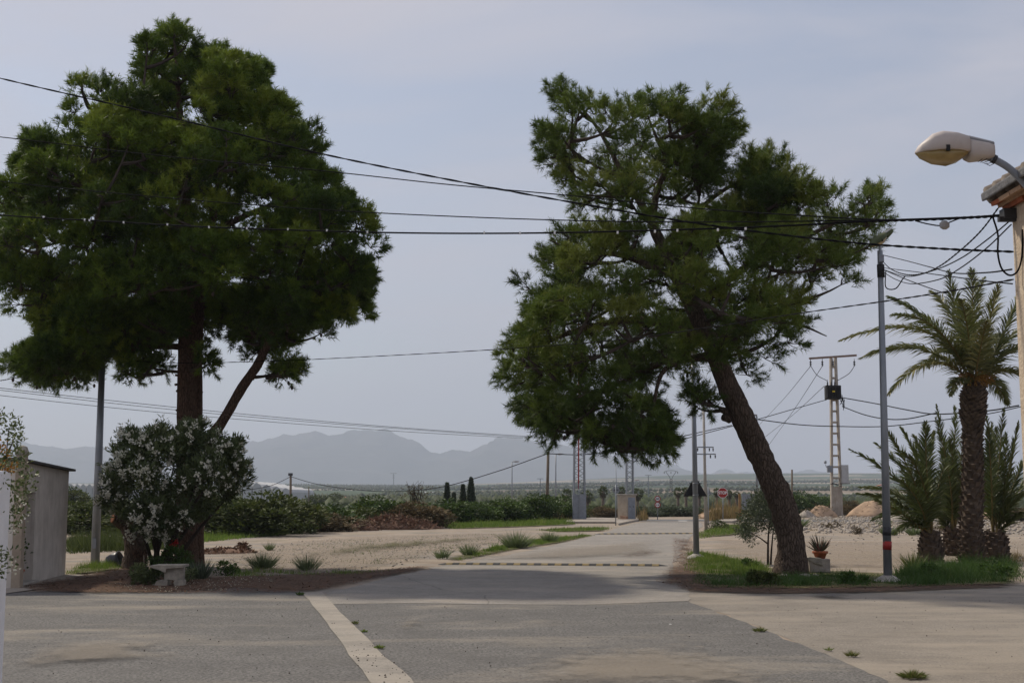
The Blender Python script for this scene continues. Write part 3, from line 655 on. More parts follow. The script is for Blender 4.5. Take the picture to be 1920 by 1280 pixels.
def pine(name, label, base_px, Y, crown_parts, trunks, limbs, bark, needle, R, seed, cones=0, nwid=.015, spray=(.22, .50)):
    global RNG
    RNG = np.random.default_rng(seed)
    base = GY(base_px[0], Y); root = empty(name, base, label, 'tree', 'large pines beside the road')
    paths = []
    for i, (pts, rad) in enumerate(trunks):
        mb = MB(); p3 = [P(a, b, Y + dy) for a, b, dy in pts]
        path = rough_trunk(mb, p3, rad, 16, seed + i); mb.build('trunk', bark, root, True); paths.append(path)
    for i, (pts, rad) in enumerate(limbs):
        mb = MB(); path = rough_trunk(mb, [P(a, b, Y + dy) for a, b, dy in pts], rad, 10, seed + 20 + i, 0.05, 5)
        mb.build('limb', bark, root, True); paths.append(path)
    spine = np.array([tuple(v) for p in paths for v in p])
    Bs = []; twig = MB(); rnd = random.Random(seed)
    allC = []
    for (poly, n, rlo, rhi, ntuft, nneed, droop, shell, bright) in crown_parts:
        if isinstance(n, tuple):
            C, e, lt = lobe_points(poly, Y, R, n[0], n[1], n[2], n[3], shell); n = len(C)
        else:
            C, e = crown_points(poly, Y, R, n, 0.16, shell); lt = RNG.normal(0, .18, n)
        rc = np.minimum(RNG.uniform(rlo, rhi, n), 0.16 + e * .85)
        arr = np.array([tuple(P(a, b, Y)) for a, b in poly]); cen = arr.mean(0)
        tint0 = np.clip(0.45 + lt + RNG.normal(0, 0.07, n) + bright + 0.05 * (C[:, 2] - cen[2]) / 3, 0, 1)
        *b, pos, idx = pine_needles(C, rc, cen, ntuft, nneed, tint0, droop, nwid=nwid)
        Bs.append(b); allC.append(C)
        rim = np.nonzero(e < (0.75 if n > 60 else 0.3))[0]; rim = np.repeat(rim, 2)
        if len(rim):                     # loose sprays that break up the outline
            o2 = unit((C[rim] - cen) * np.array([1, .8, 1.0]) + rand_dirs(len(rim)) * 1.2 + np.array([0, 0, 1.1 - 4.0 * droop]))
            ln = RNG.uniform(spray[0], spray[1], len(rim)); tp = C[rim] + o2 * (np.minimum(ln, .22 + e[rim] * .5) + rc[rim] * .5)[:, None]
            ntf = 5; fr = RNG.uniform(.45, 1, (len(rim), ntf)); spp = (C[rim][:, None] + (tp - C[rim])[:, None] * fr[..., None]).reshape(-1, 3); m2 = len(spp)
            ax2 = unit(np.repeat(o2, ntf, 0) + rand_dirs(m2) * .45); k2 = np.repeat(np.arange(m2), 22); q2 = len(k2)
            na2 = unit(ax2[k2] * RNG.uniform(.4, 1.2, q2)[:, None] + unit(np.cross(ax2[k2], rand_dirs(q2))) * .75)
            tt2 = np.clip(np.repeat(tint0[rim], ntf)[k2] + .06 + RNG.normal(0, .08, q2), 0, 1)
            Bs.append((spp[k2] + ax2[k2] * RNG.uniform(0, .14, q2)[:, None], na2, RNG.uniform(.08, .17, q2), RNG.uniform(.010, .016, q2), tt2))
            for a_, b_ in zip(C[rim][::2], tp[::2]): twig.tube([a_, b_], [.012, .005], 3, False)
        for j in range(0, n):           # twigs from the clump's heart to its tufts, and from the clump to the nearest limb
            sel = np.nonzero(idx == j)[0][:5]
            c = C[j]
            for s_ in sel: twig.tube([c, pos[s_]], [0.012, 0.005], 3, False)
            dist = np.linalg.norm((spine - c) * np.array([1, 1, 1.0]) + np.array([0, 0, 0.35]) * 0, axis=1) + np.maximum(0, spine[:, 2] - c[2] + 0.2) * 1.5
            a = spine[dist.argmin()]
            if j % 2 == 0:
                midp = (a + c) / 2 + np.array([0, 0, -0.12 * np.linalg.norm(c - a)])
                twig.tube(bez(a, midp, c, 6), [0.05, 0.045, 0.037, 0.03, 0.022, 0.014], 5, False)
                spine = np.vstack([spine, midp[None], ((midp + c) / 2)[None]])
    cat = [np.concatenate([b[i] for b in Bs]) for i in range(5)]
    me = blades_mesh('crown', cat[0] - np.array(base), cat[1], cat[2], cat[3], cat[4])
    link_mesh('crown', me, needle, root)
    twig.build('branches', M_twig, root)
    if cones:
        mb = MB(); C = np.concatenate(allC)
        low = C[np.argsort(C[:, 2] + RNG.normal(0, 0.9, len(C)))][:cones * 3]
        for c in low[RNG.permutation(len(low))[:cones]]:
            p = Vector(c) + Vector(rand_dirs(1)[0]) * 0.25 - Vector((0, 0, .16))
            mb.tube([c, p], .006, 3, False)
            mb.lathe(p, [(0.005, -0.055), (0.03, -0.03), (0.036, 0), (0.025, 0.035), (0.006, 0.055)], 7)
        tag(mb.build('cones', M_twig, root, True), kind='stuff')
    return root, paths

# the tall pine on the left
LP = [(325, 50), (352, 56), (378, 72), (412, 82), (430, 108), (462, 94), (496, 122), (486, 152), (520, 172), (544, 190), (548, 226), (590, 246), (600, 290), (616, 322), (640, 346), (655, 378), (690, 402), (704, 432), (708, 480), (696, 542), (670, 572), (640, 596), (592, 606), (578, 640), (550, 652), (520, 640), (498, 676), (470, 690), (446, 652), (430, 616), (400, 602), (385, 620), (330, 615), (312, 640), (262, 662), (200, 664), (165, 690), (130, 706), (102, 726), (60, 712), (20, 702), (-4, 676), (20, 656), (76, 650), (90, 622), (50, 604), (35, 582), (-20, 530), (-40, 460), (-20, 400), (12, 346), (34, 312), (50, 282), (56, 242), (85, 246), (100, 262), (116, 230), (106, 200), (140, 202), (130, 160), (165, 136), (214, 152), (226, 172), (262, 150), (255, 112), (275, 76), (300, 60)]
sprigA = [(510, 655), (548, 660), (566, 690), (580, 700), (570, 716), (545, 708), (528, 728), (512, 730), (508, 700)]
sprigB = [(238, 665), (300, 662), (312, 690), (275, 706), (240, 728), (232, 715), (200, 702), (205, 690)]
sprigC = [(366, 640), (388, 660), (392, 690), (378, 700), (368, 680)]
YL = 32.7
LPtop = [(325, 52), (378, 74), (412, 84), (430, 108), (462, 96), (494, 124), (486, 152), (520, 175), (540, 230), (430, 300), (300, 280), (230, 230), (262, 152), (256, 112), (276, 78)]
LPleft = [(60, 245), (100, 262), (116, 230), (108, 202), (140, 202), (132, 162), (165, 138), (214, 154), (250, 190), (300, 300), (260, 420), (150, 450), (10, 430), (14, 350), (36, 312), (52, 282)]
LPlow = [(-10, 545), (120, 560), (300, 570), (345, 560), (345, 610), (312, 640), (262, 662), (200, 664), (165, 690), (130, 706), (102, 726), (60, 712), (20, 702), (-4, 676), (20, 656), (76, 650), (90, 622), (40, 604)]
LPlow2 = [(380, 560), (500, 545), (650, 560), (640, 596), (592, 606), (578, 640), (550, 652), (520, 640), (498, 676), (470, 690), (446, 652), (430, 616), (400, 602)]
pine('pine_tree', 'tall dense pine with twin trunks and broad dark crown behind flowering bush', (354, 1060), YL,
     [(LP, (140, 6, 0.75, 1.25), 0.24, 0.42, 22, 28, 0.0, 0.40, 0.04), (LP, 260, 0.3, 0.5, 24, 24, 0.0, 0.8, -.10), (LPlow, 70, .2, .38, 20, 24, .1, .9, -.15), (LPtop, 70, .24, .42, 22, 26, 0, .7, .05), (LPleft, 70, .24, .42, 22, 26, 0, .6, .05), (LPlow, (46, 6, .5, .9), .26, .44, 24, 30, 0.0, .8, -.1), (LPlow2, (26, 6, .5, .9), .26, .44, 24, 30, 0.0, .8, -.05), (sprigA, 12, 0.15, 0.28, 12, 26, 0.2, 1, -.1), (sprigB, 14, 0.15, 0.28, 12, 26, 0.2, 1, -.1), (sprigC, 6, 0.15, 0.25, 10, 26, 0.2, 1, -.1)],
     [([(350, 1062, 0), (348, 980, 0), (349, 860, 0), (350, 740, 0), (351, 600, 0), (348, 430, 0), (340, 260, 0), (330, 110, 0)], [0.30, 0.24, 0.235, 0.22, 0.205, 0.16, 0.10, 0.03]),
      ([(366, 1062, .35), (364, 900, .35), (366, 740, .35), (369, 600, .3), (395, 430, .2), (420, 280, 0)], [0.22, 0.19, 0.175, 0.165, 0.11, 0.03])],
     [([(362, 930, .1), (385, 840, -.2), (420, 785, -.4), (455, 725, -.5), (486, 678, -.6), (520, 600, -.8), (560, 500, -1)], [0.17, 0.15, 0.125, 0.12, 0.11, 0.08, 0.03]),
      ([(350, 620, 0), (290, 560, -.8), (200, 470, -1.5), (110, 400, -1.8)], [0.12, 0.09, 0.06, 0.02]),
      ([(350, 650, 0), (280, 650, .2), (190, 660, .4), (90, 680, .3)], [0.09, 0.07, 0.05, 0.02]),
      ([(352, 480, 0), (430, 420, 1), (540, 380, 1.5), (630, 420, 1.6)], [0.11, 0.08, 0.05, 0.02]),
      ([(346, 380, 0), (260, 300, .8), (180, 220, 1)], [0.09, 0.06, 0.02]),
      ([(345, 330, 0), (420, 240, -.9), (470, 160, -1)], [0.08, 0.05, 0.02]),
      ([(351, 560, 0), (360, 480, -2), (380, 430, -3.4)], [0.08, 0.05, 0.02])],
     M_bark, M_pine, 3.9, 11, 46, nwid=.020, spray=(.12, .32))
# dead stubs on its trunks
# the leaning pine on the right
RP_top = [(1040, 176), (1060, 150), (1086, 165), (1110, 182), (1145, 166), (1170, 190), (1210, 170), (1240, 196), (1282, 160), (1330, 165), (1360, 200), (1370, 236), (1390, 256), (1385, 290), (1360, 320), (1330, 360), (1290, 395), (1240, 410), (1150, 412), (1110, 396), (1080, 380), (1060, 350), (1050, 320), (1020, 290), (1022, 250), (1010, 216)]
RP_right = [(1400, 300), (1440, 254), (1476, 290), (1505, 300), (1515, 336), (1540, 362), (1530, 400), (1490, 430), (1400, 440), (1340, 420), (1330, 370), (1370, 330)]
RP_tip = [(1530, 400), (1556, 330), (1592, 322), (1586, 370), (1640, 345), (1682, 348), (1672, 396), (1666, 440), (1640, 470), (1560, 450)]
RP_main = [(1000, 430), (1040, 404), (1076, 424), (1130, 432), (1240, 405), (1340, 410), (1440, 420), (1540, 420), (1640, 450), (1650, 500), (1630, 530), (1600, 555), (1548, 562), (1520, 600), (1560, 610), (1552, 642), (1582, 652), (1530, 668), (1480, 652), (1450, 684), (1430, 720), (1380, 722), (1340, 708), (1300, 700), (1240, 720), (1190, 740), (1130, 760), (1080, 775), (1020, 760), (960, 740), (905, 706), (946, 686), (930, 650), (960, 626), (986, 606), (1000, 590), (985, 560), (966, 546), (958, 508), (990, 520), (1020, 536), (1030, 500), (1010, 466)]
RP_low = [(930, 730), (1000, 740), (1080, 740), (1180, 730), (1240, 740), (1246, 780), (1272, 830), (1260, 850), (1222, 868), (1192, 872), (1180, 840), (1150, 850), (1120, 840), (1080, 815), (1040, 826), (1000, 800), (970, 770)]
RP_spr = [(1290, 712), (1340, 715), (1344, 762), (1330, 785), (1310, 776), (1288, 755)]
YR = 29.3
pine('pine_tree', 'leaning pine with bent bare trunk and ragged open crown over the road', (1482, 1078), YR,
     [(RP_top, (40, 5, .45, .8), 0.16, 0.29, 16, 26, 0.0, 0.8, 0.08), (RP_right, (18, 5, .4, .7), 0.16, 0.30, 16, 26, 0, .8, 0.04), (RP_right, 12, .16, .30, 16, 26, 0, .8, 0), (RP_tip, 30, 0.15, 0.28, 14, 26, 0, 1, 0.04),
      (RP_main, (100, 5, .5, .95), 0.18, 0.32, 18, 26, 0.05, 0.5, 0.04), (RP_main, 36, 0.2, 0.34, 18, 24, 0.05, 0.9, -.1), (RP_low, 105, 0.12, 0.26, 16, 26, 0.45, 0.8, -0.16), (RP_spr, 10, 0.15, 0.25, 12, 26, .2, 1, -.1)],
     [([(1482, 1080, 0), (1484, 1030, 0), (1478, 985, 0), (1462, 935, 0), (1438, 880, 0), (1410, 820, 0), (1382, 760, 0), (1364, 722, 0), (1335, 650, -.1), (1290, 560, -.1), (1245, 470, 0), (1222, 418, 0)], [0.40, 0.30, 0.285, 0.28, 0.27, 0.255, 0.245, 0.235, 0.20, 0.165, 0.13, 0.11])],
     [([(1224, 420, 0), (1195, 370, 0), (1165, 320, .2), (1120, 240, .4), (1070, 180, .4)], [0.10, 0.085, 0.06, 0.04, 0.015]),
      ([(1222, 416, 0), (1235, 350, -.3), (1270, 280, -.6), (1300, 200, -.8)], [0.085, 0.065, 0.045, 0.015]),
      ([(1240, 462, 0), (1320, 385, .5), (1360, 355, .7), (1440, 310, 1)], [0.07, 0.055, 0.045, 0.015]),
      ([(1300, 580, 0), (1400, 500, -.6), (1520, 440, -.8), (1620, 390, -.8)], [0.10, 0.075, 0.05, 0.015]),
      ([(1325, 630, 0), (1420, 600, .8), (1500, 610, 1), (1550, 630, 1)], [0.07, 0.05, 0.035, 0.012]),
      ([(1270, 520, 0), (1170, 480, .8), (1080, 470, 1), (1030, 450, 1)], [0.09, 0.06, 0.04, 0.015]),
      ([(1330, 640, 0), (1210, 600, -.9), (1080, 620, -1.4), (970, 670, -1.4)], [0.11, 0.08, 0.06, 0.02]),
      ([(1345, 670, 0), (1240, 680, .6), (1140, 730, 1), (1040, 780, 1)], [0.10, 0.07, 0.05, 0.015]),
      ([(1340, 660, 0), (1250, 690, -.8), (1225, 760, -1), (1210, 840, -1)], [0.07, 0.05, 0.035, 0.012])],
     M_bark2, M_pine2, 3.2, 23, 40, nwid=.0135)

def add_stubs(root_name, stubs, Y, material):
    root = bpy.data.objects[root_name]
    for (a, b, c, d, r) in stubs:
        mb = MB(); p, q = P(a, b, Y - 0.03), P(c, d, Y - 0.12)
        mb.tube([p, (p + q) / 2, q], [r * 1.3, r * 1.05, r], 9); mb.build('branch_stub', material, root, True)
add_stubs('pine_tree.001', [(1372, 745, 1388, 741, .06), (1366, 775, 1352, 768, .06), (1395, 790, 1416, 790, .08), (1368, 785, 1356, 782, .08), (1380, 755, 1386, 758, .07), (1422, 850, 1418, 852, .05), (1440, 868, 1447, 862, .05), (1448, 928, 1447, 931, .05)], YR, M_bark2)
add_stubs('pine_tree', [(338, 704, 329, 703, .03), (338, 720, 328, 721, .03), (340, 767, 330, 769, .025), (338, 732, 331, 733, .03), (372, 734, 379, 735, .03), (452, 730, 459, 732, .02), (478, 690, 490, 687, .03), (465, 712, 476, 711, .02), (440, 752, 434, 749, .02)], YL, M_bark)

# generic leafy bush / broadleaf crown made of leaf clumps
def bush_mesh(name, w, d, h, nleaf, leaf, seed, nclump=16, base_lift=0.0, rough=0.35, spiky=0.0):
    global RNG
    RNG = np.random.default_rng(seed)
    u = rand_dirs(nclump); u[:, 2] = np.abs(u[:, 2]) * 1.0 - 0.25 * (RNG.uniform(0, 1, nclump) < .4)
    C = u * np.array([w / 2, d / 2, h * .62]) * RNG.uniform(0.35, 0.85, nclump)[:, None] + np.array([0, 0, h * .36 + base_lift])
    C[:, 2] = np.clip(C[:, 2], h * .12, None); C[: nclump // 3, 2] = h * RNG.uniform(.10, .25, nclump // 3)
    rc = np.minimum(w, h) * RNG.uniform(0.17, 0.32, nclump)
    idx = RNG.integers(0, nclump, nleaf)
    dd = unit(rand_dirs(nleaf) + np.array([0, 0, .25]))
    pos = C[idx] + dd * (rc[idx] * RNG.uniform(.3, 1, nleaf) ** .5)[:, None]
    pos[:, 2] = np.maximum(pos[:, 2], 0.02)
    ax = unit(dd + rand_dirs(nleaf) * .7 + np.array([0, 0, .25 + spiky]))
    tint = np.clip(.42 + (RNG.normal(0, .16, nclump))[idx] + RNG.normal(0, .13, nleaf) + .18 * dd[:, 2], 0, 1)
    return leaves_mesh(name, pos, ax, leaf * RNG.uniform(.6, 1.3, nleaf), leaf * .42 * RNG.uniform(.7, 1.2, nleaf), tint), C
BUSH = {}
def bush_proto(key, *a, **k):
    if key not in BUSH:
        BUSH[key] = bush_mesh('foliage', *a, **k)
    return BUSH[key]
def bush(name, label, px, Y, w, h, key, material, group, cat='bush', d=None, rz=0.0, zoff=None, proto=None):
    me, C = bush_proto(key, *(proto or (2.0, 2.0, 2.0, 3200, 0.17, hash(key) % 1000, 18)))
    gz = float(terrain((px - 960) / FPX * Y, Y)) if zoff is None else zoff
    loc = GY(px, Y, gz)
    root = empty(name, loc, label, cat, group)
    mk = (key, material.name)
    if mk not in BUSH:
        m2 = me.copy() if me.materials else me
        m2.materials.clear(); m2.materials.append(material); BUSH[mk] = m2
    o = bpy.data.objects.new('foliage', BUSH[mk]); COL.objects.link(o); o.parent = root
    o.scale = (w / 2.0, (d or w) / 2.0, h / 2.0); o.rotation_euler = (0, 0, rz); o.location = (0, 0, -.10 * h)
    sk = ('stems', key)
    if sk not in BUSH:
        mb = MB()
        for c in C[:9]: mb.tube(bez((0, 0, -.05), (c[0] * .3, c[1] * .3, c[2] * .6), tuple(c), 5), [.05, .04, .03, .02, .01], 5, False)
        ms = bpy.data.meshes.new('stems'); ms.from_pydata(mb.v, [], mb.f); ms.materials.append(M_twig); BUSH[sk] = ms
    s = bpy.data.objects.new('stems', BUSH[sk]); COL.objects.link(s); s.parent = root; s.scale = o.scale; s.rotation_euler = o.rotation_euler
    return root
PR = (2.0, 2.0, 2.0, 4200, 0.20, 101, 20)
def top_h(py, Y, zb=0.0): return P(960, py, Y).z - zb

# dark scrub and grove behind the dirt lot
grp = 'bushes lining the far side of the dirt lot'
row = [  # px, Y, width m, top row, key, material, label
    (150, 62, 4.2, 930, 'a', M_bushd, 'olive green bush showing between the plastered shed and the grey pole'),
    (215, 64, 4.5, 935, 'b', M_bushd, 'dark bush just right of the grey pole behind the old stump'),
    (300, 60, 4.0, 938, 'c', M_bushd, 'dark bush hidden behind the flowering oleander and its stems'),
    (425, 60, 3.8, 926, 'a', M_bushd, 'dark green bush at the right edge of the oleander'),
    (485, 58, 4.3, 911, 'b', M_bushd, 'largest and highest dark bush behind the green bank'),
    (540, 62, 3.4, 930, 'c', M_bushd, 'dark bush on the right shoulder of the largest bush'),
    (610, 70, 3.8, 944, 'd', M_citrus, 'bright green low bush left of the debris heap'),
    (600, 66, 3.6, 955, 'a', M_bushb, 'brownish low scrub in front of the bright green bush'),
    (660, 72, 3.6, 946, 'b', M_bushd, 'low dark bush behind the left end of the debris heap'),
    (710, 74, 3.4, 930, 'd', M_citrus, 'upright light green bush behind the debris heap'),
    (745, 74, 3.2, 932, 'c', M_citrus, 'green bush behind the middle of the debris heap'),
    (790, 73, 3.6, 934, 'b', M_bushb, 'brown dry bush with bare twigs above the debris heap'),
    (835, 84, 3.6, 936, 'd', M_citrus, 'citrus bush left of the single cypress'),
    (880, 86, 3.6, 934, 'a', M_citrus, 'citrus bush below the pair of cypresses'),
    (925, 88, 3.6, 930, 'c', M_citrus, 'citrus bush right of the pair of cypresses'),
    (965, 90, 3.4, 928, 'b', M_citrus, 'citrus bush below the left distant street lamp'),
    (1003, 92, 3.4, 926, 'd', M_citrus, 'citrus bush left of the wooden pole'),
    (1045, 95, 3.0, 923, 'a', M_citrus, 'citrus bush between wooden pole and lattice mast'),
    (1066, 100, 2.6, 935, 'c', M_citrus, 'citrus bush tight against the lattice mast guard'),
]
for i, (px, Y, w, top, key, m_, lab) in enumerate(row):
    bush('bush', lab, px, Y, w, top_h(top, Y), key, m_, grp, rz=i * 1.3, proto=(2., 2., 2., 4600, .15 if m_ is not M_citrus else .17, 100 + ord(key), 22))
# scrub beyond the crossing road
row = [(1118, 108, 3.2, 944, 'a', M_bushd, 'low scrub between lattice mast and kiosk'), (1140, 106, 2.8, 946, 'b', M_bushb, 'brownish scrub just left of the kiosk'),
       (1210, 112, 3.0, 946, 'c', M_olive, 'grey green scrub left of the speed limit signs'), (1250, 114, 3.6, 946, 'd', M_olive, 'grey green scrub right of the speed limit signs'),
       (1285, 115, 3.4, 947, 'a', M_olive, 'grey green scrub left of the triangular sign post'), (1325, 116, 3.2, 946, 'b', M_olive, 'grey green scrub behind the pole with two crossarms'),
       (1365, 116, 3.2, 945, 'c', M_olive, 'grey green scrub behind the stop sign'), (1405, 112, 2.8, 948, 'd', M_olive, 'grey green scrub behind the grey back of the board')]
for i, (px, Y, w, top, key, m_, lab) in enumerate(row):
    bush('scrub_bush', lab, px, Y, w, top_h(top, Y), key, m_, 'scrub beyond the crossing road', rz=i * 1.1, zoff=0.0, proto=(2., 2., 2., 4600, .15, 100 + ord(key), 22))
row = [(1505, 150, 3.6, 921, 'd', M_citrus, 'round dark green tree right of the leaning trunk'), (1540, 152, 3.2, 926, 'a', M_citrus, 'lower right half of the green tree clump near the transformer pole'),
       (1475, 156, 2.8, 930, 'b', M_citrus, 'green treetop partly behind the leaning pine trunk')]
for i, (px, Y, w, top, key, m_, lab) in enumerate(row):
    zb = float(terrain(30, Y)); bush('broadleaf_tree', lab, px, Y, w * 1.15, top_h(top, Y, zb), key, m_, 'green trees behind the sandy lot', 'tree', rz=i, proto=(2., 2., 2., 4600, .17, 100 + ord(key), 22))
row = [(1592, 116, 2.0, 934, 'a', M_bushb, 'dry brown shrub just right of the transformer pole'), (1790, 120, 3.6, 914, 'b', M_bushb, 'brown dry shrub seen between the palms'),
       (1780, 100, 3.0, 942, 'c', M_bushb, 'grey dry shrub left of the tall palm trunk'), (1895, 92, 3.0, 948, 'd', M_bushb, 'dry brown shrub beside the building edge'),
       (1840, 112, 3.0, 945, 'a', M_bushb, 'dry shrub right of the tall palm trunk'), (1650, 112, 1.5, 945, 'c', M_bushb, 'small dry shrub growing on the earth mound')]
for i, (px, Y, w, top, key, m_, lab) in enumerate(row):
    bush('dry_shrub', lab, px, Y, w, top_h(top, Y), key, m_, 'dry shrubs on the sandy lot', rz=i * 2, zoff=0.0, proto=(2., 2., 2., 4600, .15, 100 + ord(key), 22))
row = [(110, 150, 6, 905, 'c', M_bushd, 'far dark tree at the shed roof edge'), (170, 260, 9, 925, 'b', M_bushd, 'far green grove left of the grey pole'),
       (600, 320, 10, 922, 'a', M_bushd, 'far round tree in front of the white greenhouse'), (630, 420, 9, 920, 'b', M_bushd, 'far tree above the middle of the white greenhouse'),
       (672, 240, 4, 934, 'c', M_bushd, 'small far tree at the right end of the greenhouse')]
for i, (px, Y, w, top, key, m_, lab) in enumerate(row):
    zb = float(terrain((px - 960) / FPX * Y, Y)); bush('far_tree', lab, px, Y, w, top_h(top, Y, zb), key, m_, 'far trees in the fields', 'tree', rz=i * 2)

# white flowering oleander
def oleander():
    global RNG
    RNG = np.random.default_rng(51)
    Y = 29.6; poly = [(240, 786), (258, 800), (290, 802), (330, 800), (352, 792), (372, 786), (388, 798), (420, 830), (440, 818), (458, 822), (452, 850), (462, 880), (460, 905), (440, 930), (410, 955), (380, 962), (350, 990), (320, 1012), (270, 1010), (235, 992), (215, 978), (198, 950), (190, 912), (184, 884), (214, 872), (204, 850), (228, 836), (232, 806)]
    base = G(300, 1072); root = empty('oleander_bush', base, 'large dark oleander covered in white blossom in front of the pine', 'bush')
    C, e = crown_points(poly, Y, 1.5, 330, 0.10, 0.55)
    n = len(C); per = 80; idx = np.repeat(np.arange(n), per); m = len(idx); cen = np.array(P(320, 900, Y))
    out = unit(C - cen); d = unit(rand_dirs(m) + .5 * out[idx] + np.array([0, 0, .3]))
    pos = C[idx] + d * RNG.uniform(.02, .2, m)[:, None]
    ax = unit(d + rand_dirs(m) * .4 + np.array([0, 0, .5]))
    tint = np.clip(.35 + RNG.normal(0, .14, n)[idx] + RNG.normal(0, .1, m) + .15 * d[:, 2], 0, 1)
    link_mesh('foliage', leaves_mesh('foliage', pos - np.array(base), ax, RNG.uniform(.09, .17, m), RNG.uniform(.024, .042, m), tint), M_oleander, root)
    rim = np.nonzero(e < .35)[0]; rim = np.repeat(rim, 2); sd_ = unit((C[rim] - cen) * np.array([1, .6, .8]) + np.array([0, 0, 1.0]) + rand_dirs(len(rim)) * .7); sl = RNG.uniform(.15, .38, len(rim))
    k3 = np.repeat(np.arange(len(rim)), 22); q3 = len(k3); f3 = RNG.uniform(.15, 1, q3); p3 = C[rim][k3] + sd_[k3] * (sl[k3] * f3)[:, None]; a3 = unit(sd_[k3] * .7 + unit(np.cross(sd_[k3], rand_dirs(q3))) * .8)
    link_mesh('shoots', leaves_mesh('shoots', p3 - np.array(base), a3, RNG.uniform(.08, .15, q3), RNG.uniform(.018, .03, q3), np.clip(RNG.normal(.5, .2, q3), 0, 1)), M_oleander, root)
    front = C[:, 1] < Y + .1; Cf = C[front]; outf = out[front]
    w = np.exp(-((Cf[:, 0] - P(250, 900, Y).x) / 1.5) ** 2) + .45; pick = RNG.choice(len(Cf), 380, p=w / w.sum())
    fc = Cf[pick] + unit(outf[pick] + np.array([0, -.7, .2]) + rand_dirs(380) * .5) * RNG.uniform(.22, .32, 380)[:, None]
    k = np.repeat(np.arange(380), 9); q = len(k)
    fp = fc[k] + RNG.normal(0, .026, (q, 3)); fa = unit(rand_dirs(q) + np.array([0, -.6, .4]))
    o = link_mesh('blossom', leaves_mesh('blossom', fp - np.array(base), fa, RNG.uniform(.045, .068, q), RNG.uniform(.04, .055, q), RNG.uniform(0, 1, q)), M_petal, root); tag(o, kind='stuff')
    rnd = random.Random(4)
    for i in range(11):
        mb = MB(); a = base + Vector((rnd.uniform(-.22, .22), rnd.uniform(-.2, .2), -.05)); c = Vector(C[rnd.randrange(n)])
        mb.tube(bez(a, (a + c) / 2 + Vector((0, 0, .3)), c, 8), [.05, .048, .044, .04, .034, .028, .02, .01], 7); mb.build('stem', M_twig, root, True)
oleander()

# olive sapling left of the leaning trunk
def sapling():
    global RNG
    RNG = np.random.default_rng(61)
    base = G(1443, 1058); Y = base.y; root = empty('olive_sapling', base, 'slender young olive tree with grey green leaves beside leaning trunk', 'tree')
    stems = []
    for (pts, r) in (([(1440, 1060, 0), (1440, 1030, 0), (1441, 1000, 0), (1445, 960, .1), (1440, 915, .1)], .035), ([(1445, 1060, .05), (1447, 1025, .05), (1452, 985, .1), (1466, 955, .2)], .03),
                     ([(1441, 1020, 0), (1425, 1008, -.1), (1410, 1000, -.1), (1392, 985, -.2)], .02), ([(1441, 990, 0), (1425, 965, .1), (1412, 940, .1)], .018)):
        mb = MB(); p = catmull([P(a, b, Y + d) for a, b, d in pts], 5); mb.tube(p, list(np.linspace(r, .006, len(p))), 6); mb.build('stem', M_twig, root, True)
    poly = [(1425, 915), (1440, 922), (1460, 935), (1478, 955), (1480, 1000), (1470, 1020), (1455, 1010), (1440, 985), (1425, 1000), (1412, 1018), (1398, 1008), (1386, 1000), (1380, 985), (1392, 970), (1398, 945), (1412, 935)]
    C, e = crown_points(poly, Y, .8, 190, .03, .8); n = len(C); per = 40; idx = np.repeat(np.arange(n), per); m = len(idx)
    d = rand_dirs(m); pos = C[idx] + d * RNG.uniform(.02, .16, m)[:, None]
    link_mesh('foliage', leaves_mesh('foliage', pos - np.array(base), unit(d + np.array([0, 0, .2])), RNG.uniform(.05, .09, m), RNG.uniform(.018, .028, m), RNG.uniform(0, 1, m)), M_olive, root)
sapling()

# ------------------------------------------------------------------ palms
def frond(root, a, c, t, width, material, nleaf=52, droop=0.25, seed=0, green=0.45, name='frond'):
    """a, c, t: start, control, tip of the rachis (world)"""
    rg = np.random.default_rng(seed); path = bez(a, c, t, 16); o0 = world_origin(root)
    arr = np.array([tuple(p) for p in path]); L_ = np.linalg.norm(np.diff(arr, axis=0), axis=1).sum()
    mb = MB(); mb.tube(path, list(np.linspace(.028, .006, 16)), 5, False)
    nv = len(mb.v); V = [np.array(v) for v in mb.v]; F = [f for f in mb.f]; mi = [1] * len(F); tint = [0.0] * nv
    ts = np.linspace(0.14, 0.99, nleaf); x = ts * 15
    for s in (-1, 1):
        for q, u in zip(ts, x):
            i = min(int(u), 14); f = u - i; p = arr[i] * (1 - f) + arr[i + 1] * f; tan = unit(arr[min(i + 1, 15)] - arr[i])
            side = np.cross(tan, np.array([0, 0, 1.0])); nn = np.linalg.norm(side)
            side = side / nn if nn > .15 else unit(np.cross(tan, np.array([0.5, -.8, 0.1])))
            up = np.cross(side, tan)
            l = 1.3 * width * (math.sin(math.pi * min(1, .18 + q * .80)) ** .7) * rg.uniform(.85, 1.1)
            an = rg.choice([-.25, .15, .5]) + rg.normal(0, .10); dr = unit((side * s * math.cos(an) + up * math.sin(an)) * (1.0 - .45 * q) + tan * (.55 + .6 * q) + rg.normal(0, .05, 3))
            wv = unit(np.cross(dr, rg.normal(0, 1, 3))) * .016
            mid = p + dr * l * .5; tip = p + dr * l + np.array([0, 0, -droop * l * .6])
            b = len(V); V += [p - wv * .7, p + wv * .7, mid + wv, mid - wv, tip]
            F += [(b, b + 1, b + 2, b + 3), (b + 3, b + 2, b + 4)]; mi += [0, 0]
            tint += [float(np.clip(green + rg.normal(0, .12), 0, 1))] * 5
    me = bpy.data.meshes.new(name); me.from_pydata([tuple(v - np.array(o0)) for v in V], [], F)
    o = link_mesh(name, me, [material, M_rachis], root); me.polygons.foreach_set('material_index', mi)
    at = me.attributes.new('tint', 'FLOAT', 'POINT'); at.data.foreach_set('value', tint); return o
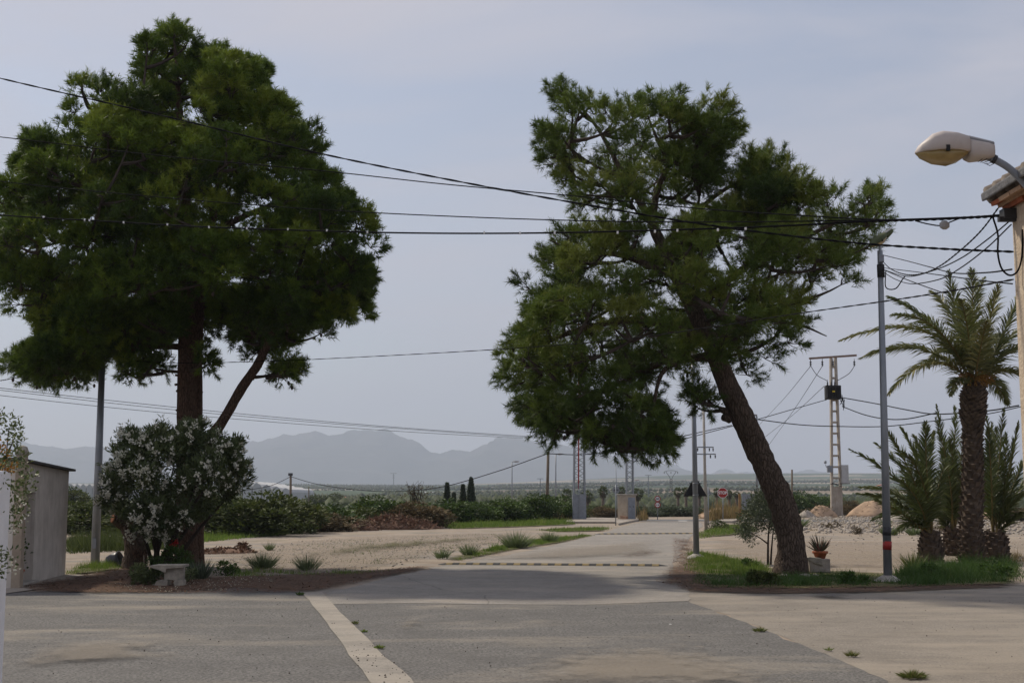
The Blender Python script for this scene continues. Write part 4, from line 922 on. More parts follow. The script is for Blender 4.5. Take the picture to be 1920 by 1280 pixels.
def palm_trunk(root, pts, rad, seed, boots=260, boot=(0.16, 0.11)):
    rnd = random.Random(seed); mb = MB(); path = catmull(pts, 6); rs = np.interp(np.linspace(0, 1, len(path)), np.linspace(0, 1, len(rad)), rad)
    mb.tube(path, list(rs * .93), 16)
    for i in range(boots):           # old leaf bases in rising spirals
        t = (i + .5) / boots; u = t * (len(path) - 1); k = min(int(u), len(path) - 2); c = path[k].lerp(path[k + 1], u - k); r = float(np.interp(u, range(len(rs)), rs))
        a = i * 2.39996; d = Vector((math.cos(a), math.sin(a), 0)); s = Vector((-math.sin(a), math.cos(a), 0))
        h, w = boot[1] * rnd.uniform(.8, 1.3), boot[0] * rnd.uniform(.8, 1.2); o = rnd.uniform(.04, .10)
        b0 = c + d * r * .86
        mb.add([b0 - s * w / 2 - Vector((0, 0, h * .6)), b0 + s * w / 2 - Vector((0, 0, h * .6)), b0 + s * w * .36 + d * (r * .14 + o) + Vector((0, 0, h * .45)), b0 - s * w * .36 + d * (r * .14 + o) + Vector((0, 0, h * .45)), b0 + Vector((0, 0, h * .6))],
               [(0, 1, 2, 3), (3, 2, 4), (1, 4, 2), (0, 3, 4)])
    return mb.build('trunk', M_palmtrunk, root)
YP = 35.4
def tall_palm():
    base = G(1822, 1052); Y = base.y
    root = empty('date_palm', base, 'tall date palm with scaly trunk and orange date stalks', 'palm', 'date palms on the grassy corner')
    palm_trunk(root, [P(1822, 1060, Y), P(1821, 1000, Y), P(1824, 900, Y), P(1824, 810, Y), P(1825, 775, Y), P(1826, 740, Y), P(1827, 712, Y)], [.31, .29, .255, .235, .30, .31, .14], 3, 460, (.15, .12))
    head = P(1828, 728, Y)
    spec = [((1800, 640), (1778, 508), -.2, .62), ((1826, 600), (1822, 502), .5, .55), ((1850, 620), (1872, 535), -.5, .58), ((1880, 640), (1912, 545), .3, .55), ((1800, 610), (1845, 520), .9, .5),
            ((1770, 560), (1572, 640), -.6, .50), ((1760, 590), (1664, 556), .7, .50), ((1740, 610), (1612, 672), .3, .48), ((1755, 625), (1664, 742), -.9, .46), ((1770, 580), (1672, 590), -1.3, .5),
            ((1880, 640), (1945, 650), .2, .5), ((1880, 660), (1950, 730), -.6, .46), ((1870, 640), (1935, 600), 1.0, .5), ((1790, 690), (1783, 742), -.8, .30),
            ((1800, 580), (1745, 545), 1.6, .5), ((1850, 600), (1880, 640), 2.2, .5), ((1790, 600), (1740, 690), 2.0, .45), ((1840, 640), (1850, 600), -1.8, .5), ((1860, 690), (1890, 760), .9, .4), ((1815, 590), (1800, 560), -1.5, .5)]
    for i, (c, t, dy, w) in enumerate(spec):
        frond(root, head + Vector((.05 * math.cos(i * 2.4), .05 * math.sin(i * 2.4), .0)), P(c[0], c[1], Y + dy * .5), P(t[0], t[1], Y + dy * 1.3), w, M_palm, 110, .38, i, .50 + .14 * (i % 3))
    rnd = random.Random(8)
    for i in range(12):
        a = i * .52; mb = MB(); d = Vector((math.cos(a), math.sin(a), 0)); r = rnd.uniform(.35, .6)
        for k in range(22):
            q = head + d * r * rnd.uniform(.7, 1.1) + Vector((rnd.uniform(-.12, .12), rnd.uniform(-.12, .12), rnd.uniform(.05, .42)))
            mb.tube([head + Vector((0, 0, .2)), (head + q) / 2 + Vector((0, 0, .22)), q], [.010, .009, .006], 4, False)
            mb.lathe(q, [(.004, -.018), (.014, 0), (.004, .018)], 5)
        mb.build('date_stalk', M_dates, root)
tall_palm()
def young_palm(px, py, spec, label, tr, seed, th=0.75):
    base = G(px, py); Y = base.y
    root = empty('young_palm', base, label, 'palm', 'young palms around the tall date palm')
    palm_trunk(root, [base + Vector((0, 0, -.1)), base + Vector((0, 0, th * .5)), base + Vector((0, 0, th))], [tr, tr * .95, tr * .55], seed, 60, (.16, .17))
    head = base + Vector((0, 0, th * .9))
    rq = random.Random(seed)
    for k in range(4):
        c0, t0 = spec[k % len(spec)][:2]; spec = spec + [((c0[0] + rq.uniform(-14, 14), c0[1] + rq.uniform(-10, 25)), (t0[0] + rq.uniform(-32, 32), t0[1] + rq.uniform(5, 75)), rq.uniform(-1.2, 1.2), rq.uniform(.32, .42))]
    for i, (c, t, dy, w) in enumerate(spec):
        frond(root, head + Vector((.06 * math.cos(i * 2.4), .06 * math.sin(i * 2.4), 0)), P(c[0], c[1], Y + dy * .5), P(t[0], t[1], Y + dy), w, M_palm, 90, .28, seed * 31 + i, .3 + .12 * (i % 3))
young_palm(1746, 1054, [((1720, 900), (1592, 842), -.4, .42), ((1710, 930), (1606, 925), .5, .40), ((1740, 880), (1688, 800), .3, .42), ((1735, 870), (1735, 790), -.5, .42), ((1760, 900), (1775, 860), .7, .36),
                        ((1715, 880), (1640, 830), .8, .42), ((1700, 960), (1640, 935), -.9, .38), ((1725, 900), (1660, 800), -.8, .42), ((1750, 880), (1712, 815), .9, .40), ((1735, 940), (1690, 900), -1.2, .4), ((1715, 960), (1680, 1000), -.6, .3)],
           'bushy young palm left of the tall palm with fronds sweeping left', .30, 5)
young_palm(1788, 1042, [((1785, 900), (1755, 758), -.2, .42), ((1792, 880), (1790, 760), .3, .42), ((1795, 900), (1810, 800), .6, .40), ((1780, 930), (1765, 840), -.5, .4), ((1775, 980), (1740, 930), .4, .34), ((1795, 950), (1830, 850), .9, .38)],
           'slim young palm rising close behind the left side of the tall trunk', .26, 6)
young_palm(1868, 1050, [((1860, 900), (1850, 780), -.3, .42), ((1872, 880), (1882, 765), .3, .42), ((1890, 900), (1910, 790), -.1, .42), ((1890, 930), (1925, 850), .5, .4), ((1850, 920), (1840, 840), .6, .38), ((1880, 950), (1930, 920), -.4, .36), ((1865, 900), (1868, 800), .9, .4), ((1895, 980), (1915, 960), -.6, .3)],
           'young palm right of the tall palm close to the building edge', .34, 7)

# fan palms beyond the crossing road
def fan_palm_mesh(seed):
    rg = np.random.default_rng(seed); b = []; a = []; l = []; w = []; t = []
    for i in range(46):
        el = rg.uniform(-.7, 1.3); az = rg.uniform(0, 6.28); d = np.array([math.cos(az) * math.cos(el), math.sin(az) * math.cos(el), math.sin(el)])
        c = d * rg.uniform(.45, .75)
        for k in range(11):
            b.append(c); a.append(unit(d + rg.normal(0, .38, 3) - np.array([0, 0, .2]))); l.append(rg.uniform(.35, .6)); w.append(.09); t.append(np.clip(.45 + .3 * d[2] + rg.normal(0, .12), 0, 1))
    return leaves_mesh('crown', np.array(b), np.array(a), np.array(l), np.array(w), np.array(t))
fan = [fan_palm_mesh(s) for s in (1, 2, 3)]
for m_ in fan: m_.materials.append(M_bushd)
def skirt_mesh():
    rg = np.random.default_rng(9); n = 260; az = rg.uniform(0, 6.28, n); r = rg.uniform(.15, .5, n)
    b = np.stack([np.cos(az) * r, np.sin(az) * r, rg.uniform(-.9, -.1, n)], 1); a = unit(np.stack([np.cos(az) * .3, np.sin(az) * .3, -np.ones(n)], 1))
    me = leaves_mesh('dead_skirt', b, a, rg.uniform(.3, .6, n), np.full(n, .1), rg.uniform(0, .7, n)); me.materials.append(M_bushb); return me
skirt = skirt_mesh()
fans = [(1131, 911, 20, 'behind the lattice mast, leftmost of the row'), (1102, 918, 22, 'partly hidden by the right side of the lattice mast'), (1133.5, 912, 0, ''), (1167, 912, 18, 'just left of the kiosk roof'), (1196, 914, 22, 'just right of the kiosk roof'),
        (1272, 914, 17, 'left one of the close pair left of the triangular sign'), (1287, 913, 16, 'right one of the close pair left of the triangular sign'), (1312, 917, 15, 'behind the triangular sign'), (1345, 915, 15, 'left of the stop sign'), (1368, 918, 16, 'right of the stop sign'), (1382, 920, 13, 'behind the rusty board post'), (1063, 917, 20, 'between the wooden pole and the lattice mast')]
for i, (px, top, wpx, lab) in enumerate(fans):
    if not wpx: continue
    Y = 205 + (i * 37) % 30; r = wpx / FPX * Y / 2; zt = P(px, top, Y).z; gz = float(terrain((px - 960) / FPX * Y, Y)); zc = zt - r * .95
    root = empty('fan_palm', GY(px, Y, gz), 'distant fan palm ' + lab, 'palm', 'row of fan palms beyond the junction')
    for nm, me in (('crown', fan[i % 3]), ('dead_skirt', skirt)):
        o = bpy.data.objects.new(nm, me); COL.objects.link(o); o.parent = root; o.location = (0, 0, zc - gz); o.scale = (r, r, r * 1.05); o.rotation_euler = (0, 0, i * 1.7)
    mb = MB(); mb.tube([root.location, Vector(root.location) + Vector((0, 0, zc - gz))], [.28, .2], 8); mb.build('trunk', M_palmtrunk, root, True)

# cypresses
def cypress(px, top, wpx, Y, label):
    gz = float(terrain((px - 960) / FPX * Y, Y)); loc = GY(px, Y, gz); h = P(px, top, Y).z - gz; r = wpx / FPX * Y / 2
    root = empty('cypress_tree', loc, label, 'tree', 'cypresses behind the grove')
    rg = np.random.default_rng(int(px)); n = 2600; t = rg.uniform(.03, 1, n) ** .8; az = rg.uniform(0, 6.28, n)
    rr_ = r * np.clip(np.minimum(1, t * 5) * (1 - t) ** .75 * 1.25, .02, 1) * rg.uniform(.55, 1.05, n)
    b = np.stack([np.cos(az) * rr_, np.sin(az) * rr_, t * h], 1); a = unit(np.stack([np.cos(az) * .4, np.sin(az) * .4, np.ones(n)], 1) + rg.normal(0, .2, (n, 3)))
    link_mesh('crown', leaves_mesh('crown', b, a, rg.uniform(.2, .4, n), np.full(n, .1), rg.uniform(0, 1, n)), M_cypress, root)
    mb = MB(); mb.tube([loc, loc + Vector((0, 0, h * .5))], [.14, .05], 6); mb.build('trunk', M_twig, root, True)
cypress(838, 909, 11, 130, 'single narrow cypress standing left of the cypress pair')
cypress(868, 912, 10, 128, 'shorter left cypress of the close pair')
cypress(883, 899, 15, 126, 'tallest cypress at the right of the close pair')
cypress(851, 927, 5, 140, 'smallest cypress tip between single cypress and pair')

# ------------------------------------------------------------------ grass and weeds
def grass(name, label, poly_px, dens, hlo, hhi, material, seed, wid=0.012, lean=0.35, patchy=0.0):
    global RNG
    RNG = np.random.default_rng(seed); poly = [tuple(G(a, b))[:2] for a, b in poly_px]; arr = np.array(poly); lo, hi = arr.min(0), arr.max(0)
    area = (hi - lo).prod(); n = int(area * dens); x = RNG.uniform(lo[0], hi[0], n); y = RNG.uniform(lo[1], hi[1], n)
    nc = max(4, int(area * min(5.0, dens / 25))); cl = RNG.integers(0, nc, n); us = RNG.uniform(0, 1, n) < .62
    cx, cy2, ch = RNG.uniform(lo[0], hi[0], nc), RNG.uniform(lo[1], hi[1], nc), RNG.uniform(.55, 1.5, nc); cs = RNG.uniform(.06, .22, nc) * (1 if dens > 300 else 2.2); ct = RNG.normal(0, .16, nc)
    x = np.where(us, cx[cl] + RNG.normal(0, 1, n) * cs[cl], x); y = np.where(us, cy2[cl] + RNG.normal(0, 1, n) * cs[cl], y); hm_ = np.where(us, ch[cl], .6); tm_ = np.where(us, ct[cl], 0)
    pn = np.sin(x * 2.1 + 1.3 * np.sin(y * 1.7)) * np.sin(y * 1.9 + np.sin(x * 2.7)) + .5 * np.sin(x * 5.3 + y * 4.1)
    e = edge_dist(x, y, poly)
    ok = in_poly(x, y, poly) & (RNG.uniform(0, 1, n) < np.clip(e / .5, .08, 1)) & (pn > -1.2 + patchy); x, y, pn, e, hm_, tm_ = x[ok], y[ok], pn[ok], e[ok], hm_[ok], tm_[ok]; n = len(x)
    h = RNG.uniform(hlo, hhi, n) * (0.75 + .3 * np.clip(pn, -.8, 1.2)) * np.clip(.45 + e / .8, .45, 1) * hm_
    ax = unit(np.stack([RNG.normal(0, lean, n), RNG.normal(0, lean, n), np.ones(n)], 1))
    cen = np.array([x.mean(), y.mean(), 0])
    me = blades_mesh(name, np.stack([x, y, np.full(n, .015)], 1) - cen, ax, h, wid * RNG.uniform(.7, 1.3, n), np.clip(.45 + .12 * pn + tm_ + RNG.normal(0, .16, n), 0, 1))
    return tag(link_mesh(name, me, material, loc=cen), label, 'grass', kind='stuff')
grass('grass', 'bright green grass bank below the dark bushes', [(362, 1020), (480, 1008), (600, 996), (700, 987), (660, 981), (520, 990), (362, 1002)], 190, .12, .34, M_grass, 1, .03)
grass('grass', 'olive grass behind the grey pole', [(115, 1040), (240, 1034), (330, 1030), (330, 1008), (115, 1014)], 170, .25, .6, M_bushd, 2, .03)
grass('grass', 'green grass at the foot of the grey pole', [(118, 1072), (160, 1060), (228, 1056), (236, 1066), (190, 1074), (120, 1080)], 900, .12, .28, M_grass, 3, .013)
grass('grass', 'roadside grass strip along the left edge of the road', [(850, 1050), (900, 1032), (980, 1015), (1095, 1004), (1118, 1004), (1060, 1016), (980, 1028), (900, 1044), (862, 1053)], 520, .08, .22, M_grass, 4, .02, patchy=.35)
grass('grass', 'far grass between the dirt lot and the grove', [(815, 984), (1000, 974.5), (1078, 976), (1085, 983), (960, 988), (840, 992)], 110, .12, .35, M_grass, 5, .04, patchy=.1)
grass('grass', 'grass tongue left of the kiosk pavement', [(1000, 994), (1080, 989), (1148, 990), (1138, 995), (1040, 998)], 130, .08, .2, M_grass, 6, .035, patchy=.3)
grass('grass', 'sunny green grass around the lamp post by the road', [(1285, 1036), (1320, 1036), (1400, 1053), (1450, 1064), (1460, 1080), (1440, 1086), (1300, 1082), (1280, 1068)], 620, .10, .26, M_grass, 7, .015, patchy=.15)
grass('grass', 'dark grass verge in front of the leaning pine', [(1300, 1080), (1440, 1082), (1560, 1078), (1660, 1080), (1660, 1102), (1450, 1106), (1330, 1104), (1290, 1096)], 700, .04, .24, M_grassd, 8, .013, .5)
grass('grass', 'tall dark grass around the palm bases', [(1650, 1082), (1700, 1068), (1800, 1058), (1915, 1056), (1925, 1092), (1800, 1099), (1690, 1103), (1645, 1100)], 850, .06, .44, M_grassd, 9, .014, .5)
grass('grass', 'thin grass by the pole with two crossarms', [(1300, 1002), (1345, 985), (1410, 985), (1428, 995), (1390, 1002), (1330, 1008), (1302, 1014)], 130, .08, .25, M_grass, 10, .03, patchy=.3)
grass('grass', 'green weeds along the litter edge right of the bench', [(400, 1078), (470, 1068), (560, 1072), (700, 1072), (760, 1070), (690, 1078), (520, 1083), (420, 1085)], 260, .06, .18, M_grass, 11, .014, patchy=.6)
grass('dry_reeds', 'yellow dry reeds behind the stop sign', [(1318, 977), (1400, 975), (1410, 968), (1330, 970)], 90, .5, 1.3, M_reed, 12, .07, .18)
grass('dry_reeds', 'dry reeds right of the kiosk', [(1194, 977), (1215, 975.5), (1216, 972), (1196, 972)], 70, .5, 1.4, M_reed, 13, .08, .18)
grass('dry_grass', 'tan dry grass edge beside the lattice mast', [(1000, 978), (1080, 977), (1075, 972), (1000, 973)], 50, .3, .9, M_reed, 14, .07, .18)
grass('dry_weeds', 'sparse dry weeds over the sandy lot', [(1500, 1005), (1950, 1010), (1950, 970), (1560, 968), (1500, 978)], 2.2, .04, .18, M_reed, 15, .05, .7, patchy=.8)
grass('dry_weeds', 'sparse small weeds over the dirt lot', [(400, 1060), (560, 1018), (900, 1001), (1000, 1004), (860, 1036), (700, 1068), (480, 1078)], 14, .03, .12, M_weed, 25, .02, .7, patchy=.7)
grass('dry_grass', 'straw coloured grass beside the building edge', [(1880, 1058), (1925, 1055), (1925, 1040), (1890, 1040)], 300, .2, .5, M_reed, 16, .014)

def weed(px, py, w, h, label, material=None, n=260, seed=0, name='weed_tuft', cat='weed', leaf=None):
    rg = np.random.default_rng(seed + int(px)); base = G(px, py, 0.01); az = rg.uniform(0, 6.28, n); sp = rg.uniform(0, 1, n) ** .7
    b = np.stack([np.cos(az) * sp * w * .3, np.sin(az) * sp * w * .3, rg.uniform(0, .25 * h, n)], 1)
    a = unit(np.stack([np.cos(az) * sp * w * .8, np.sin(az) * sp * w * .8, np.full(n, h)], 1) + rg.normal(0, .12, (n, 3)) * h)
    l = h * rg.uniform(.45, 1.05, n)
    me = blades_mesh(name, b, a, l, np.full(n, leaf or .016), rg.uniform(.1, 1, n))
    return tag(link_mesh(name, me, material or M_weed, loc=base), label, cat, 'weeds growing at the pavement edges')
M_drymix = leaf_mat('mixed_weed', [(0, (.05, .075, .02)), (.5, (.12, .15, .04)), (.8, (.20, .19, .07)), (1, (.30, .23, .12))], .8, .3)
weed(492, 1066, .75, .42, 'bushy grey green weed on the lot right of the spiky plant', n=420)
weed(577, 1070, .65, .42, 'wispy weed tuft halfway between bench and road', n=240)
weed(505, 1032, .4, .3, 'small pale weed alone on the sandy lot', n=140)
weed(830, 1047, .5, .32, 'wispy weed at the left end of the near speed bump', n=200)
weed(879, 1041, .6, .38, 'dense weed by the road edge above the near speed bump', n=300)
weed(968, 1027, 1.1, .6, 'largest grey green weed on the roadside strip', n=520, leaf=.02)
weed(1030, 1016, .8, .45, 'grey green weed at the upper end of roadside strip', n=300, leaf=.02)
weed(562, 1115, .16, .07, 'flat dark weed at the top of the concrete strip', M_grassd, 90)
weed(666, 1169, .12, .05, 'tiny weed at the right edge of the concrete strip', M_drymix, 60)
weed(683, 1184, .10, .04, 'tiny weed below another on the concrete strip edge', M_grass, 50)
weed(712, 1215, .14, .05, 'weed in the crack beside the lower concrete strip', M_grass, 70)
weed(1425, 1183, .22, .07, 'small weed in the joint where the apron begins', M_drymix, 120, leaf=.012)
weed(1597, 1230, .16, .08, 'little upright weed in the apron joint', M_drymix, 90, leaf=.01)
weed(1553, 1219, .12, .05, 'tiny weed midway along the apron joint', M_grass, 60, leaf=.01)
weed(1712, 1270, .34, .09, 'yellowish weed mat at the bottom right corner', M_drymix, 420, leaf=.010)
weed(376, 1086, .50, .42, 'spiky grey green plant right of the stone bench', M_olive, 170, name='spiky_plant', cat='plant', leaf=.035)
weed(1668, 1003, 1.0, .5, 'green weed far left of the striped post', M_weed, 160, leaf=.05)
weed(1716, 1003, .9, .45, 'weed on the sand right of the striped post', M_weed, 160, leaf=.05)
weed(1495, 990, 1.2, .7, 'thin weed right of the leaning trunk on the sand', M_weed, 200, leaf=.05)
weed(1712, 1068, .6, .45, 'small spiky palm shoot left of the young palm', M_palm, 120, name='palm_shoot', cat='plant', leaf=.035)

def leafy(name, label, px, py, w, h, n, leaf, material, cat='plant', group=None, seed=0, slim=.4):
    me, C = bush_mesh('foliage', w, w, h, n, leaf, seed + int(px), 12); me.materials.append(material)
    b = G(px, py, .005); root = empty(name, b, label, cat, group); o = link_mesh('foliage', me, None, root); o.location = (0, 0, -.08 * h)
    m = MB()
    for c in C[:7]: m.tube([(b.x, b.y, 0), (b.x + c[0] * .6, b.y + c[1] * .6, c[2] * .7), (b.x + c[0], b.y + c[1], c[2])], [.010, .008, .004], 4, False)
    m.build('stems', M_twig, root); return root
wg = 'weeds growing at the pavement edges'
leafy('leafy_weed', 'leafy green weed right beside the spiky plant', 424, 1078, .55, .42, 500, .07, M_citrus, 'weed', wg)
leafy('low_bush', 'dark low bush in the grass before the leaning trunk', 1420, 1098, 1.0, .36, 1600, .06, M_bushd, 'bush')
leafy('weed_cushion', 'dark green weed cushion on the sunny grass', 1405, 1066, .6, .26, 700, .05, M_grassd, 'weed', wg)
leafy('weed_clump', 'dark weed clump at the foot of pole with crossarms', 1345, 992, 1.2, .6, 700, .09, M_bushd, 'weed', wg)
leafy('feathery_plant', 'feathery bright green plant behind the stone bench', 331, 1078, .75, .75, 1500, .07, M_citrus)
leafy('leafy_plant', 'dark leafy plant left of the stone bench', 266, 1096, .75, .5, 1300, .07, M_oleander)
leafy('leafy_plant', 'small green plant between the stump and the white stake', 288, 1080, .55, .5, 800, .06, M_citrus)
leafy('leafy_plant', 'dark creeper in front of the stone bench blocks on the right', 352, 1092, .45, .32, 600, .05, M_oleander)
leafy('leafy_weed', 'broad leafy weed in the verge beside the striped post', 1598, 1096, .8, .26, 700, .07, M_grassd, 'weed', wg)
leafy('leafy_weed', 'leafy weed under the young palm on the left', 1752, 1086, 1.0, .40, 900, .08, M_grassd, 'weed', wg)
leafy('leafy_weed', 'leafy weed under the young palm on the right', 1862, 1082, 1.0, .36, 900, .08, M_grassd, 'weed', wg)
leafy('dry_bush', 'dry brown bush on the sand left of the tall palm', 1765, 1000, 1.4, .7, 700, .09, M_bushb, 'bush')
leafy('dry_bush', 'small dry bush on the sand between sapling and palms', 1605, 1001, .9, .4, 400, .08, M_bushb, 'bush')
leafy('dry_bush', 'low dry bush behind the aloe pot', 1560, 990, 1.3, .4, 400, .09, M_bushb, 'bush')
leafy('dry_bush', 'little dry bush far right on the sand', 1660, 985, 1.2, .45, 400, .09, M_weed, 'bush')

# loose litter on the ground
def scatter(name, label, poly_px, n, size, material, seed, flat=False, z=0.02):
    rg = np.random.default_rng(seed); poly = [tuple(G(a, b))[:2] for a, b in poly_px]; arr = np.array(poly); lo, hi = arr.min(0), arr.max(0)
    x = rg.uniform(lo[0], hi[0], n * 4); y = rg.uniform(lo[1], hi[1], n * 4); ok = in_poly(x, y, poly); x, y = x[ok][:n], y[ok][:n]; n = len(x)
    cen = np.array([x.mean(), y.mean(), 0]); c = np.stack([x, y, np.full(n, z)], 1) - cen; s = size * rg.uniform(.4, 1.3, n) ** 1.4
    if flat:
        a = rg.uniform(0, 6.28, n); ax = np.stack([np.cos(a), np.sin(a), rg.normal(0, .12, n)], 1)
        V = np.empty((n, 3, 3)); sd = np.stack([-np.sin(a), np.cos(a), np.zeros(n)], 1) * (s * .09)[:, None]
        V[:, 0] = c - sd; V[:, 1] = c + sd; V[:, 2] = c + ax * s[:, None]; V[:, 2, 2] = np.maximum(V[:, 2, 2], z * .8)
        me = np_mesh(name, V.reshape(-1, 3), np.arange(n * 3).reshape(n, 3))
    else:
        u = np.array([(1, 0, 0), (0, 1, 0), (-1, 0, 0), (0, -1, 0), (0, 0, .8), (0, 0, -.8)], float)
        V = c[:, None] + u[None] * s[:, None, None] * rg.uniform(.6, 1.2, (n, 6, 1)); f = np.array([(0, 1, 4), (1, 2, 4), (2, 3, 4), (3, 0, 4), (1, 0, 5), (2, 1, 5), (3, 2, 5), (0, 3, 5)])
        me = np_mesh(name, V.reshape(-1, 3), (f[None] + 6 * np.arange(n)[:, None, None]).reshape(-1, 3))
    return tag(link_mesh(name, me, material, loc=cen), label, 'litter', kind='stuff')
LITL = [(40, 1098), (130, 1084), (230, 1066), (330, 1075), (400, 1084), (560, 1078), (680, 1072), (800, 1062), (690, 1090), (600, 1108), (520, 1112), (300, 1113), (60, 1111)]
scatter('fallen_needles', 'brown fallen pine needles around the bench', LITL, 16000, .12, M_needlebits, 1, True, .028)
scatter('fallen_needles', 'brown fallen pine needles at the right road edge', [(1262, 1010), (1296, 1012), (1310, 1060), (1330, 1095), (1660, 1100), (1910, 1096), (1650, 1112), (1320, 1112), (1262, 1104), (1230, 1092), (1262, 1055)], 9000, .12, M_needlebits, 2, True, .045)
scatter('fallen_petals', 'pale fallen petals in front of the bench', [(200, 1096), (300, 1088), (500, 1082), (520, 1094), (420, 1108), (260, 1112)], 700, .016, M_petal, 3)
scatter('pebbles', 'dark pebbles and cone bits on the forecourt', [(0, 1130), (560, 1120), (1290, 1140), (1660, 1290), (0, 1290)], 260, .008, M_twig, 4)
scatter('pebbles', 'dark debris along the concrete strip', [(640, 1200), (700, 1205), (790, 1290), (690, 1290)], 60, .010, M_twig, 5)
scatter('pebbles', 'small stones over the sandy lot on the right', [(1500, 1055), (1950, 1055), (1950, 968), (1520, 968), (1480, 1000)], 1500, .035, M_stone, 6)
scatter('rubble', 'pale rubble strewn along the back of the sandy lot', [(1500, 1000), (1700, 1000), (1950, 1003), (1950, 966), (1520, 966)], 2600, .11, M_stone, 16, False, .03)
scatter('pebbles', 'small stones over the dirt lot on the left', [(380, 1060), (560, 1015), (900, 1000), (1000, 1004), (860, 1036), (700, 1070), (480, 1080)], 1400, .03, M_stone, 7)
scatter('pebbles', 'specks on the sandy apron', [(1320, 1130), (1900, 1108), (1905, 1280), (1700, 1280)], 110, .007, M_twig, 8)

# ------------------------------------------------------------------ buildings and walls
def shed():
    A = GY(20, 25.0); B = G(122, 1078)              # near and far ends of the visible side wall
    d = (B - A).normalized(); nrm = Vector((d.y, -d.x, 0)); Ln = (B - A).length; h0, h1 = 2.36, 2.24; W = 2.6; th = .18
    root = empty('shed', B, 'small grey plastered shed with flat sloping roof and recessed doorway', 'shed')
    def pt(s, o, z): return A + d * s + nrm * o + Vector((0, 0, z))
    def slab(s0, s1, o0, o1, z0, z1a, z1b=None):
        z1b = z1a if z1b is None else z1b; m = MB()
        m.add([pt(s0, o0, z0), pt(s1, o0, z0), pt(s1, o1, z0), pt(s0, o1, z0), pt(s0, o0, z1a), pt(s1, o0, z1b), pt(s1, o1, z1b), pt(s0, o1, z1a)],
              [(0, 3, 2, 1), (4, 5, 6, 7), (0, 1, 5, 4), (1, 2, 6, 5), (2, 3, 7, 6), (3, 0, 4, 7)]); return m
    hz = lambda s: h0 + (h1 - h0) * s / Ln
    d0, d1, dh = .55, 1.55, 1.78
    slab(0, d0, -th, 0, -.05, hz(0), hz(d0)).build('wall', M_plaster, root)
    slab(d1, Ln, -th, 0, -.05, hz(d1), hz(Ln)).build('wall', M_plaster, root)
    slab(d0, d1, -th, -.002, dh, hz(d0), hz(d1)).build('wall', M_plaster, root)
    slab(Ln - th, Ln - .003, -W, -th - .002, -.05, h1 - .003).build('wall', M_plaster, root)
    slab(.003, th, -W, -th - .002, -.05, h0 - .003).build('wall', M_plaster, root)
    slab(0.01, Ln - .01, -W - th, -W - .002, -.05, hz(0), hz(Ln)).build('wall', M_plaster, root)
    slab(d0 - .002, d1 + .002, -th - .5, -th - .46, 0, dh).build('door', mat('shed_door', (.17, .17, .175), (.12, .12, .125), .7, 3), root)
    slab(d1 - .03, d1, -th - .46, -th - .003, 0, dh).build('door_reveal', M_plaster, root)
    slab(d0 - .05, d1 + .12, -th - .45, .10, -.02, .07).build('doorstep', M_conc, root, bevel=.015)
    mr = MB(); z0 = .004
    rp = []
    for (s, o) in ((-.12, -W - .3), (Ln + .12, -W - .3), (Ln + .12, .12), (-.12, .12)): rp.append(pt(s, o, hz(s) + z0))
    mr.prism(rp[::-1], (0, 0, .05)); mr.build('roof', mat('shed_roofing', (.10, .095, .09), (.06, .058, .055), .9, 4), root, bevel=.01)
    slab(-.02, .22, .002, .16, -.05, h0 + .1).build('corner_pier', mat('pier_plaster', (.40, .33, .25), (.30, .24, .18), .95, 4, bmp=.4), root)
    mc = MB(); mc.lathe(pt(.1, .08, h0 + .1), [(.12, 0), (.13, .04), (.11, .10), (.09, .16), (.02, .19)], 12); mc.build('pier_cap', M_conc_old, root, True)
    # flowerpot in the doorway
    b = pt(.78, -.10, .075); pr = empty('flowerpot', b, 'terracotta pot with a red geranium in the shed doorway', 'flowerpot')
    m = MB(); m.lathe(b, [(.09, 0), (.125, .2), (.14, .2), (.14, .24), (.115, .24), (.11, .2)], 16); m.build('pot', M_terra, pr, True)
    rg = np.random.default_rng(3); n = 150; aa = rand_dirs(n); aa[:, 2] = np.abs(aa[:, 2]); bb = aa * rg.uniform(.05, .22, n)[:, None] + np.array([0, 0, .35]); bb[:, 2] += rg.uniform(-.1, .4, n)
    link_mesh('foliage', leaves_mesh('foliage', bb, aa, rg.uniform(.05, .09, n), rg.uniform(.04, .06, n), rg.uniform(0, 1, n)), M_citrus, pr)
    n = 40; bb = np.array([0.02, -.05, .92]) + rg.normal(0, .035, (n, 3)); link_mesh('flower', leaves_mesh('flower', bb, rand_dirs(n), np.full(n, .04), np.full(n, .035), rg.uniform(0, 1, n)), mat('geranium_red', (.55, .03, .03), (.42, .02, .02), .7), pr)
    m = MB(); m.tube([b + Vector((0, 0, .2)), b + Vector((.02, -.05, .9))], .008, 5); m.build('stem', M_twig, pr)
shed()

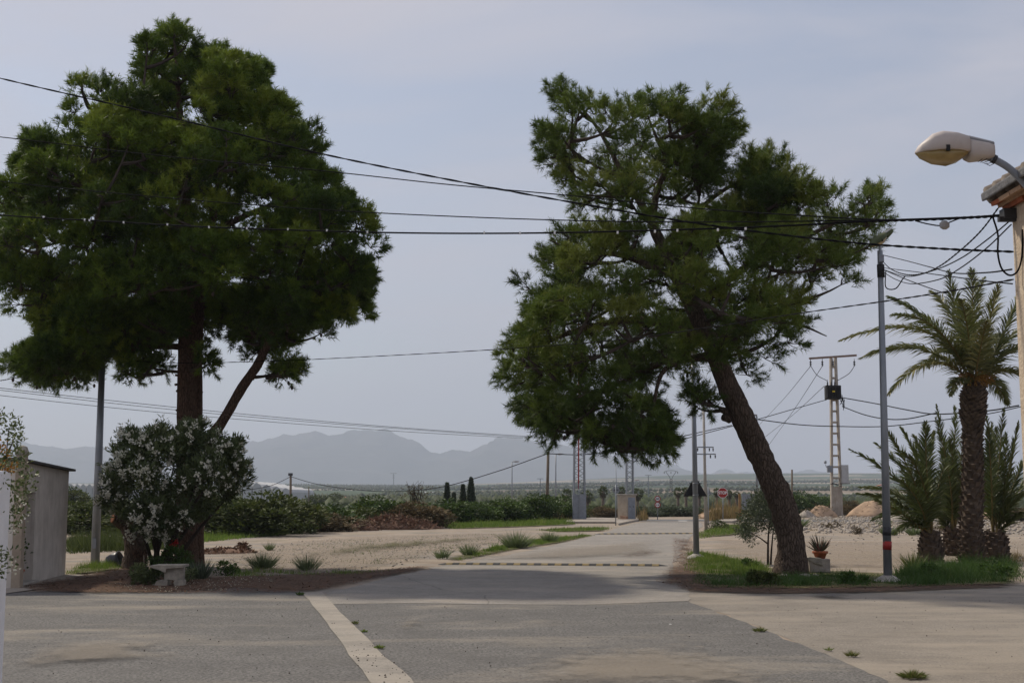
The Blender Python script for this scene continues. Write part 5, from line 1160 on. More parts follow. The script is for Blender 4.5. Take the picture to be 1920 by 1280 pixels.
# white wall end at the left edge with a climbing shrub
mb = MB(); wx = P(-7, 1200, 9.5).x
mb.box((wx - 1.5, 9.55, .93), (3.0, .22, 1.90)); wroot = mb.thing('garden_wall', M_whitewall, 'white rendered wall end at the left edge of the picture', 'wall', bevel=.02)
def climber():
    global RNG
    RNG = np.random.default_rng(77); Y = 9.75; base = Vector((wx - .35, 9.95, 0))
    root = empty('climbing_shrub', base, 'leafy climbing shrub with small orange and white flowers over the white wall', 'shrub')
    poly = [(-120, 760), (0, 768), (22, 775), (30, 800), (20, 830), (35, 850), (48, 862), (40, 878), (60, 885), (55, 905), (40, 915), (45, 935), (30, 960), (20, 985), (8, 1000), (-120, 1010)]
    C, e = crown_points(poly, Y, .45, 170, .004, .8); C[:, 1] += .08
    low = crown_points([(-60, 1018), (5, 1020), (22, 1040), (20, 1062), (5, 1080), (-60, 1080)], Y - .45, .15, 26, .004, 1)[0]
    C = np.vstack([C, low]); n = len(C); per = 16; idx = np.repeat(np.arange(n), per); m = len(idx); d = rand_dirs(m)
    pos = C[idx] + d * RNG.uniform(.01, .07, m)[:, None]
    link_mesh('foliage', leaves_mesh('foliage', pos - np.array(base), unit(d + np.array([0, 0, .3])), RNG.uniform(.02, .042, m), RNG.uniform(.012, .022, m), RNG.uniform(.1, 1, m)), M_oleander, root)
    def bloom(name, k, spots, material, s):
        q = np.repeat(np.array([tuple(P(a, b, Y - .12)) for a, b in spots]), k, 0); q = q + RNG.normal(0, .022, q.shape)
        tag(link_mesh(name, leaves_mesh(name, q - np.array(base), rand_dirs(len(q)), np.full(len(q), s), np.full(len(q), s * .8), RNG.uniform(0, 1, len(q))), material, root), kind='stuff')
    bloom('orange_flowers', 16, [(6, 845), (12, 858), (4, 870), (18, 880), (25, 872), (8, 890), (2, 835)], leaf_mat('orange_petals', [(0, (.35, .14, .02)), (1, (.5, .25, .05))], .7, .3), .025)
    bloom('white_flowers', 10, [(40, 936), (30, 990), (4, 915), (46, 970), (27, 1066), (18, 1054)], M_petal, .022)
    rnd = random.Random(2)
    for i in range(16):
        m2 = MB(); c = Vector(C[rnd.randrange(n)]); a = Vector((wx - rnd.uniform(.15, .5), 9.9, 1.0)); m2.tube(bez(a, (a + c) / 2 + Vector((0, 0, .15)), c, 6), [.009, .008, .007, .006, .005, .003], 5, False); m2.build('stem', M_twig, root)
    m2 = MB(); m2.tube([base, base + Vector((.05, -.03, 1.0))], [.03, .02], 6); m2.build('stem', M_twig, root)
climber()

# house corner at the right edge with its eaves
def house():
    c = P(1899, 430, 11.6); X0 = c.x; Yb = 11.6; root = empty('house', (X0, Yb, 0), 'cream rendered house corner with tiled eaves at the right edge', 'house')
    mb = MB(); mb.box((X0 + 3, Yb - 4.0, 2.15), (6, 8.0, 4.34))
    o = mb.build('wall', M_cream, root)
    ez = P(1855, 372, Yb).z; ox = P(1852, 370, Yb).x; rise = math.tan(math.radians(24))
    def zr(x): return ez + (x - ox) * rise
    # brick and tile courses under the roof edge
    rnd = random.Random(5); k = 0
    y = Yb + .10
    while y > 6.2:
        l = rnd.uniform(.20, .26)
        for lay, (inx, th) in enumerate(((.07, .035), (.13, .035), (.18, .04))):
            xa = ox + inx + rnd.uniform(-.015, .015); m = MB(); zc = zr(xa) - .015 - lay * .042
            m.box((xa + .13, y - l / 2, zc - th / 2), (.30, l - .012, th), R=Matrix.Rotation(-math.atan(rise) * .6, 3, 'Y') @ Matrix.Rotation(rnd.uniform(-.03, .03), 3, 'Z'))
            m.build('eaves_brick', (M_terra, M_brick2)[rnd.random() < .55], root)
        y -= l; k += 1
    m = MB(); th = .075
    m.add([(ox, Yb + .16, zr(ox)), (ox + 3.3, Yb + .16, zr(ox + 3.3)), (ox + 3.3, 6, zr(ox + 3.3)), (ox, 6, zr(ox)), (ox - .01, Yb + .16, zr(ox) + th), (ox + 3.3, Yb + .16, zr(ox + 3.3) + th), (ox + 3.3, 6, zr(ox + 3.3) + th), (ox - .01, 6, zr(ox) + th)],
          [(0, 3, 2, 1), (4, 5, 6, 7), (0, 1, 5, 4), (1, 2, 6, 5), (2, 3, 7, 6), (3, 0, 4, 7)])
    m.build('roof', mat('mortar_grey', (.20, .20, .205), (.12, .12, .125), .95, 9, bmp=.8), root, bevel=.015)
    y = Yb + .12                                # rounded clay cover tiles along the slope
    while y > 6.3:
        m = MB(); pts = [Vector((ox + .05 + q * .45, y, zr(ox + .05 + q * .45) + th - .045)) for q in range(7)]
        m.tube(pts, [.085, .08, .085, .08, .085, .08, .085], 10); m.build('roof_tile', mat('weathered_tile', (.24, .20, .17), (.14, .12, .10), .95, 6), root, True); y -= .22
    return X0, Yb
M_brick2 = mat('pale_brick', (.46, .30, .19), (.30, .19, .12), .95, 9, bmp=.5)
HX, HY = house()

# ------------------------------------------------------------------ street lamps and posts
def luminaire(root, tip, tail, up_off, wid, mats, name='lamp_head'):
    """cobra-head lantern lofted from tip to tail; returns the head part"""
    tip, tail = Vector(tip), Vector(tail); ax = (tail - tip); L_ = ax.length; x = ax.normalized(); y = Vector((0, 0, 1)).cross(x).normalized(); z = x.cross(y)
    def ring(t, w, top, bot, n=14):
        c = tip + x * L_ * t; r = []
        for k in range(n):
            a = 2 * math.pi * k / n; s = math.sin(a); cc = math.cos(a); r.append(c + y * (w * math.copysign(abs(cc) ** .5, cc)) + z * (top * abs(s) ** .5 if s >= 0 else -bot * abs(s) ** .8))
        return r
    hood = MB(); hood.loft([ring(.0, .015, .012, .004), ring(.06, wid * .55, up_off * .42, .008), ring(.2, wid * .92, up_off * .86, .01), ring(.33, wid, up_off * 1.0, .012), ring(.5, wid * .95, up_off * .93, .014), ring(.66, wid * .72, up_off * .78, .02)])
    h = hood.build(name, mats[0], root, True)
    lens = MB(); lens.loft([ring(.01, .012, -.004, .006), ring(.08, wid * .5, -.01, .04), ring(.25, wid * .85, -.012, .085), ring(.42, wid * .9, -.014, .10), ring(.55, wid * .8, -.016, .075), ring(.64, wid * .62, -.022, .035)])
    lens.build('lens', mats[1], h, True)
    gear = MB(); gear.loft([ring(.665, wid * .70, up_off * .60, .05, 14), ring(.72, wid * .66, up_off * .58, .075), ring(.93, wid * .5, up_off * .44, .062), ring(1.0, wid * .40, up_off * .38, .05)])
    gear.build('gear_housing', mats[0], h, True)
    lid = MB(); lid.loft([[p + z * .004 for p in [tip + x * L_ * t + y * (w * sy) + z * zz for sy, zz in ((-1, u * .92), (-.7, u * 1.12), (.7, u * 1.12), (1, u * .92), (1, u * .75), (-1, u * .75))]] for t, w, u in ((.672, wid * .55, up_off * .66), (1.0, wid * .34, up_off * .42))])
    lid.build('gear_lid', mats[2], h)
    cl = MB(); cl.box(tip + x * L_ * .345 - y * wid * .98 + z * .0, (.03, .018, .05), R=Matrix((x, y, z)).transposed()); cl.build('clip', M_black, h)
    return h
M_lampshell = mat('lamp_shell', (.52, .46, .42), (.44, .385, .35), .5, 6)
M_lens = mat('yellowed_lens', (.34, .25, .10), (.24, .17, .065), .25, 7, .5)
M_lid = mat('lamp_lid', (.24, .24, .25), (.19, .19, .20), .6, 6)
def wall_lamp():
    Y = 10.9; tail = P(1861, 286, Y); tip = P(1716, 287, Y)
    root = empty('street_lamp', (HX, Y, 0), 'pale street lamp with yellowed lens on arm from the house', 'street lamp', 'street lamps')
    root.location = P(1925, 345, Y); 
    luminaire(root, tip, tail, .17, .165, (M_lampshell, M_lens, M_lid))
    mb = MB(); p = catmull([P(1852, 294, Y), P(1868, 301, Y), P(1890, 314, Y), P(1912, 334, Y), P(1935, 362, Y), P(1950, 400, Y)], 6); mb.tube(p, .030, 12); mb.build('arm', M_grey_paint, root, True)
    mb = MB(); mb.tube([P(1861, 297, Y), P(1867, 300, Y)], .038, 12); mb.build('clamp', M_darkmetal, root, True)
    mb = MB(); rnd = random.Random(4)
    for i in range(5):
        a = P(1868 - i * 4, 302 - i, Y); mb.tube([a, a + Vector((-.03, -.03, -.03 + i * .01)), a + Vector((-.07 + i * .01, -.04, -.05 + .015 * i)), a + Vector((-.10, -.05, -.04))], .003, 4)
    mb.build('loose_wire', M_cable, root)
wall_lamp()

def post(name, label, cat, px_base, py_base, px_top, py_top, r0, r1, material, group=None, base=True, n=12, Y=None, top_only=False, parts=None):
    b = G(px_base, py_base) if Y is None else GY(px_base, Y, float(terrain((px_base - 960) / FPX * Y, Y)))
    t = P(px_top, py_top, b.y); root = empty(name, b, label, cat, group)
    mb = MB(); mb.tube([b - Vector((0, 0, .1)), b.lerp(t, .5), t], [r0, (r0 + r1) / 2, r1], n); mb.build('pole', material, root, True)
    if base:
        mb = MB(); mb.lathe(b, [(r0 * 3.2, -.05), (r0 * 3.0, .05), (r0 * 2.0, .11), (r0 * 1.15, .15)], 14); mb.build('footing', M_conc, root, True)
    return root, b, t
pr, pb, pt_ = post('utility_pole', 'plain grey metal pole beside the shed and pine', 'pole', 178, 1060, 192, 671, .115, .075, M_galv, base=False)
mb = MB(); mb.tube([pt_ - Vector((0, 0, .12)), pt_ + Vector((0, 0, .01))], .085, 12); mb.build('cap', M_galv, pr, True)
mb = MB(); mb.box(pb + Vector((.0, -.112, .55)), (.09, .02, .25)); mb.build('inspection_door', M_grey_paint, pr)
mb = MB(); mb.tube([pt_ + Vector((.06, -.05, -.08)), pt_ + Vector((.2, -.05, -.1))], .02, 6); mb.build('cable_hook', M_darkmetal, pr)
LPOLE = pt_.copy()

pr, pb, pt_ = post('street_lamp', 'street lamp post with black and red painted bands beside the palms', 'street lamp', 1665, 1092, 1650, 470, .088, .055, M_galv, 'street lamps')
STRIPE_TOP, STRIPE_Y = pt_.copy(), pb.y
def band(root, a, b, y0, y1, r, m_, name='painted_band'):
    m = MB(); m.tube([P(a, y0, pb.y), P(b, y1, pb.y)], r, 14); m.build(name, m_, root, True)
band(pr, 1662.8, 1663.1, 1003, 988, .0875, M_darkmetal); band(pr, 1663.4, 1663.8, 1030, 1014, .0885, M_red)
hd = P(1660, 448, pb.y)
luminaire(pr, P(1633, 462, pb.y - .1), P(1671, 432, pb.y + .3), .09, .11, (mat('mossy_shell', (.085, .10, .045), (.05, .06, .028), .85, 6), M_lens, M_lid))
mb = MB(); mb.tube(catmull([pt_ - Vector((0, 0, .05)), pt_ + Vector((.04, .05, .15)), P(1667, 437, pb.y + .26)], 5), .03, 8); mb.build('arm', M_galv, pr, True)
mb = MB(); mb.box(P(1652, 485, pb.y - .07), (.1, .08, .14)); mb.build('cable_box', M_grey_paint, pr)
mb = MB(); mb.tube([P(1651, 496, pb.y), P(1652, 520, pb.y)], .075, 10); mb.build('clamp', M_black, pr, True)

pr, pb, pt_ = post('street_lamp', 'grey lamp post at the road edge carrying a triangular sign', 'street lamp', 1306, 1048, 1299, 668, .085, .055, M_galv, 'street lamps')
YC = pb.y
luminaire(pr, P(1268, 655, YC), P(1304, 660, YC), .09, .11, (M_lampshell, M_lens, M_lid))
mb = MB(); mb.tube([pt_, P(1301, 662, YC)], .03, 8); mb.build('arm', M_galv, pr, True)
# triangular sign clamped to it, facing away
sr = empty('warning_sign', P(1304, 930, YC + .09), 'dark back of a triangular road sign strapped to the lamp post', 'road sign', 'road signs')
m = MB(); yy = YC + .115
tri = [P(1303.5, 891, yy), P(1326, 930, yy), P(1281.5, 930, yy)]
m.prism(tri, (0, .012, 0)); m.build('sign_plate', mat('sign_back', (.045, .045, .05), (.03, .03, .034), .6, 8), sr, bevel=.008)
for py in (906, 928):
    m = MB(); m.tube([P(1304 - (py - 906) * -.02, py + 1.2, YC), P(1304, py - 1.2, YC)], .083, 14); m.build('strap', M_galv, sr, True)
    m = MB(); m.box(P(1304, py, YC + .095), (.34, .02, .03)); m.build('bracket', M_darkmetal, sr)

# road signs further off
def text_mesh(txt, size):
    cu = bpy.data.curves.new('lettering', 'FONT'); cu.body = txt; cu.size = size; cu.align_x = 'CENTER'; cu.align_y = 'CENTER'; cu.extrude = .003; cu.offset = size * .025
    o = bpy.data.objects.new('lettering', cu); COL.objects.link(o); bpy.context.view_layer.update()
    me = bpy.data.meshes.new_from_object(o.evaluated_get(bpy.context.evaluated_depsgraph_get())); bpy.data.objects.remove(o); me.name = 'lettering'; return me
def disc(c, r, th, n=28, ph=0.0):
    m = MB(); m.prism([Vector(c) + Vector((r * math.cos(ph + 2 * math.pi * k / n), 0, r * math.sin(ph + 2 * math.pi * k / n))) for k in range(n)], (0, th, 0)); return m
def sign_post(name, label, px, py, top, r=.032):
    b = G(px, py); t = P(px, top, b.y); root = empty(name, b, label, 'road sign', 'road signs')
    m = MB(); m.tube([b - Vector((0, 0, .1)), t], r, 8); m.build('post', M_galv, root, True); return root, b.y
root, Y = sign_post('stop_sign', 'red octagonal STOP sign on a thin grey post', 1355.5, 977, 916)
c = P(1355, 923.5, Y - .05); r = 10.2 / FPX * Y
disc(c, r, .012, 8, math.pi / 8).build('sign_plate', M_white, root)
disc(c + Vector((0, -.006, 0)), r * .92, .005, 8, math.pi / 8).build('red_face', M_red, root)
me = text_mesh('STOP', r * .66); me.materials.append(M_white); o = link_mesh('lettering', me, None, root); o.location = c + Vector((0, -.012, 0)) - root.location; o.rotation_euler = (math.pi / 2, 0, 0); o.scale = (1, 1.15, 1)
root, Y = sign_post('speed_limit_sign', 'two round red rimmed signs, one above the other, speed limit and no overtaking', 1233, 974, 928)
for i, py in enumerate((934.5, 946)):
    c = P(1233, py, Y - .05); r = 5.6 / FPX * Y
    p = disc(c, r, .01); pl = p.build('sign_plate', M_red, root)
    disc(c + Vector((0, -.005, 0)), r * .70, .004).build('white_face', M_white, pl)
    if i == 0:
        me = text_mesh('60', r * 1.0); me.materials.append(M_black); o = link_mesh('lettering', me, None, pl); o.location = c + Vector((0, -.010, 0)) - world_origin(pl); o.rotation_euler = (math.pi / 2, 0, 0)
    else:
        for s, mm in ((-1, M_red), (1, M_black)):
            m = MB(); q = c + Vector((s * r * .3, -.009, -.01)); m.box(q, (r * .42, .006, r * .22)); m.box(q + Vector((0, 0, r * .16)), (r * .26, .006, r * .14)); m.build('car_symbol', mm, pl)
root, Y = sign_post('round_sign', 'grey back of a round road sign before the kiosk', 1154.5, 984.5, 908)
c = P(1155, 918, Y + .05); r = 6.8 / FPX * Y
disc(c, r, .012).build('sign_plate', M_galv, root); m = MB(); m.box(c + Vector((0, -.02, 0)), (r * 1.3, .02, .04)); m.build('bracket', M_darkmetal, root)
root, Y = sign_post('triangle_sign', 'pale grey back of a small triangular sign behind the crossarm pole', 1328, 984, 912)
m = MB(); m.prism([P(1327, 909, Y + .05), P(1334, 926, Y + .05), P(1319, 926, Y + .05)], (0, .012, 0)); m.build('sign_plate', M_galv, root)
# board seen from behind
b = G(1387, 977.5); root = empty('notice_board', b, 'grey back of a large board on a rusty brown post', 'board')
Y = b.y; m = MB(); m.box((b + P(1387, 925, Y)) / 2, (.13, .13, P(1387, 925, Y).z + .0)); m.build('post', mat('rusty_post', (.30, .17, .07), (.2, .11, .05), .9, 6), root)
m = MB(); e = G(1421, 977.5); m.box((e + P(1421, 925, Y)) / 2, (.1, .1, P(1421, 925, Y).z)); m.build('post', M_galv, root)
m = MB(); m.box((P(1391, 926, Y - .1) + P(1424, 955, Y - .1)) / 2, ((1424 - 1391) / FPX * Y, .05, (955 - 926) / FPX * Y)); m.build('panel', M_galv, root)

# poles
root, pb, pt_ = post('utility_pole', 'slim pole with two crossarms beyond the lamp post', 'pole', 1324, 995, 1319, 760, .085, .06, M_conc, base=False)
Y = pb.y
for py, a, c in ((838, 1307, 1338), (851, 1305, 1342)):
    m = MB(); m.bar(P(a, py, Y - .09), P(c, py, Y - .09), .05, .06); ca = m.build('crossarm', M_galv, root)
    for x in (a + 1, c - 1, (c + 1322) / 2):
        m = MB(); q = P(x, py, Y - .09); m.lathe(q + Vector((0, 0, -.2)), [(.02, 0), (.04, .03), (.02, .06), (.04, .09), (.02, .16)], 8); m.build('insulator', M_darkmetal, ca, True)
root, pb, WOODTOP = post('wooden_pole', 'brown wooden pole beside the grove left of the lattice mast', 'pole', 1025, 973, 1028, 846, .13, .10, M_wood, base=False)
root, pb, FARPOLE = post('wooden_pole', 'far wooden pole rising behind the largest dark bush', 'pole', 545, 0, 545, 887, .16, .12, M_wood, base=False, Y=150)
m = MB(); m.box(FARPOLE + Vector((0, -.1, -.12)), (.5, .1, .3)); m.build('insulator_bracket', M_darkmetal, root)
root, pb, pt_ = post('wooden_pole', 'thin dark pole standing behind the round green tree', 'pole', 1485, 0, 1485, 880, .11, .09, M_wood, base=False, Y=135)
root, pb, pt_ = post('mast', 'very thin mast behind the round sign', 'pole', 1158, 0, 1154.5, 868, .06, .03, M_galv, base=False, Y=150)
root, pb, pt_ = post('utility_pole', 'distant thin pole before the white greenhouse', 'pole', 579, 0, 579, 913, .16, .12, M_wood, base=False, Y=300)
def far_lamp(px, top, Y, s, label):
    root, pb, t = post('street_lamp', label, 'street lamp', px, 0, px, top + 2, .075, .05, M_galv, 'street lamps', False, 8, Y)
    m = MB(); e = P(px + s * 7, top, Y); m.tube([t, P(px + s * 2, top, Y), e], .04, 6); m.build('arm', M_galv, root, True)
    m = MB(); m.loft([[e + Vector((s * dx, w * math.cos(a), h * math.sin(a))) for a in np.linspace(0, 6.28, 9)[:-1]] for dx, w, h in ((-.25, .05, .04), (.0, .13, .09), (.25, .1, .06), (.38, .02, .02))]); m.build('lamp_head', M_lid, root, True)
far_lamp(960, 865, 140, 1, 'thin distant street lamp left of the wooden pole')
far_lamp(1042, 851, 118, 1, 'thin distant street lamp right of the wooden pole')
far_lamp(1419, 778, 82, -1, 'thin street lamp rising behind the leaning pine trunk')

def lattice(name, label, px, Y, w0, w1, top_py, material, red=False, guard=False, base_py=None, step=.75):
    b = GY(px, Y); top = P(px, top_py, Y); h = top.z; root = empty(name, b, label, 'mast', 'lattice masts beside the road')
    def corner(i, z): w = w0 + (w1 - w0) * z / h; return Vector((b.x + (top.x - b.x) * z / h + (-.5, .5, .5, -.5)[i] * w, Y + (-.5, -.5, .5, .5)[i] * w, z))
    for i in range(4):
        m = MB(); m.bar(corner(i, 0), corner(i, h), .09); m.build('leg', material, root)
    z = .3
    m = MB()
    while z < h - step:
        for i in range(4):
            j = (i + 1) % 4; m.bar(corner(i, z), corner(j, z + step / 2), .045); m.bar(corner(j, z + step / 2), corner(i, z + step), .045)
        z += step
    tag(m.build('bracing', material, root), kind='stuff')
    if red:
        m = MB(); m.bar(Vector((b.x - .05, Y - w0 * .55, 2.2)), Vector((top.x - .05, Y - w1 * .6, h)), .07); m.build('red_duct', M_red, root)
        m = MB(); m.bar(Vector((b.x - .02, Y - w0 * .62, 0)), Vector((b.x - .02, Y - w0 * .62, 2.6)), .06); m.build('cable_duct', M_galv, root)
    if guard:
        for i, (cx, cy, sx, sy) in enumerate(((-.31, -.58, .58, .02), (.30, -.58, .56, .02), (-.6, 0, .02, 1.14), (.6, 0, .02, 1.14), (0, .58, 1.18, .02))):
            m = MB(); m.box((b.x + cx * w0, Y + cy * w0, .92), (sx * w0 * 1.02, max(.02, sy * w0), 1.84)); m.build('guard_panel', M_grey_paint, root)
    m = MB(); m.bar(Vector((top.x - 1.5, Y, h)), Vector((top.x + 1.5, Y, h)), .1); m.build('crossarm', material, root)
    return root
lattice('lattice_mast', 'lattice mast with a red duct and grey metal guard at its foot', 1086, 94, .78, .5, 600, M_galv, True, True)
lattice('lattice_mast', 'lattice mast rising behind the small concrete kiosk', 1180.5, 100, .50, .36, 610, M_galv)

# concrete kiosk with grey doors
def kiosk():
    b = G(1177, 976); Y = b.y; root = empty('electric_kiosk', b, 'small beige concrete kiosk with grey metal doors', 'kiosk'); R = math.radians(40); Rm = Matrix.Rotation(R, 3, 'Z')
    s = 0.92; h = 1.78; mb = MB(); c = b + Vector((0, .65, 0)); mb.box(c + Vector((0, 0, h / 2)), (s, s, h), R); mb.build('body', mat('kiosk_concrete', (.42, .355, .28), (.31, .26, .20), .95, 2.2, bmp=.3), root, bevel=.01)
    mb = MB(); mb.box(c + Vector((0, 0, h + .043)), (s + .12, s + .12, .08), R); mb.build('roof_slab', M_conc, root, bevel=.015)
    for k in (-1, 1):
        mb = MB(); p = c + Rm @ Vector((k * .17, -s / 2 - .012, 0)) + Vector((0, 0, .83)); 
        mb.box(p, (.325, .02, 1.58), R); dr = mb.build('door', M_grey_paint, root)
        mb = MB(); mb.box(p + Rm @ Vector((0, -.015, .15)), (.07, .012, .07), R); mb.build('warning_plate', M_darkmetal, dr)
    for k, w in ((-.75, .3), (-.45, .28), (-1.0, .24)):
        mb = MB(); mb.box(c + Rm @ Vector((-s / 2 - .14, k * .6 + .1, 0)) + Vector((0, 0, .2 + .05 * k)), (.22, w, .42 + .1 * k), R); mb.build('plinth_block', mat('rubble_brick', (.36, .22, .15), (.24, .16, .11), .95, 7), root, bevel=.02)
kiosk()

# transformer pole
def transformer_pole():
    b = G(1569, 969); Y = b.y; u = Y / FPX; root = empty('transformer_pole', b, 'tall ladder shaped concrete pole carrying a black transformer', 'pole')
    top = P(1562, 668, Y); h = top.z; w0, w1 = 1.0, .50
    xc = lambda z: b.x + (top.x - b.x) * z / h
    ww = lambda z: w0 + (w1 - w0) * z / h
    Mp = mat('pole_concrete', (.42, .375, .32), (.28, .25, .21), .95, 2, bmp=.3, streak=(.24, .17, .12)); zs = P(1569, 912, Y).z
    for s in (-1, 1):
        m = MB(); m.bar(Vector((xc(0) + s * (ww(0) / 2 - .1), Y, -.1)), Vector((xc(h) + s * (ww(h) / 2 - .06), Y, h)), .42, .17); m.build('leg', Mp, root)
    m = MB(); m.prism([Vector((xc(0) - ww(0) / 2 + .15, Y - .16, 0)), Vector((xc(0) + ww(0) / 2 - .15, Y - .16, 0)), Vector((xc(zs) + ww(zs) / 2 - .15, Y - .16, zs)), Vector((xc(zs) - ww(zs) / 2 + .15, Y - .16, zs))], (0, .30, 0)); m.build('base_panel', Mp, root)
    z = zs + .7
    while z < h:
        m = MB(); m.box((xc(z), Y, z), (ww(z) - .25, .3, .16)); m.build('rung', Mp, root); z += .92
    m = MB(); m.bar(P(1517, 672, Y - .2), P(1606, 666, Y - .2), .14, .16); m.build('crossarm', mat('rusty_steel', (.22, .15, .11), (.15, .11, .09), .8, 4), root)
    for x in (1520, 1542, 1562, 1602):
        m = MB(); q = P(x, 686, Y - .2); m.lathe(q, [(.02, 0), (.11, .05), (.03, .12), (.11, .19), (.03, .27), (.11, .33), (.03, .42), (.02, .62)], 10); m.build('insulator', M_darkmetal, root, True)
    m = MB(); c0 = (P(1547, 749, Y - .55) + P(1576, 722, Y - .55)) / 2; m.box(c0, (1.25, .7, 1.15)); tf = m.build('transformer', M_black, root, bevel=.05)
    for k in range(9):
        m = MB(); m.box(c0 + Vector((-.55 + k * .135, -.42, 0)), (.03, .15, .95)); m.build('cooling_fin', M_black, tf)
    for k in range(3):
        m = MB(); m.lathe(c0 + Vector((-.42 + k * .3, 0, .57)), [(.05, 0), (.08, .08), (.04, .12), (.08, .2), (.04, .26), (.02, .5)], 8); m.build('bushing', M_darkmetal, tf, True)
    m = MB(); m.box(c0 + Vector((-.05, -.51, .05)), (.22, .02, .12)); m.build('warning_label', mat('label_yellow', (.6, .45, .03), (.5, .38, .03), .6), tf)
    m = MB(); m.box((P(1578, 905, Y - .3) + P(1590, 872, Y - .3)) / 2, (.55, .35, 1.5)); m.build('cabinet', mat('cabinet_grey', (.42, .43, .44), (.35, .36, .37), .7, 4), root, bevel=.02)
    m = MB(); m.box(P(1556, 879, Y - .3), (.45, .3, .55)); m.build('meter_box', M_grey_paint, root)
    m = MB(); m.tube([P(1556, 872, Y - .3), P(1549, 875, Y - .3), P(1548, 870, Y - .3)], .035, 6); m.lathe(P(1547.5, 869, Y - .3), [(.05, 0), (.12, .06), (.1, .22), (.04, .26)], 8); m.build('lamp', M_galv, root, True)
    m = MB(); m.bar(P(1557, 907, Y - .4), P(1594, 906, Y - .4), .1, .06); m.bar(P(1560, 905, Y - .4), P(1578, 912, Y - .4), .06); m.build('step_bracket', M_darkmetal, root)
    m = MB(); rnd = random.Random(5)
    for k in range(10):
        a = P(1576 + rnd.uniform(-2, 3), 738 + rnd.uniform(0, 14), Y - .3); m.tube(bez(a, a + Vector((rnd.uniform(.2, .5), 0, rnd.uniform(-.5, .2))), a + Vector((rnd.uniform(-.1, .3), 0, rnd.uniform(-.9, -.3))), 6), .022, 4, False)
    m.build('loose_cable', M_cable, root)
    return Y
YT = transformer_pole()

# far pylons
def pylon(px, top, Y, style, label):
    gz = float(terrain((px - 960) / FPX * Y, Y)); b = GY(px, Y, gz); t = P(px, top, Y); h = t.z - gz; root = empty('pylon', b, label, 'pylon', 'far power pylons'); u = Y / FPX
    m = MB()
    if style == 'Y':
        k = .45 * h; n = t.z - 12.5 * u
        for s in (-1, 1):
            m.bar(b + Vector((s * 3 * u, 0, 0)), Vector((t.x + s * 2 * u, Y, n)), .35 * u)
            m.bar(Vector((t.x + s * 2 * u, Y, n)), Vector((t.x + s * 9.5 * u, Y, t.z - 2 * u)), .8 * u)
            m.bar(Vector((t.x + s * 13 * u, Y, t.z - 2.2 * u)), Vector((t.x + s * 6 * u, Y, t.z)), .7 * u)
            m.bar(Vector((t.x + s * 6 * u, Y, t.z)), Vector((t.x, Y, t.z + .4 * u)), .7 * u)
        z = gz
        while z < n - 4 * u: m.bar(Vector((t.x - 2.6 * u, Y, z)), Vector((t.x + 2.6 * u, Y, z + 4 * u)), .6 * u); m.bar(Vector((t.x + 2.6 * u, Y, z)), Vector((t.x - 2.6 * u, Y, z + 4 * u)), .6 * u); z += 4 * u
        m.build('tower', M_darkmetal, root)
        for x in (-12.6, 0, 12.6):
            q = MB(); q.tube([Vector((t.x + x * u, Y, t.z - 2 * u)), Vector((t.x + x * u, Y, t.z - 5.5 * u))], .6 * u, 6); q.build('insulator', M_darkmetal, root)
    else:
        m.bar(b, t, 1.3 * u); m.build('tower', M_galv, root)
        q = MB(); q.bar(t + Vector((-6 * u, 0, 0)), t + Vector((6 * u, 0, 0)), .9 * u)
        if style == 'L':
            for dz in (4, 8): q.bar(t + Vector((-2.5 * u, 0, -dz * u)), t + Vector((2.5 * u, 0, -dz * u)), .7 * u)
        q.build('crossarm', M_galv, root)
pylon(1258, 882, 550, 'Y', 'far power pylon with a curved V shaped head')
pylon(1215.5, 890.5, 620, 'T', 'faint T shaped power pole left of the curved pylon')
pylon(738, 887, 2600, 'L', 'faint far pylon below the mountains')
pylon(1013, 897, 420, 'T', 'faint T shaped pole just left of the wooden pole')

# greenhouses far out
def greenhouse(x0, x1, top0, top1, Y, label, depth=60, bays=6):
    root_b = GY((x0 + x1) / 2, Y, float(terrain(((x0 + x1) / 2 - 960) / FPX * Y, Y))); root = empty('greenhouse', root_b, label, 'greenhouse', 'white greenhouses in the fields')
    a, c = P(x0, top0, Y), P(x1, top1, Y); w = (c.x - a.x) / bays; g_ = root_b.z - .5
    for k in range(bays):
        m = MB(); xa = a.x + k * w; zt = a.z + (c.z - a.z) * (k + .5) / bays; r = .5
        prof = [(xa + .05 * w, g_), (xa + .05 * w, zt - r * 2), (xa + .2 * w, zt - r * .7), (xa + .5 * w, zt), (xa + .8 * w, zt - r * .7), (xa + .95 * w, zt - r * 2), (xa + .95 * w, g_)]
        m.prism([Vector((x, Y, z)) for x, z in prof], (0, depth, 0)); m.build('bay', M_greenhouse, root)
greenhouse(560, 692, 935, 935, 480, 'long white greenhouse beyond the low green bushes', 90, 12)
greenhouse(455, 545, 900, 916, 330, 'tall white greenhouse stepping down behind the largest bush', 40, 5)
greenhouse(128, 196, 907, 907, 380, 'white greenhouse between shed and grey pole', 60, 6)
greenhouse(778, 846, 934, 934, 700, 'narrow white greenhouse behind the cypresses', 90, 6)
greenhouse(788, 842, 921, 921, 1500, 'faint higher greenhouse left of the cypress pair', 120, 5)
greenhouse(1192, 1275, 938, 938, 700, 'low grey white greenhouse beyond the kiosk', 90, 9)
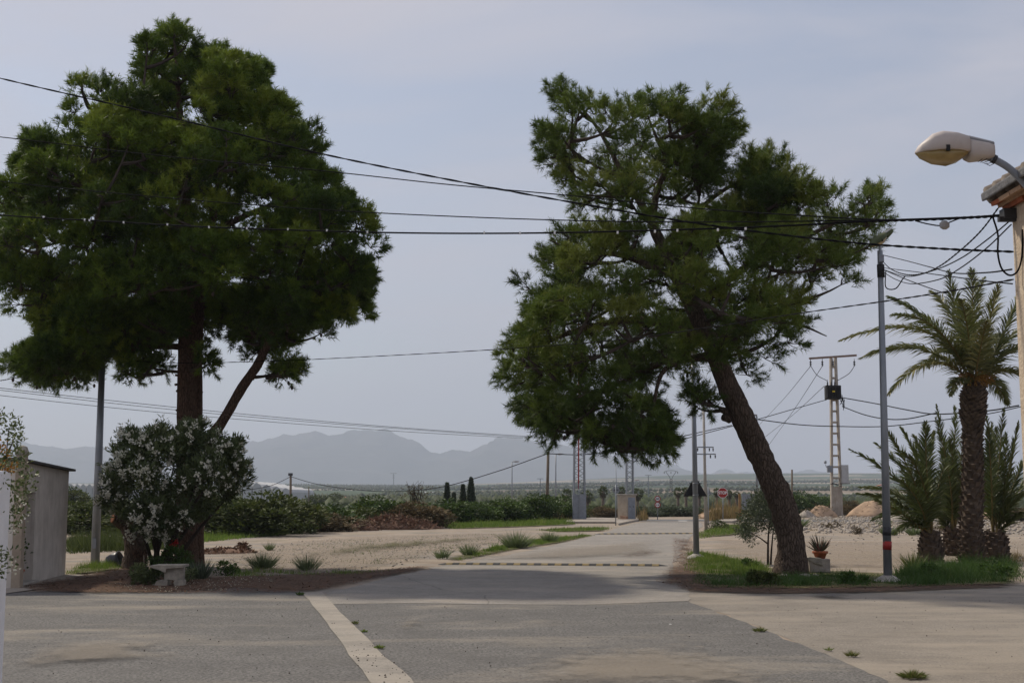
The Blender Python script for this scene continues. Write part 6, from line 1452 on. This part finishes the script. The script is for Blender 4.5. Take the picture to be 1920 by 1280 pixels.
# scattered white farm buildings
def farmhouse(px, py, w, h, Y, label):
    c = P(px, py, Y); gz = float(terrain(c.x, Y)); root = empty('farmhouse', (c.x, Y, gz), label, 'house', 'far farm buildings'); hh = max(h, c.z - gz)
    m = MB(); m.box((c.x, Y + 4, gz + hh / 2), (w, 8, hh)); m.build('wall', M_white, root)
    m = MB(); m.prism([Vector((c.x - w * .55, Y - .5, gz + hh)), Vector((c.x + w * .55, Y - .5, gz + hh)), Vector((c.x, Y - .5, gz + hh + w * .16))], (0, 9, 0)); m.build('roof', M_terra, root)
    for k in (-.25, .25):
        q = MB(); q.box((c.x + k * w, Y - .02, gz + hh * .5), (w * .12, .1, hh * .3)); q.build('window', M_darkmetal, root)
for i, (px, py, w, h, Y, lab) in enumerate([(1195, 903, 14, 5, 2900, 'tiny white farmhouse on the far slope above the kiosk'), 
                                            (1655, 921, 11, 4, 1500, 'far pale farmhouse left of the striped lamp post'), (1860, 927, 12, 4, 620, 'far white building seen right of the tall palm trunk'), (640, 935, 8, 3, 620, 'far low building above the long greenhouse')]):
    farmhouse(px, py, w, h, Y, lab)

# orchard rows on the far plain: thousands of small crowns that read as one mass
def orchards():
    rg = np.random.default_rng(31); C = []
    for k in range(90):
        yc = rg.uniform(330, 3600) if k > 30 else rg.uniform(300, 1000); xc = rg.uniform(-.42, .42) * yc; w, d = rg.uniform(40, 130) * (1 + yc / 2500), rg.uniform(40, 120) * (1 + yc / 1500); a = rg.normal(0, .25); sp = 6.5 + yc / 260
        gx, gy = np.meshgrid(np.arange(-w, w, sp), np.arange(-d / 2, d / 2, sp * 1.5)); gx = gx.ravel() + rg.normal(0, .8, gx.size); gy = gy.ravel() + rg.normal(0, .8, gy.size)
        x, y = xc + gx * math.cos(a) - gy * math.sin(a), yc + gx * math.sin(a) + gy * math.cos(a); ok = (y > 250) & (rg.uniform(0, 1, len(x)) < .85); C.append(np.stack([x[ok], y[ok], np.full(ok.sum(), 2.0 + rg.uniform(0, 1.2))], 1))
    C = np.concatenate(C); n = len(C); z = terrain(C[:, 0], C[:, 1]); r = C[:, 2] * rg.uniform(.7, 1.25, n)
    u = np.array([(1, 0, 0), (.3, .95, .1), (-.8, .6, 0), (-.8, -.6, .1), (.3, -.95, 0), (0, 0, .95), (0, 0, -.3)]); f = np.array([(0, 1, 5), (1, 2, 5), (2, 3, 5), (3, 4, 5), (4, 0, 5), (1, 0, 6), (2, 1, 6), (3, 2, 6), (4, 3, 6), (0, 4, 6)])
    V = np.stack([C[:, 0], C[:, 1], z + r * .45], 1)[:, None] + u[None] * r[:, None, None] * rg.uniform(.75, 1.25, (n, 7, 1))
    o = link_mesh('orchard_trees', np_mesh('orchard_trees', V.reshape(-1, 3), (f[None] + 7 * np.arange(n)[:, None, None]).reshape(-1, 3), {'tint': np.repeat(rg.uniform(0, .6, n), 7)}), M_bushd)
    tag(o, 'rows of small dark orchard trees spread over the far plain', 'orchard', kind='stuff')
orchards()

# ------------------------------------------------------------------ speed bumps
def speed_bump(a, b, n, label, depth=.42, h=.045):
    A, B = G(*a), G(*b); root = empty('speed_bump', (A + B) / 2, label, 'speed bump', 'striped speed bumps across the road'); d = (B - A) / n; u = d.normalized(); nr = Vector((-u.y, u.x, 0))
    me = {}
    for k in range(n):
        key = k % 2
        m = MB(); c = A + d * (k + .5); z = .012; q = c - u * (d.length / 2 - .004)
        prof = [(-depth / 2, z - .01), (-depth / 2, z + .006), (-depth * .28, z + h * .85), (0, z + h), (depth * .28, z + h * .85), (depth / 2, z + .006), (depth / 2, z - .01)]
        m.prism([q + nr * o + Vector((0, 0, zz)) for o, zz in prof], u * (d.length - .008)); m.build('bump_segment', (M_yellow, M_bump_black)[key], root)
    for P0, s in ((A, -1), (B, 1)):
        m = MB(); q = P0 + u * s * .004
        m.prism([q + nr * (depth / 2), q - nr * (depth / 2), q - nr * depth * .3 + u * s * .16, q + nr * depth * .3 + u * s * .16][::s], (0, 0, -.0)) if False else m.loft([[q + nr * o * depth + Vector((0, 0, zz)) for o, zz in ((-.5, .004), (-.28, .04), (0, .052), (.28, .04), (.5, .004))], [q + u * s * .2 + nr * o * depth * .7 + Vector((0, 0, zz)) for o, zz in ((-.5, .003), (-.28, .012), (0, .015), (.28, .012), (.5, .003))]])
        m.build('end_cap', M_bump_black, root)
speed_bump((838, 1058), (1236, 1061), 31, 'near yellow and black speed bump across the road')
speed_bump((1124, 1001.5), (1296, 1000.5), 27, 'far yellow and black speed bump across the road')

# ------------------------------------------------------------------ benches, pots, stump, heaps
def stone_bench():
    b = G(318, 1100); Y = b.y; root = empty('stone_bench', b, 'broken pale concrete bench slab resting on blocks', 'bench'); px = Y / FPX
    m = MB(); m.box((P(306, 1087, Y) + P(343, 1060, Y)) / 2 + Vector((0, .12, 0)), (37 * px, .10, 27 * px)); m.build('front_slab', M_conc_old, root, bevel=.012)
    m = MB(); y0, y1 = Y + .18, Y + .50
    m.prism([P(274, 1061, Y) , P(284, 1059, Y), P(343, 1058.6, Y), P(343, 1063.5, Y), P(312, 1066, Y), P(310, 1074, Y), P(300, 1069, Y)][::-1], (0, .5, 0)); m.build('seat_slab', M_conc_old, root, bevel=.008)
    for a, c in ((297, 313), (325, 342)):
        m = MB(); m.box((P(a, 1101, Y) + P(c, 1087.5, Y)) / 2 + Vector((0, .16, 0)), ((c - a) * px, .26, 13.5 * px)); m.build('block', M_conc_old, root, bevel=.012)
    m = MB(); m.prism([P(286, 1101, Y + .05), P(298, 1101, Y + .05), P(298, 1090, Y + .05), P(294, 1088, Y + .05)][::-1], (0, .2, 0)); m.build('broken_block', M_conc_old, root)
stone_bench()
def stump():
    base = G(250, 1066); Y = base.y; root = empty('tree_stump', base, 'old gnarled stump with sawn orange limb beside the oleander', 'stump')
    m = MB(); rough_trunk(m, [P(252, 1070, Y), P(252, 1040, Y), P(250, 1010, Y), P(246, 985, Y), P(240, 968, Y)], [.31, .24, .22, .23, .19], 14, 5, .09, 5); m.build('trunk', M_bark2, root, True)
    m = MB(); rough_trunk(m, [P(246, 998, Y), P(232, 985, Y - .1), P(220, 976, Y - .2), P(213, 972, Y - .3)], [.15, .13, .12, .11], 10, 6, .06, 4); m.build('limb', M_bark2, root, True)
    m = MB(); q = P(212, 971.5, Y - .31); m.lathe(q, [(.10, 0), (.095, .02), (.01, .03)], 12, axis=(-.7, -.5, .25)); m.build('sawn_face', mat('sawn_wood', (.42, .20, .10), (.3, .13, .07), .9, 6), root)
    m = MB(); m.lathe(P(258, 1036, Y - .2), [(.09, -.02), (.12, .02), (.06, .05), (.02, .01)], 10, axis=(.2, -1, 0)); m.build('knot', M_bark, root, True)
    m = MB(); rough_trunk(m, [P(262, 1062, Y - .1), P(270, 1045, Y - .15), P(274, 1030, Y - .1)], [.10, .08, .05], 9, 8, .08, 4); m.build('root_shoot', M_bark, root, True)
stump()
b = G(214, 1061); m = MB(); m.lathe(b + Vector((0, 0, .13)), [(.15, -.16), (.16, -.15), (.185, -.05), (.19, .08), (.20, .17), (.185, .17), (.17, .05), (.14, -.12)], 20, axis=(.86, -.1, .28))
m.thing('plastic_tub', mat('tub_plastic', (.035, .038, .045), (.022, .024, .028), .4, 5, .5), 'black plastic tub lying on its side under the pine', 'tub', smooth=True)
b = G(310, 1068); m = MB(); m.tube([b, P(309.5, 994, b.y)], .014, 8); m.thing('white_stake', M_white, 'thin white stake standing behind the stone bench', 'stake', smooth=True)
b = G(271, 1088); m = MB(); m.tube([b, P(269.5, 1040, b.y)], .010, 6); m.thing('wooden_stake', M_wood, 'short thin wooden stick left of the stone bench', 'stake', smooth=True)
# geranium flower behind the bench
rg = np.random.default_rng(6); n = 60; b = G(329, 1076); fp = np.array(P(329, 1018, b.y)) - np.array(b) + rg.normal(0, .035, (n, 3)); root = empty('geranium', b, 'red geranium bloom above the feathery plant', 'flower')
link_mesh('flower', leaves_mesh('flower', fp, rand_dirs(n), np.full(n, .05), np.full(n, .04), rg.uniform(0, 1, n)), MATS['geranium_red'], root); m = MB(); m.tube([b, P(329, 1018, b.y)], .008, 5); m.build('stem', M_twig, root)
n = 90; lp = np.stack([rg.normal(0, .12, n), rg.normal(0, .1, n), rg.uniform(.1, .6, n)], 1); link_mesh('foliage', leaves_mesh('foliage', lp, rand_dirs(n), np.full(n, .07), np.full(n, .05), rg.uniform(0, 1, n)), M_citrus, root)

def pot_seat():
    b = G(1537, 1076); Y = b.y; u = Y / FPX; root = empty('broken_stone_block', b, 'broken pale stone block with tilted slab beside the leaning trunk', 'stone block')
    m = MB(); m.box((P(1516, 1074, Y) + P(1557, 1048, Y)) / 2 + Vector((0, .2, .01)), (40 * u, .36, 25 * u), .12); m.build('block', M_stone, root, bevel=.02)
    m = MB(); m.prism([P(1509, 1046, Y - .02), P(1519, 1043.5, Y - .02), P(1541, 1046.5, Y - .02), P(1544, 1060, Y - .02), P(1528, 1056, Y - .02)][::-1], (0, .14, .01)); m.build('slab', M_conc_old, root, bevel=.008)
    q = P(1538, 1047, Y + .2); pr = empty('aloe_pot', q, 'terracotta pot of reddish aloe standing on the stone block', 'flowerpot')
    m = MB(); m.lathe(q, [(.10, 0), (.15, .12), (.175, .12), (.175, .17), (.15, .17), (.13, .12)], 18); m.build('pot', M_terra, pr, True)
    rg = np.random.default_rng(4)
    for k in range(34):
        az = rg.uniform(0, 6.28); el = rg.uniform(.25, 1.35); d = Vector((math.cos(az) * math.cos(el), math.sin(az) * math.cos(el), math.sin(el))); l = rg.uniform(.22, .36); a = q + Vector((0, 0, .14)) + d * .03
        m = MB(); m.tube([a, a + d * l * .5 + Vector((0, 0, .02)), a + d * l + Vector((0, 0, .05))], [.02, .014, .002], 5); m.build('leaf', (M_aloe, M_aloe2)[k % 3 == 0], pr)
M_aloe = mat('aloe_leaf', (.085, .085, .045), (.05, .055, .03), .6, 9); M_aloe2 = mat('aloe_leaf_red', (.19, .085, .055), (.12, .055, .04), .6, 9)
pot_seat()
def rock(px, py, r, label, seed, material=None, name='rock', sq=.7):
    rg = np.random.default_rng(seed); b = G(px, py); m = MB()
    m.loft([[b + Vector((r * w * math.cos(a) * rg.uniform(.8, 1.15), r * w * math.sin(a) * rg.uniform(.8, 1.15), r * z * sq)) for a in np.linspace(0, 6.28, 10)[:-1]] for w, z in ((.9, -.1), (1, .35), (.85, .8), (.45, 1.05))])
    return m.thing(name, material or M_stone, label, 'rock', 'rocks at the verge', base=b)
rock(1511, 1085, .15, 'pale rock at the foot of the stone block', 1); rock(1470, 1081, .09, 'small pale stone at the leaning trunk base', 2); rock(1528, 1082, .10, 'rounded stone under the tilted slab', 3)
rock(1500, 1106, .035, 'tiny white pebble in the verge below the leaning trunk', 4); rock(1257, 1170, .025, 'white scrap lying on the dark asphalt', 5, M_white, 'pebble', .3)
def heap(px, py, w, h, label, material, seed, d=None, sticks=0, stickmat=None, name='earth_mound', cat='mound', Y=None):
    rg = np.random.default_rng(seed); b = G(px, py) if Y is None else GY(px, Y); d = d or w * .6; n, k = 30, 9; V = []; F = []
    root = empty(name, b, label, cat, 'heaps around the lots'); ph = rg.uniform(0, 6.28, 8)
    m = MB(); rings = []
    for j in range(k):
        t = j / (k - 1); rr_ = 1 - t
        rings.append([b + Vector((w / 2 * rr_ * math.cos(a) * (1 + .13 * math.sin(3 * a + ph[0]) + .08 * math.sin(7 * a + ph[1]) + rg.normal(0, .03)), d / 2 * rr_ * math.sin(a) * (1 + .13 * math.sin(4 * a + ph[2])), h * (1 - rr_ ** 1.7) * (1 + .22 * math.sin(2 * a + ph[3]) * rr_ + .12 * math.sin(5 * a + ph[4]) * rr_) + rg.normal(0, .02 * h) - (.05 if j == 0 else 0))) for a in np.linspace(0, 2 * math.pi, n + 1)[:-1]])
    m.loft(rings); m.build('heap_body', material, root, True)
    if sticks:
        az = rg.uniform(0, 6.28, sticks); rr_ = rg.uniform(0, 1, sticks) ** .6; z = h * (1 - rr_ ** 1.7)
        B = np.stack([np.cos(az) * rr_ * w / 2, np.sin(az) * rr_ * d / 2, z], 1); A = unit(np.stack([rg.normal(0, 1, sticks), rg.normal(0, 1, sticks), rg.uniform(-.1, .8, sticks)], 1))
        o = link_mesh('sticks', leaves_mesh('sticks', B, A, rg.uniform(.2, .8, sticks) * min(1, h * 1.2), rg.uniform(.03, .07, sticks), rg.uniform(0, 1, sticks)), stickmat or M_brush, root); tag(o, kind='stuff')
    return root
M_brush = leaf_mat('cut_brush', [(0, (.08, .05, .035)), (.5, (.17, .095, .06)), (.8, (.26, .13, .08)), (1, (.22, .19, .12))], .9, .0)
heap(735, 992, 3.9, .62, 'long brown heap of cut brush and debris before the grove', M_dry, 1, 2.2, 1500, name='debris_heap', cat='heap')
heap(790, 991, 1.9, .42, 'small right end of the brown debris heap', M_dry, 2, 1.4, 500, name='debris_heap', cat='heap')
heap(680, 994, 1.8, .38, 'low left tail of the brown debris heap', M_dry, 7, 1.3, 420, name='debris_heap', cat='heap')
heap(425, 1037, 1.9, .16, 'low scatter of dry brown twigs behind the spiky plant', M_dry, 3, 1.2, 420, name='twig_heap', cat='heap')
heap(455, 1034, .5, .24, 'little round pile of dry twigs on the dirt lot', M_dry, 4, .5, 200, name='twig_heap', cat='heap')
heap(1645, 0, 4.6, 1.35, 'large orange earth mound left of the palm fronds', M_sandheap, 5, 3.5, 90, M_bushb, Y=112)
heap(1540, 0, 2.6, .95, 'rubble mound left of the transformer pole', M_sandheap, 6, 2.0, 120, M_bushb, Y=110)
heap(1512, 0, 1.6, .62, 'smaller pale rubble mound right of the leaning trunk', M_stone, 8, 1.4, 60, M_bushb, Y=108)
heap(1705, 0, 5.0, .55, 'low pale stony mound behind the palm fronds', M_stone, 9, 3, 60, M_bushb, Y=96)
heap(1355, 0, 4.2, .8, 'sandy bank behind the stop sign post', M_sandheap, 10, 2.4, 200, M_reed, Y=104)
heap(1790, 0, 7.0, .8, 'pale earth bank seen between the palms', M_sandheap, 12, 4, 80, M_bushb, Y=104)
heap(1890, 0, 7.0, .7, 'pale earth bank beside the building edge', M_sandheap, 13, 4, 80, M_bushb, Y=98)
# bare shrub twigs over the debris
def bare_shrub():
    b = GY(780, 76); root = empty('bare_shrub', b, 'bare twiggy brown shrub rising above the debris heap', 'shrub'); rnd = random.Random(3)
    for i in range(16):
        m = MB(); a = b + Vector((rnd.uniform(-.5, .5), 0, .5)); t = P(770 + rnd.uniform(-10, 22), 906 + rnd.uniform(0, 18), 76 + rnd.uniform(-.4, .4)); p = bez(a, (a + t) / 2 + Vector((rnd.uniform(-.3, .3), 0, .2)), t, 7)
        m.tube(p, list(np.linspace(.035, .01, 7)), 4, False)
        for k in range(6):
            q = p[rnd.randrange(2, 7)]; m.tube([q, q + Vector((rnd.uniform(-.25, .25), rnd.uniform(-.2, .2), rnd.uniform(.05, .3)))], [.012, .006], 3, False)
        m.build('branch', M_twig, root)
    rg = np.random.default_rng(2); n = 260; q = np.stack([rg.normal(0, .45, n), rg.normal(0, .3, n), rg.uniform(1.0, 2.3, n)], 1); link_mesh('foliage', leaves_mesh('foliage', q, rand_dirs(n), np.full(n, .13), np.full(n, .06), rg.uniform(0, .6, n)), M_bushb, root)
bare_shrub()

# ------------------------------------------------------------------ overhead cables
def cable(label, pts, r, twist=False, clips=None, n=10, name='overhead_cable'):
    p3 = [P(a, b, Y) for a, b, Y in pts]; path = catmull(p3, n); m = MB()
    if twist:
        fine = catmull(path, 4)
        for s in (0, math.pi):
            q = [v + Vector((0, math.cos(i * .55 + s), math.sin(i * .55 + s))) * r * .55 for i, v in enumerate(fine)]; m.tube(q, r * .62, 5, False)
    else: m.tube(path, r, 6, False)
    o = m.thing(name, M_cable, label, 'cable', 'overhead cables', smooth=True)
    if clips:
        for (a, b, Y) in clips:
            k = MB(); c = P(a, b, Y); k.box(c - Vector(o.location), (.018, .03, .026)); e = MB(); me = bpy.data.meshes.new('clip'); me.from_pydata(k.v, [], k.f); me.materials.append(M_white); q = bpy.data.objects.new('clip', me); COL.objects.link(q); q.parent = o
    return o
HB = (1893, 404, 11.55)
Yw = lambda x: 17.5 - 5.9 * max(0, x) / 1893 if x > 0 else 17.5 - x * .004
def L3(*pp): return [(a, b, Yw(a)) for a, b in pp]
cable('thick cable sloping down from the upper left corner to the house', L3((-320, 66), (-150, 106), (0, 147), (300, 216), (600, 288), (910, 350), (1215, 404), (1400, 432), (1600, 455), (1760, 466), (1900, 472)), .0105, True)
cable('thin cable second from the top at the left edge', L3((-320, 224), (0, 257), (300, 292), (600, 320), (830, 345), (1060, 366), (1300, 390), (1500, 404), (1680, 412), (1893, 405)), .0062)
cable('thin cable third from the top at the left edge', L3((-320, 300), (0, 340), (300, 370), (600, 393), (880, 407), (1150, 415), (1400, 416), (1660, 412), (1893, 404)), .0062)
clips = [(a, b, Yw(a) - .01) for a, b in ((82, 407), (159, 412), (168, 413), (232, 417), (314, 421), (392, 426), (463, 428), (540, 430), (613, 432), (689, 435), (908, 436), (975, 437), (1040, 437), (1158, 436), (1228, 434), (1270, 432), (1346, 431), (1398, 429))]
cable('lowest of the four long cables, dotted with white clips', L3((-320, 372), (0, 403), (200, 415), (400, 426), (720, 436), (1000, 437), (1290, 430), (1480, 423), (1660, 413), (1780, 410), (1893, 402)), .0095, False, clips)
cable('black cable bundle sagging between the pole bracket and house', L3((1600, 416), (1700, 412.5), (1800, 409), (1893, 403.5)), .013, True)
cable('twisted cable from the grey pole past both pines to the house', [(192, 673, YL - .05), (330, 680, 32), (500, 677, 31.5), (700, 668, 30.8), (930, 655, 27.5), (1150, 638, 24), (1340, 612, 20.5), (1480, 590, 18.5), (1650, 566, 15.6), (1780, 546, 13.4), (1900, 524, 11.6)], .0085, True)
cable('short cable leaving the grey pole at the left edge', [(190, 677, YL), (100, 696, 33.5), (20, 710, 34.4), (-40, 718, 35), (-300, 745, 38)], .012, True)
cable('sagging cable from the eaves to the striped lamp post', [(1876, 384, 11.7), (1840, 432, 12.6), (1800, 470, 13.6), (1760, 500, 15), (1725, 514, 17), (1695, 514, 20), (1670, 504, 23), (1655, 490, STRIPE_Y - .1)], .009, True)
cable('thin wire falling straight left from the house above the palm', [(1896, 412, 11.6), (1850, 450, 12.5), (1800, 485, 14), (1750, 507, 16.5), (1700, 518, 20), (1658, 506, STRIPE_Y - .1)], .007)
cable('second thin wire falling left from the house into the palm', [(1896, 421, 11.6), (1850, 465, 12.5), (1800, 503, 14), (1760, 524, 16.5), (1710, 532, 20), (1680, 524, 23), (1656, 510, STRIPE_Y - .1)], .007)
cable('slack wire running from lamp post top to the palm crown', [(1655, 478, STRIPE_Y), (1700, 489, 23), (1745, 501, 20), (1790, 512, 17), (1850, 511, 14), (1897, 505, 11.7)], .008)
cable('lower wire crossing from lamp post towards the house base', [(1655, 505, STRIPE_Y), (1700, 524, 22), (1760, 546, 18), (1775, 549, 17)], .008)
cable('wire between lamp post and house under the sagging cable', [(1655, 502, STRIPE_Y), (1720, 510, 21), (1780, 518, 17), (1840, 526, 14), (1898, 532, 11.7)], .007)
cable('hanging wire loop beside the house corner', [(1862, 408, 11.5), (1871, 440, 11.5), (1871, 475, 11.5), (1878, 503, 11.5), (1893, 516, 11.5), (1908, 508, 11.45), (1916, 480, 11.4), (1917, 430, 11.35)], .0085)
cable('dangling wire loop at the striped lamp post', [(1661, 506, STRIPE_Y - .05), (1661, 538, STRIPE_Y - .05), (1679, 541, STRIPE_Y - .05), (1692, 524, STRIPE_Y - .05), (1697, 518, STRIPE_Y - .05)], .012)
m = MB(); m.box((HX - .03, HY - .05, P(1884, 402, 11.55).z), (.16, .12, .09)); m.box((HX - .05, HY - .07, P(1884, 408, 11.55).z - .02), (.20, .05, .04)); m.thing('cable_bracket', M_darkmetal, 'dark cable clamp bracket on the house corner', 'bracket')
m = MB(); q = P(1771, 422, 12.0); m.loft([[q + Vector((.045 * w * math.cos(a) * (1 + .2 * math.sin(3 * a)), .03 * w * math.sin(a), z)) for a in np.linspace(0, 6.28, 9)[:-1]] for w, z in ((.4, -.04), (1, -.02), (1.05, .015), (.5, .04))])
m.thing('junction_box', mat('box_grey', (.34, .33, .32), (.28, .27, .26), .8), 'small grey junction box hanging from the cable bundle', 'junction box')
cable('wire holding the hanging junction box', [(1716, 414, 12.1), (1740, 420, 12.05), (1764, 423, 12.0), (1780, 417, 12.0), (1795, 411, 12.0)], .006)
# far cables
WT = (1027, 850, 101)
cable('far cable drooping left from the far wooden pole', [(545, 893, 150), (527, 902, 153), (500, 912, 158), (440, 922, 170)], .032, n=6)
cable('far cable sagging between far wooden pole and brown wooden pole', [(545, 893, 150), (590, 906, 146), (660, 917, 138), (740, 921, 128), (830, 912, 118), (930, 884, 109), WT], .032, n=6)
cable('cable from brown wooden pole past the lattice mast', [WT, (1085, 852, 100), (1140, 847, 100), (1200, 835, 100)], .032, n=6)
cable('far cable rising to the transformer left side', [(1270, 826, 100), (1330, 810, 101), (1420, 786, 104), (1490, 766, 107), (1550, 749, YT - .5)], .032, n=6)
cable('thin far cable just below the one rising to the transformer', [(1270, 820, 100), (1330, 806, 101), (1372, 797, 102)], .035, n=6)
cable('wire from transformer sagging right towards the palm', [(1578, 745, YT), (1640, 756, 105), (1700, 768, 98), (1755, 776, 92), (1850, 770, 80), (1910, 760, 72)], .04, n=6)
cable('deeper sagging wire from transformer towards the palm', [(1580, 762, YT), (1620, 777, 108), (1660, 785, 103), (1700, 785, 98), (1755, 774, 92)], .04, n=6)
cable('long low wire crossing behind the transformer pole', [(1420, 786, 84), (1500, 796, 90), (1570, 799, 96), (1660, 799, 100), (1750, 789, 100), (1850, 776, 98), (1915, 762, 96)], .035, n=6)
cable('upper of two faint power lines crossing the left sky', [(-200, 700, 180), (0, 727, 200), (250, 755, 225), (500, 780, 250), (760, 802, 280), (980, 817, 310), (1080, 822, 325)], .05, n=6)
cable('middle faint power line crossing the left sky', [(-200, 706, 180), (0, 731, 200), (250, 760, 225), (500, 784, 250), (760, 804, 280), (980, 819, 310), (1080, 824, 325)], .045, n=6)
cable('lower of the faint power lines crossing the left sky', [(-200, 716, 180), (0, 741, 200), (250, 768, 225), (500, 790, 250), (760, 809, 280), (980, 821, 310)], .045, n=6)
for i, (a, b_, lab) in enumerate((((1520, 686), (1420, 800), 'leftmost faint wire slanting down from the transformer crossarm'), ((1542, 686), (1430, 850), 'middle faint wire slanting down from the transformer crossarm'), ((1545, 724), (1420, 830), 'faint wire slanting left from the transformer top'))):
    cable(lab, [(a[0], a[1], YT - .3), ((a[0] + b_[0]) / 2, (a[1] + b_[1]) / 2 + 4, YT + 60), (b_[0], b_[1], YT + 120)], .025, n=5)
cable('jumper wire drooping under the transformer crossarm on the left', [(1520, 686, YT - .3), (1532, 703, YT - .3), (1548, 712, YT - .4), (1552, 716, YT - .5)], .025, n=5)
cable('jumper wire drooping under the transformer crossarm on the right', [(1602, 686, YT - .3), (1592, 700, YT - .3), (1576, 710, YT - .3), (1570, 713, YT - .5)], .025, n=5)

# ------------------------------------------------------------------ haze: one even box of air
hz = MB(); hz.box((0, 4000, 470), (34000, 21000, 1000)); ho = hz.build('haze', [])
hm = bpy.data.materials.new('haze_air'); hm.use_nodes = True; N = hm.node_tree.nodes; N.clear()
o_ = N.new('ShaderNodeOutputMaterial'); v_ = N.new('ShaderNodeVolumePrincipled'); v_.inputs['Color'].default_value = (0.635, 0.705, 0.84, 1); v_.inputs['Density'].default_value = 1.45e-4; v_.inputs['Anisotropy'].default_value = 0.2
hm.node_tree.links.new(v_.outputs[0], o_.inputs['Volume']); ho.data.materials.append(hm); tag(ho, 'pale haze in the air over the whole valley', 'haze', kind='stuff')
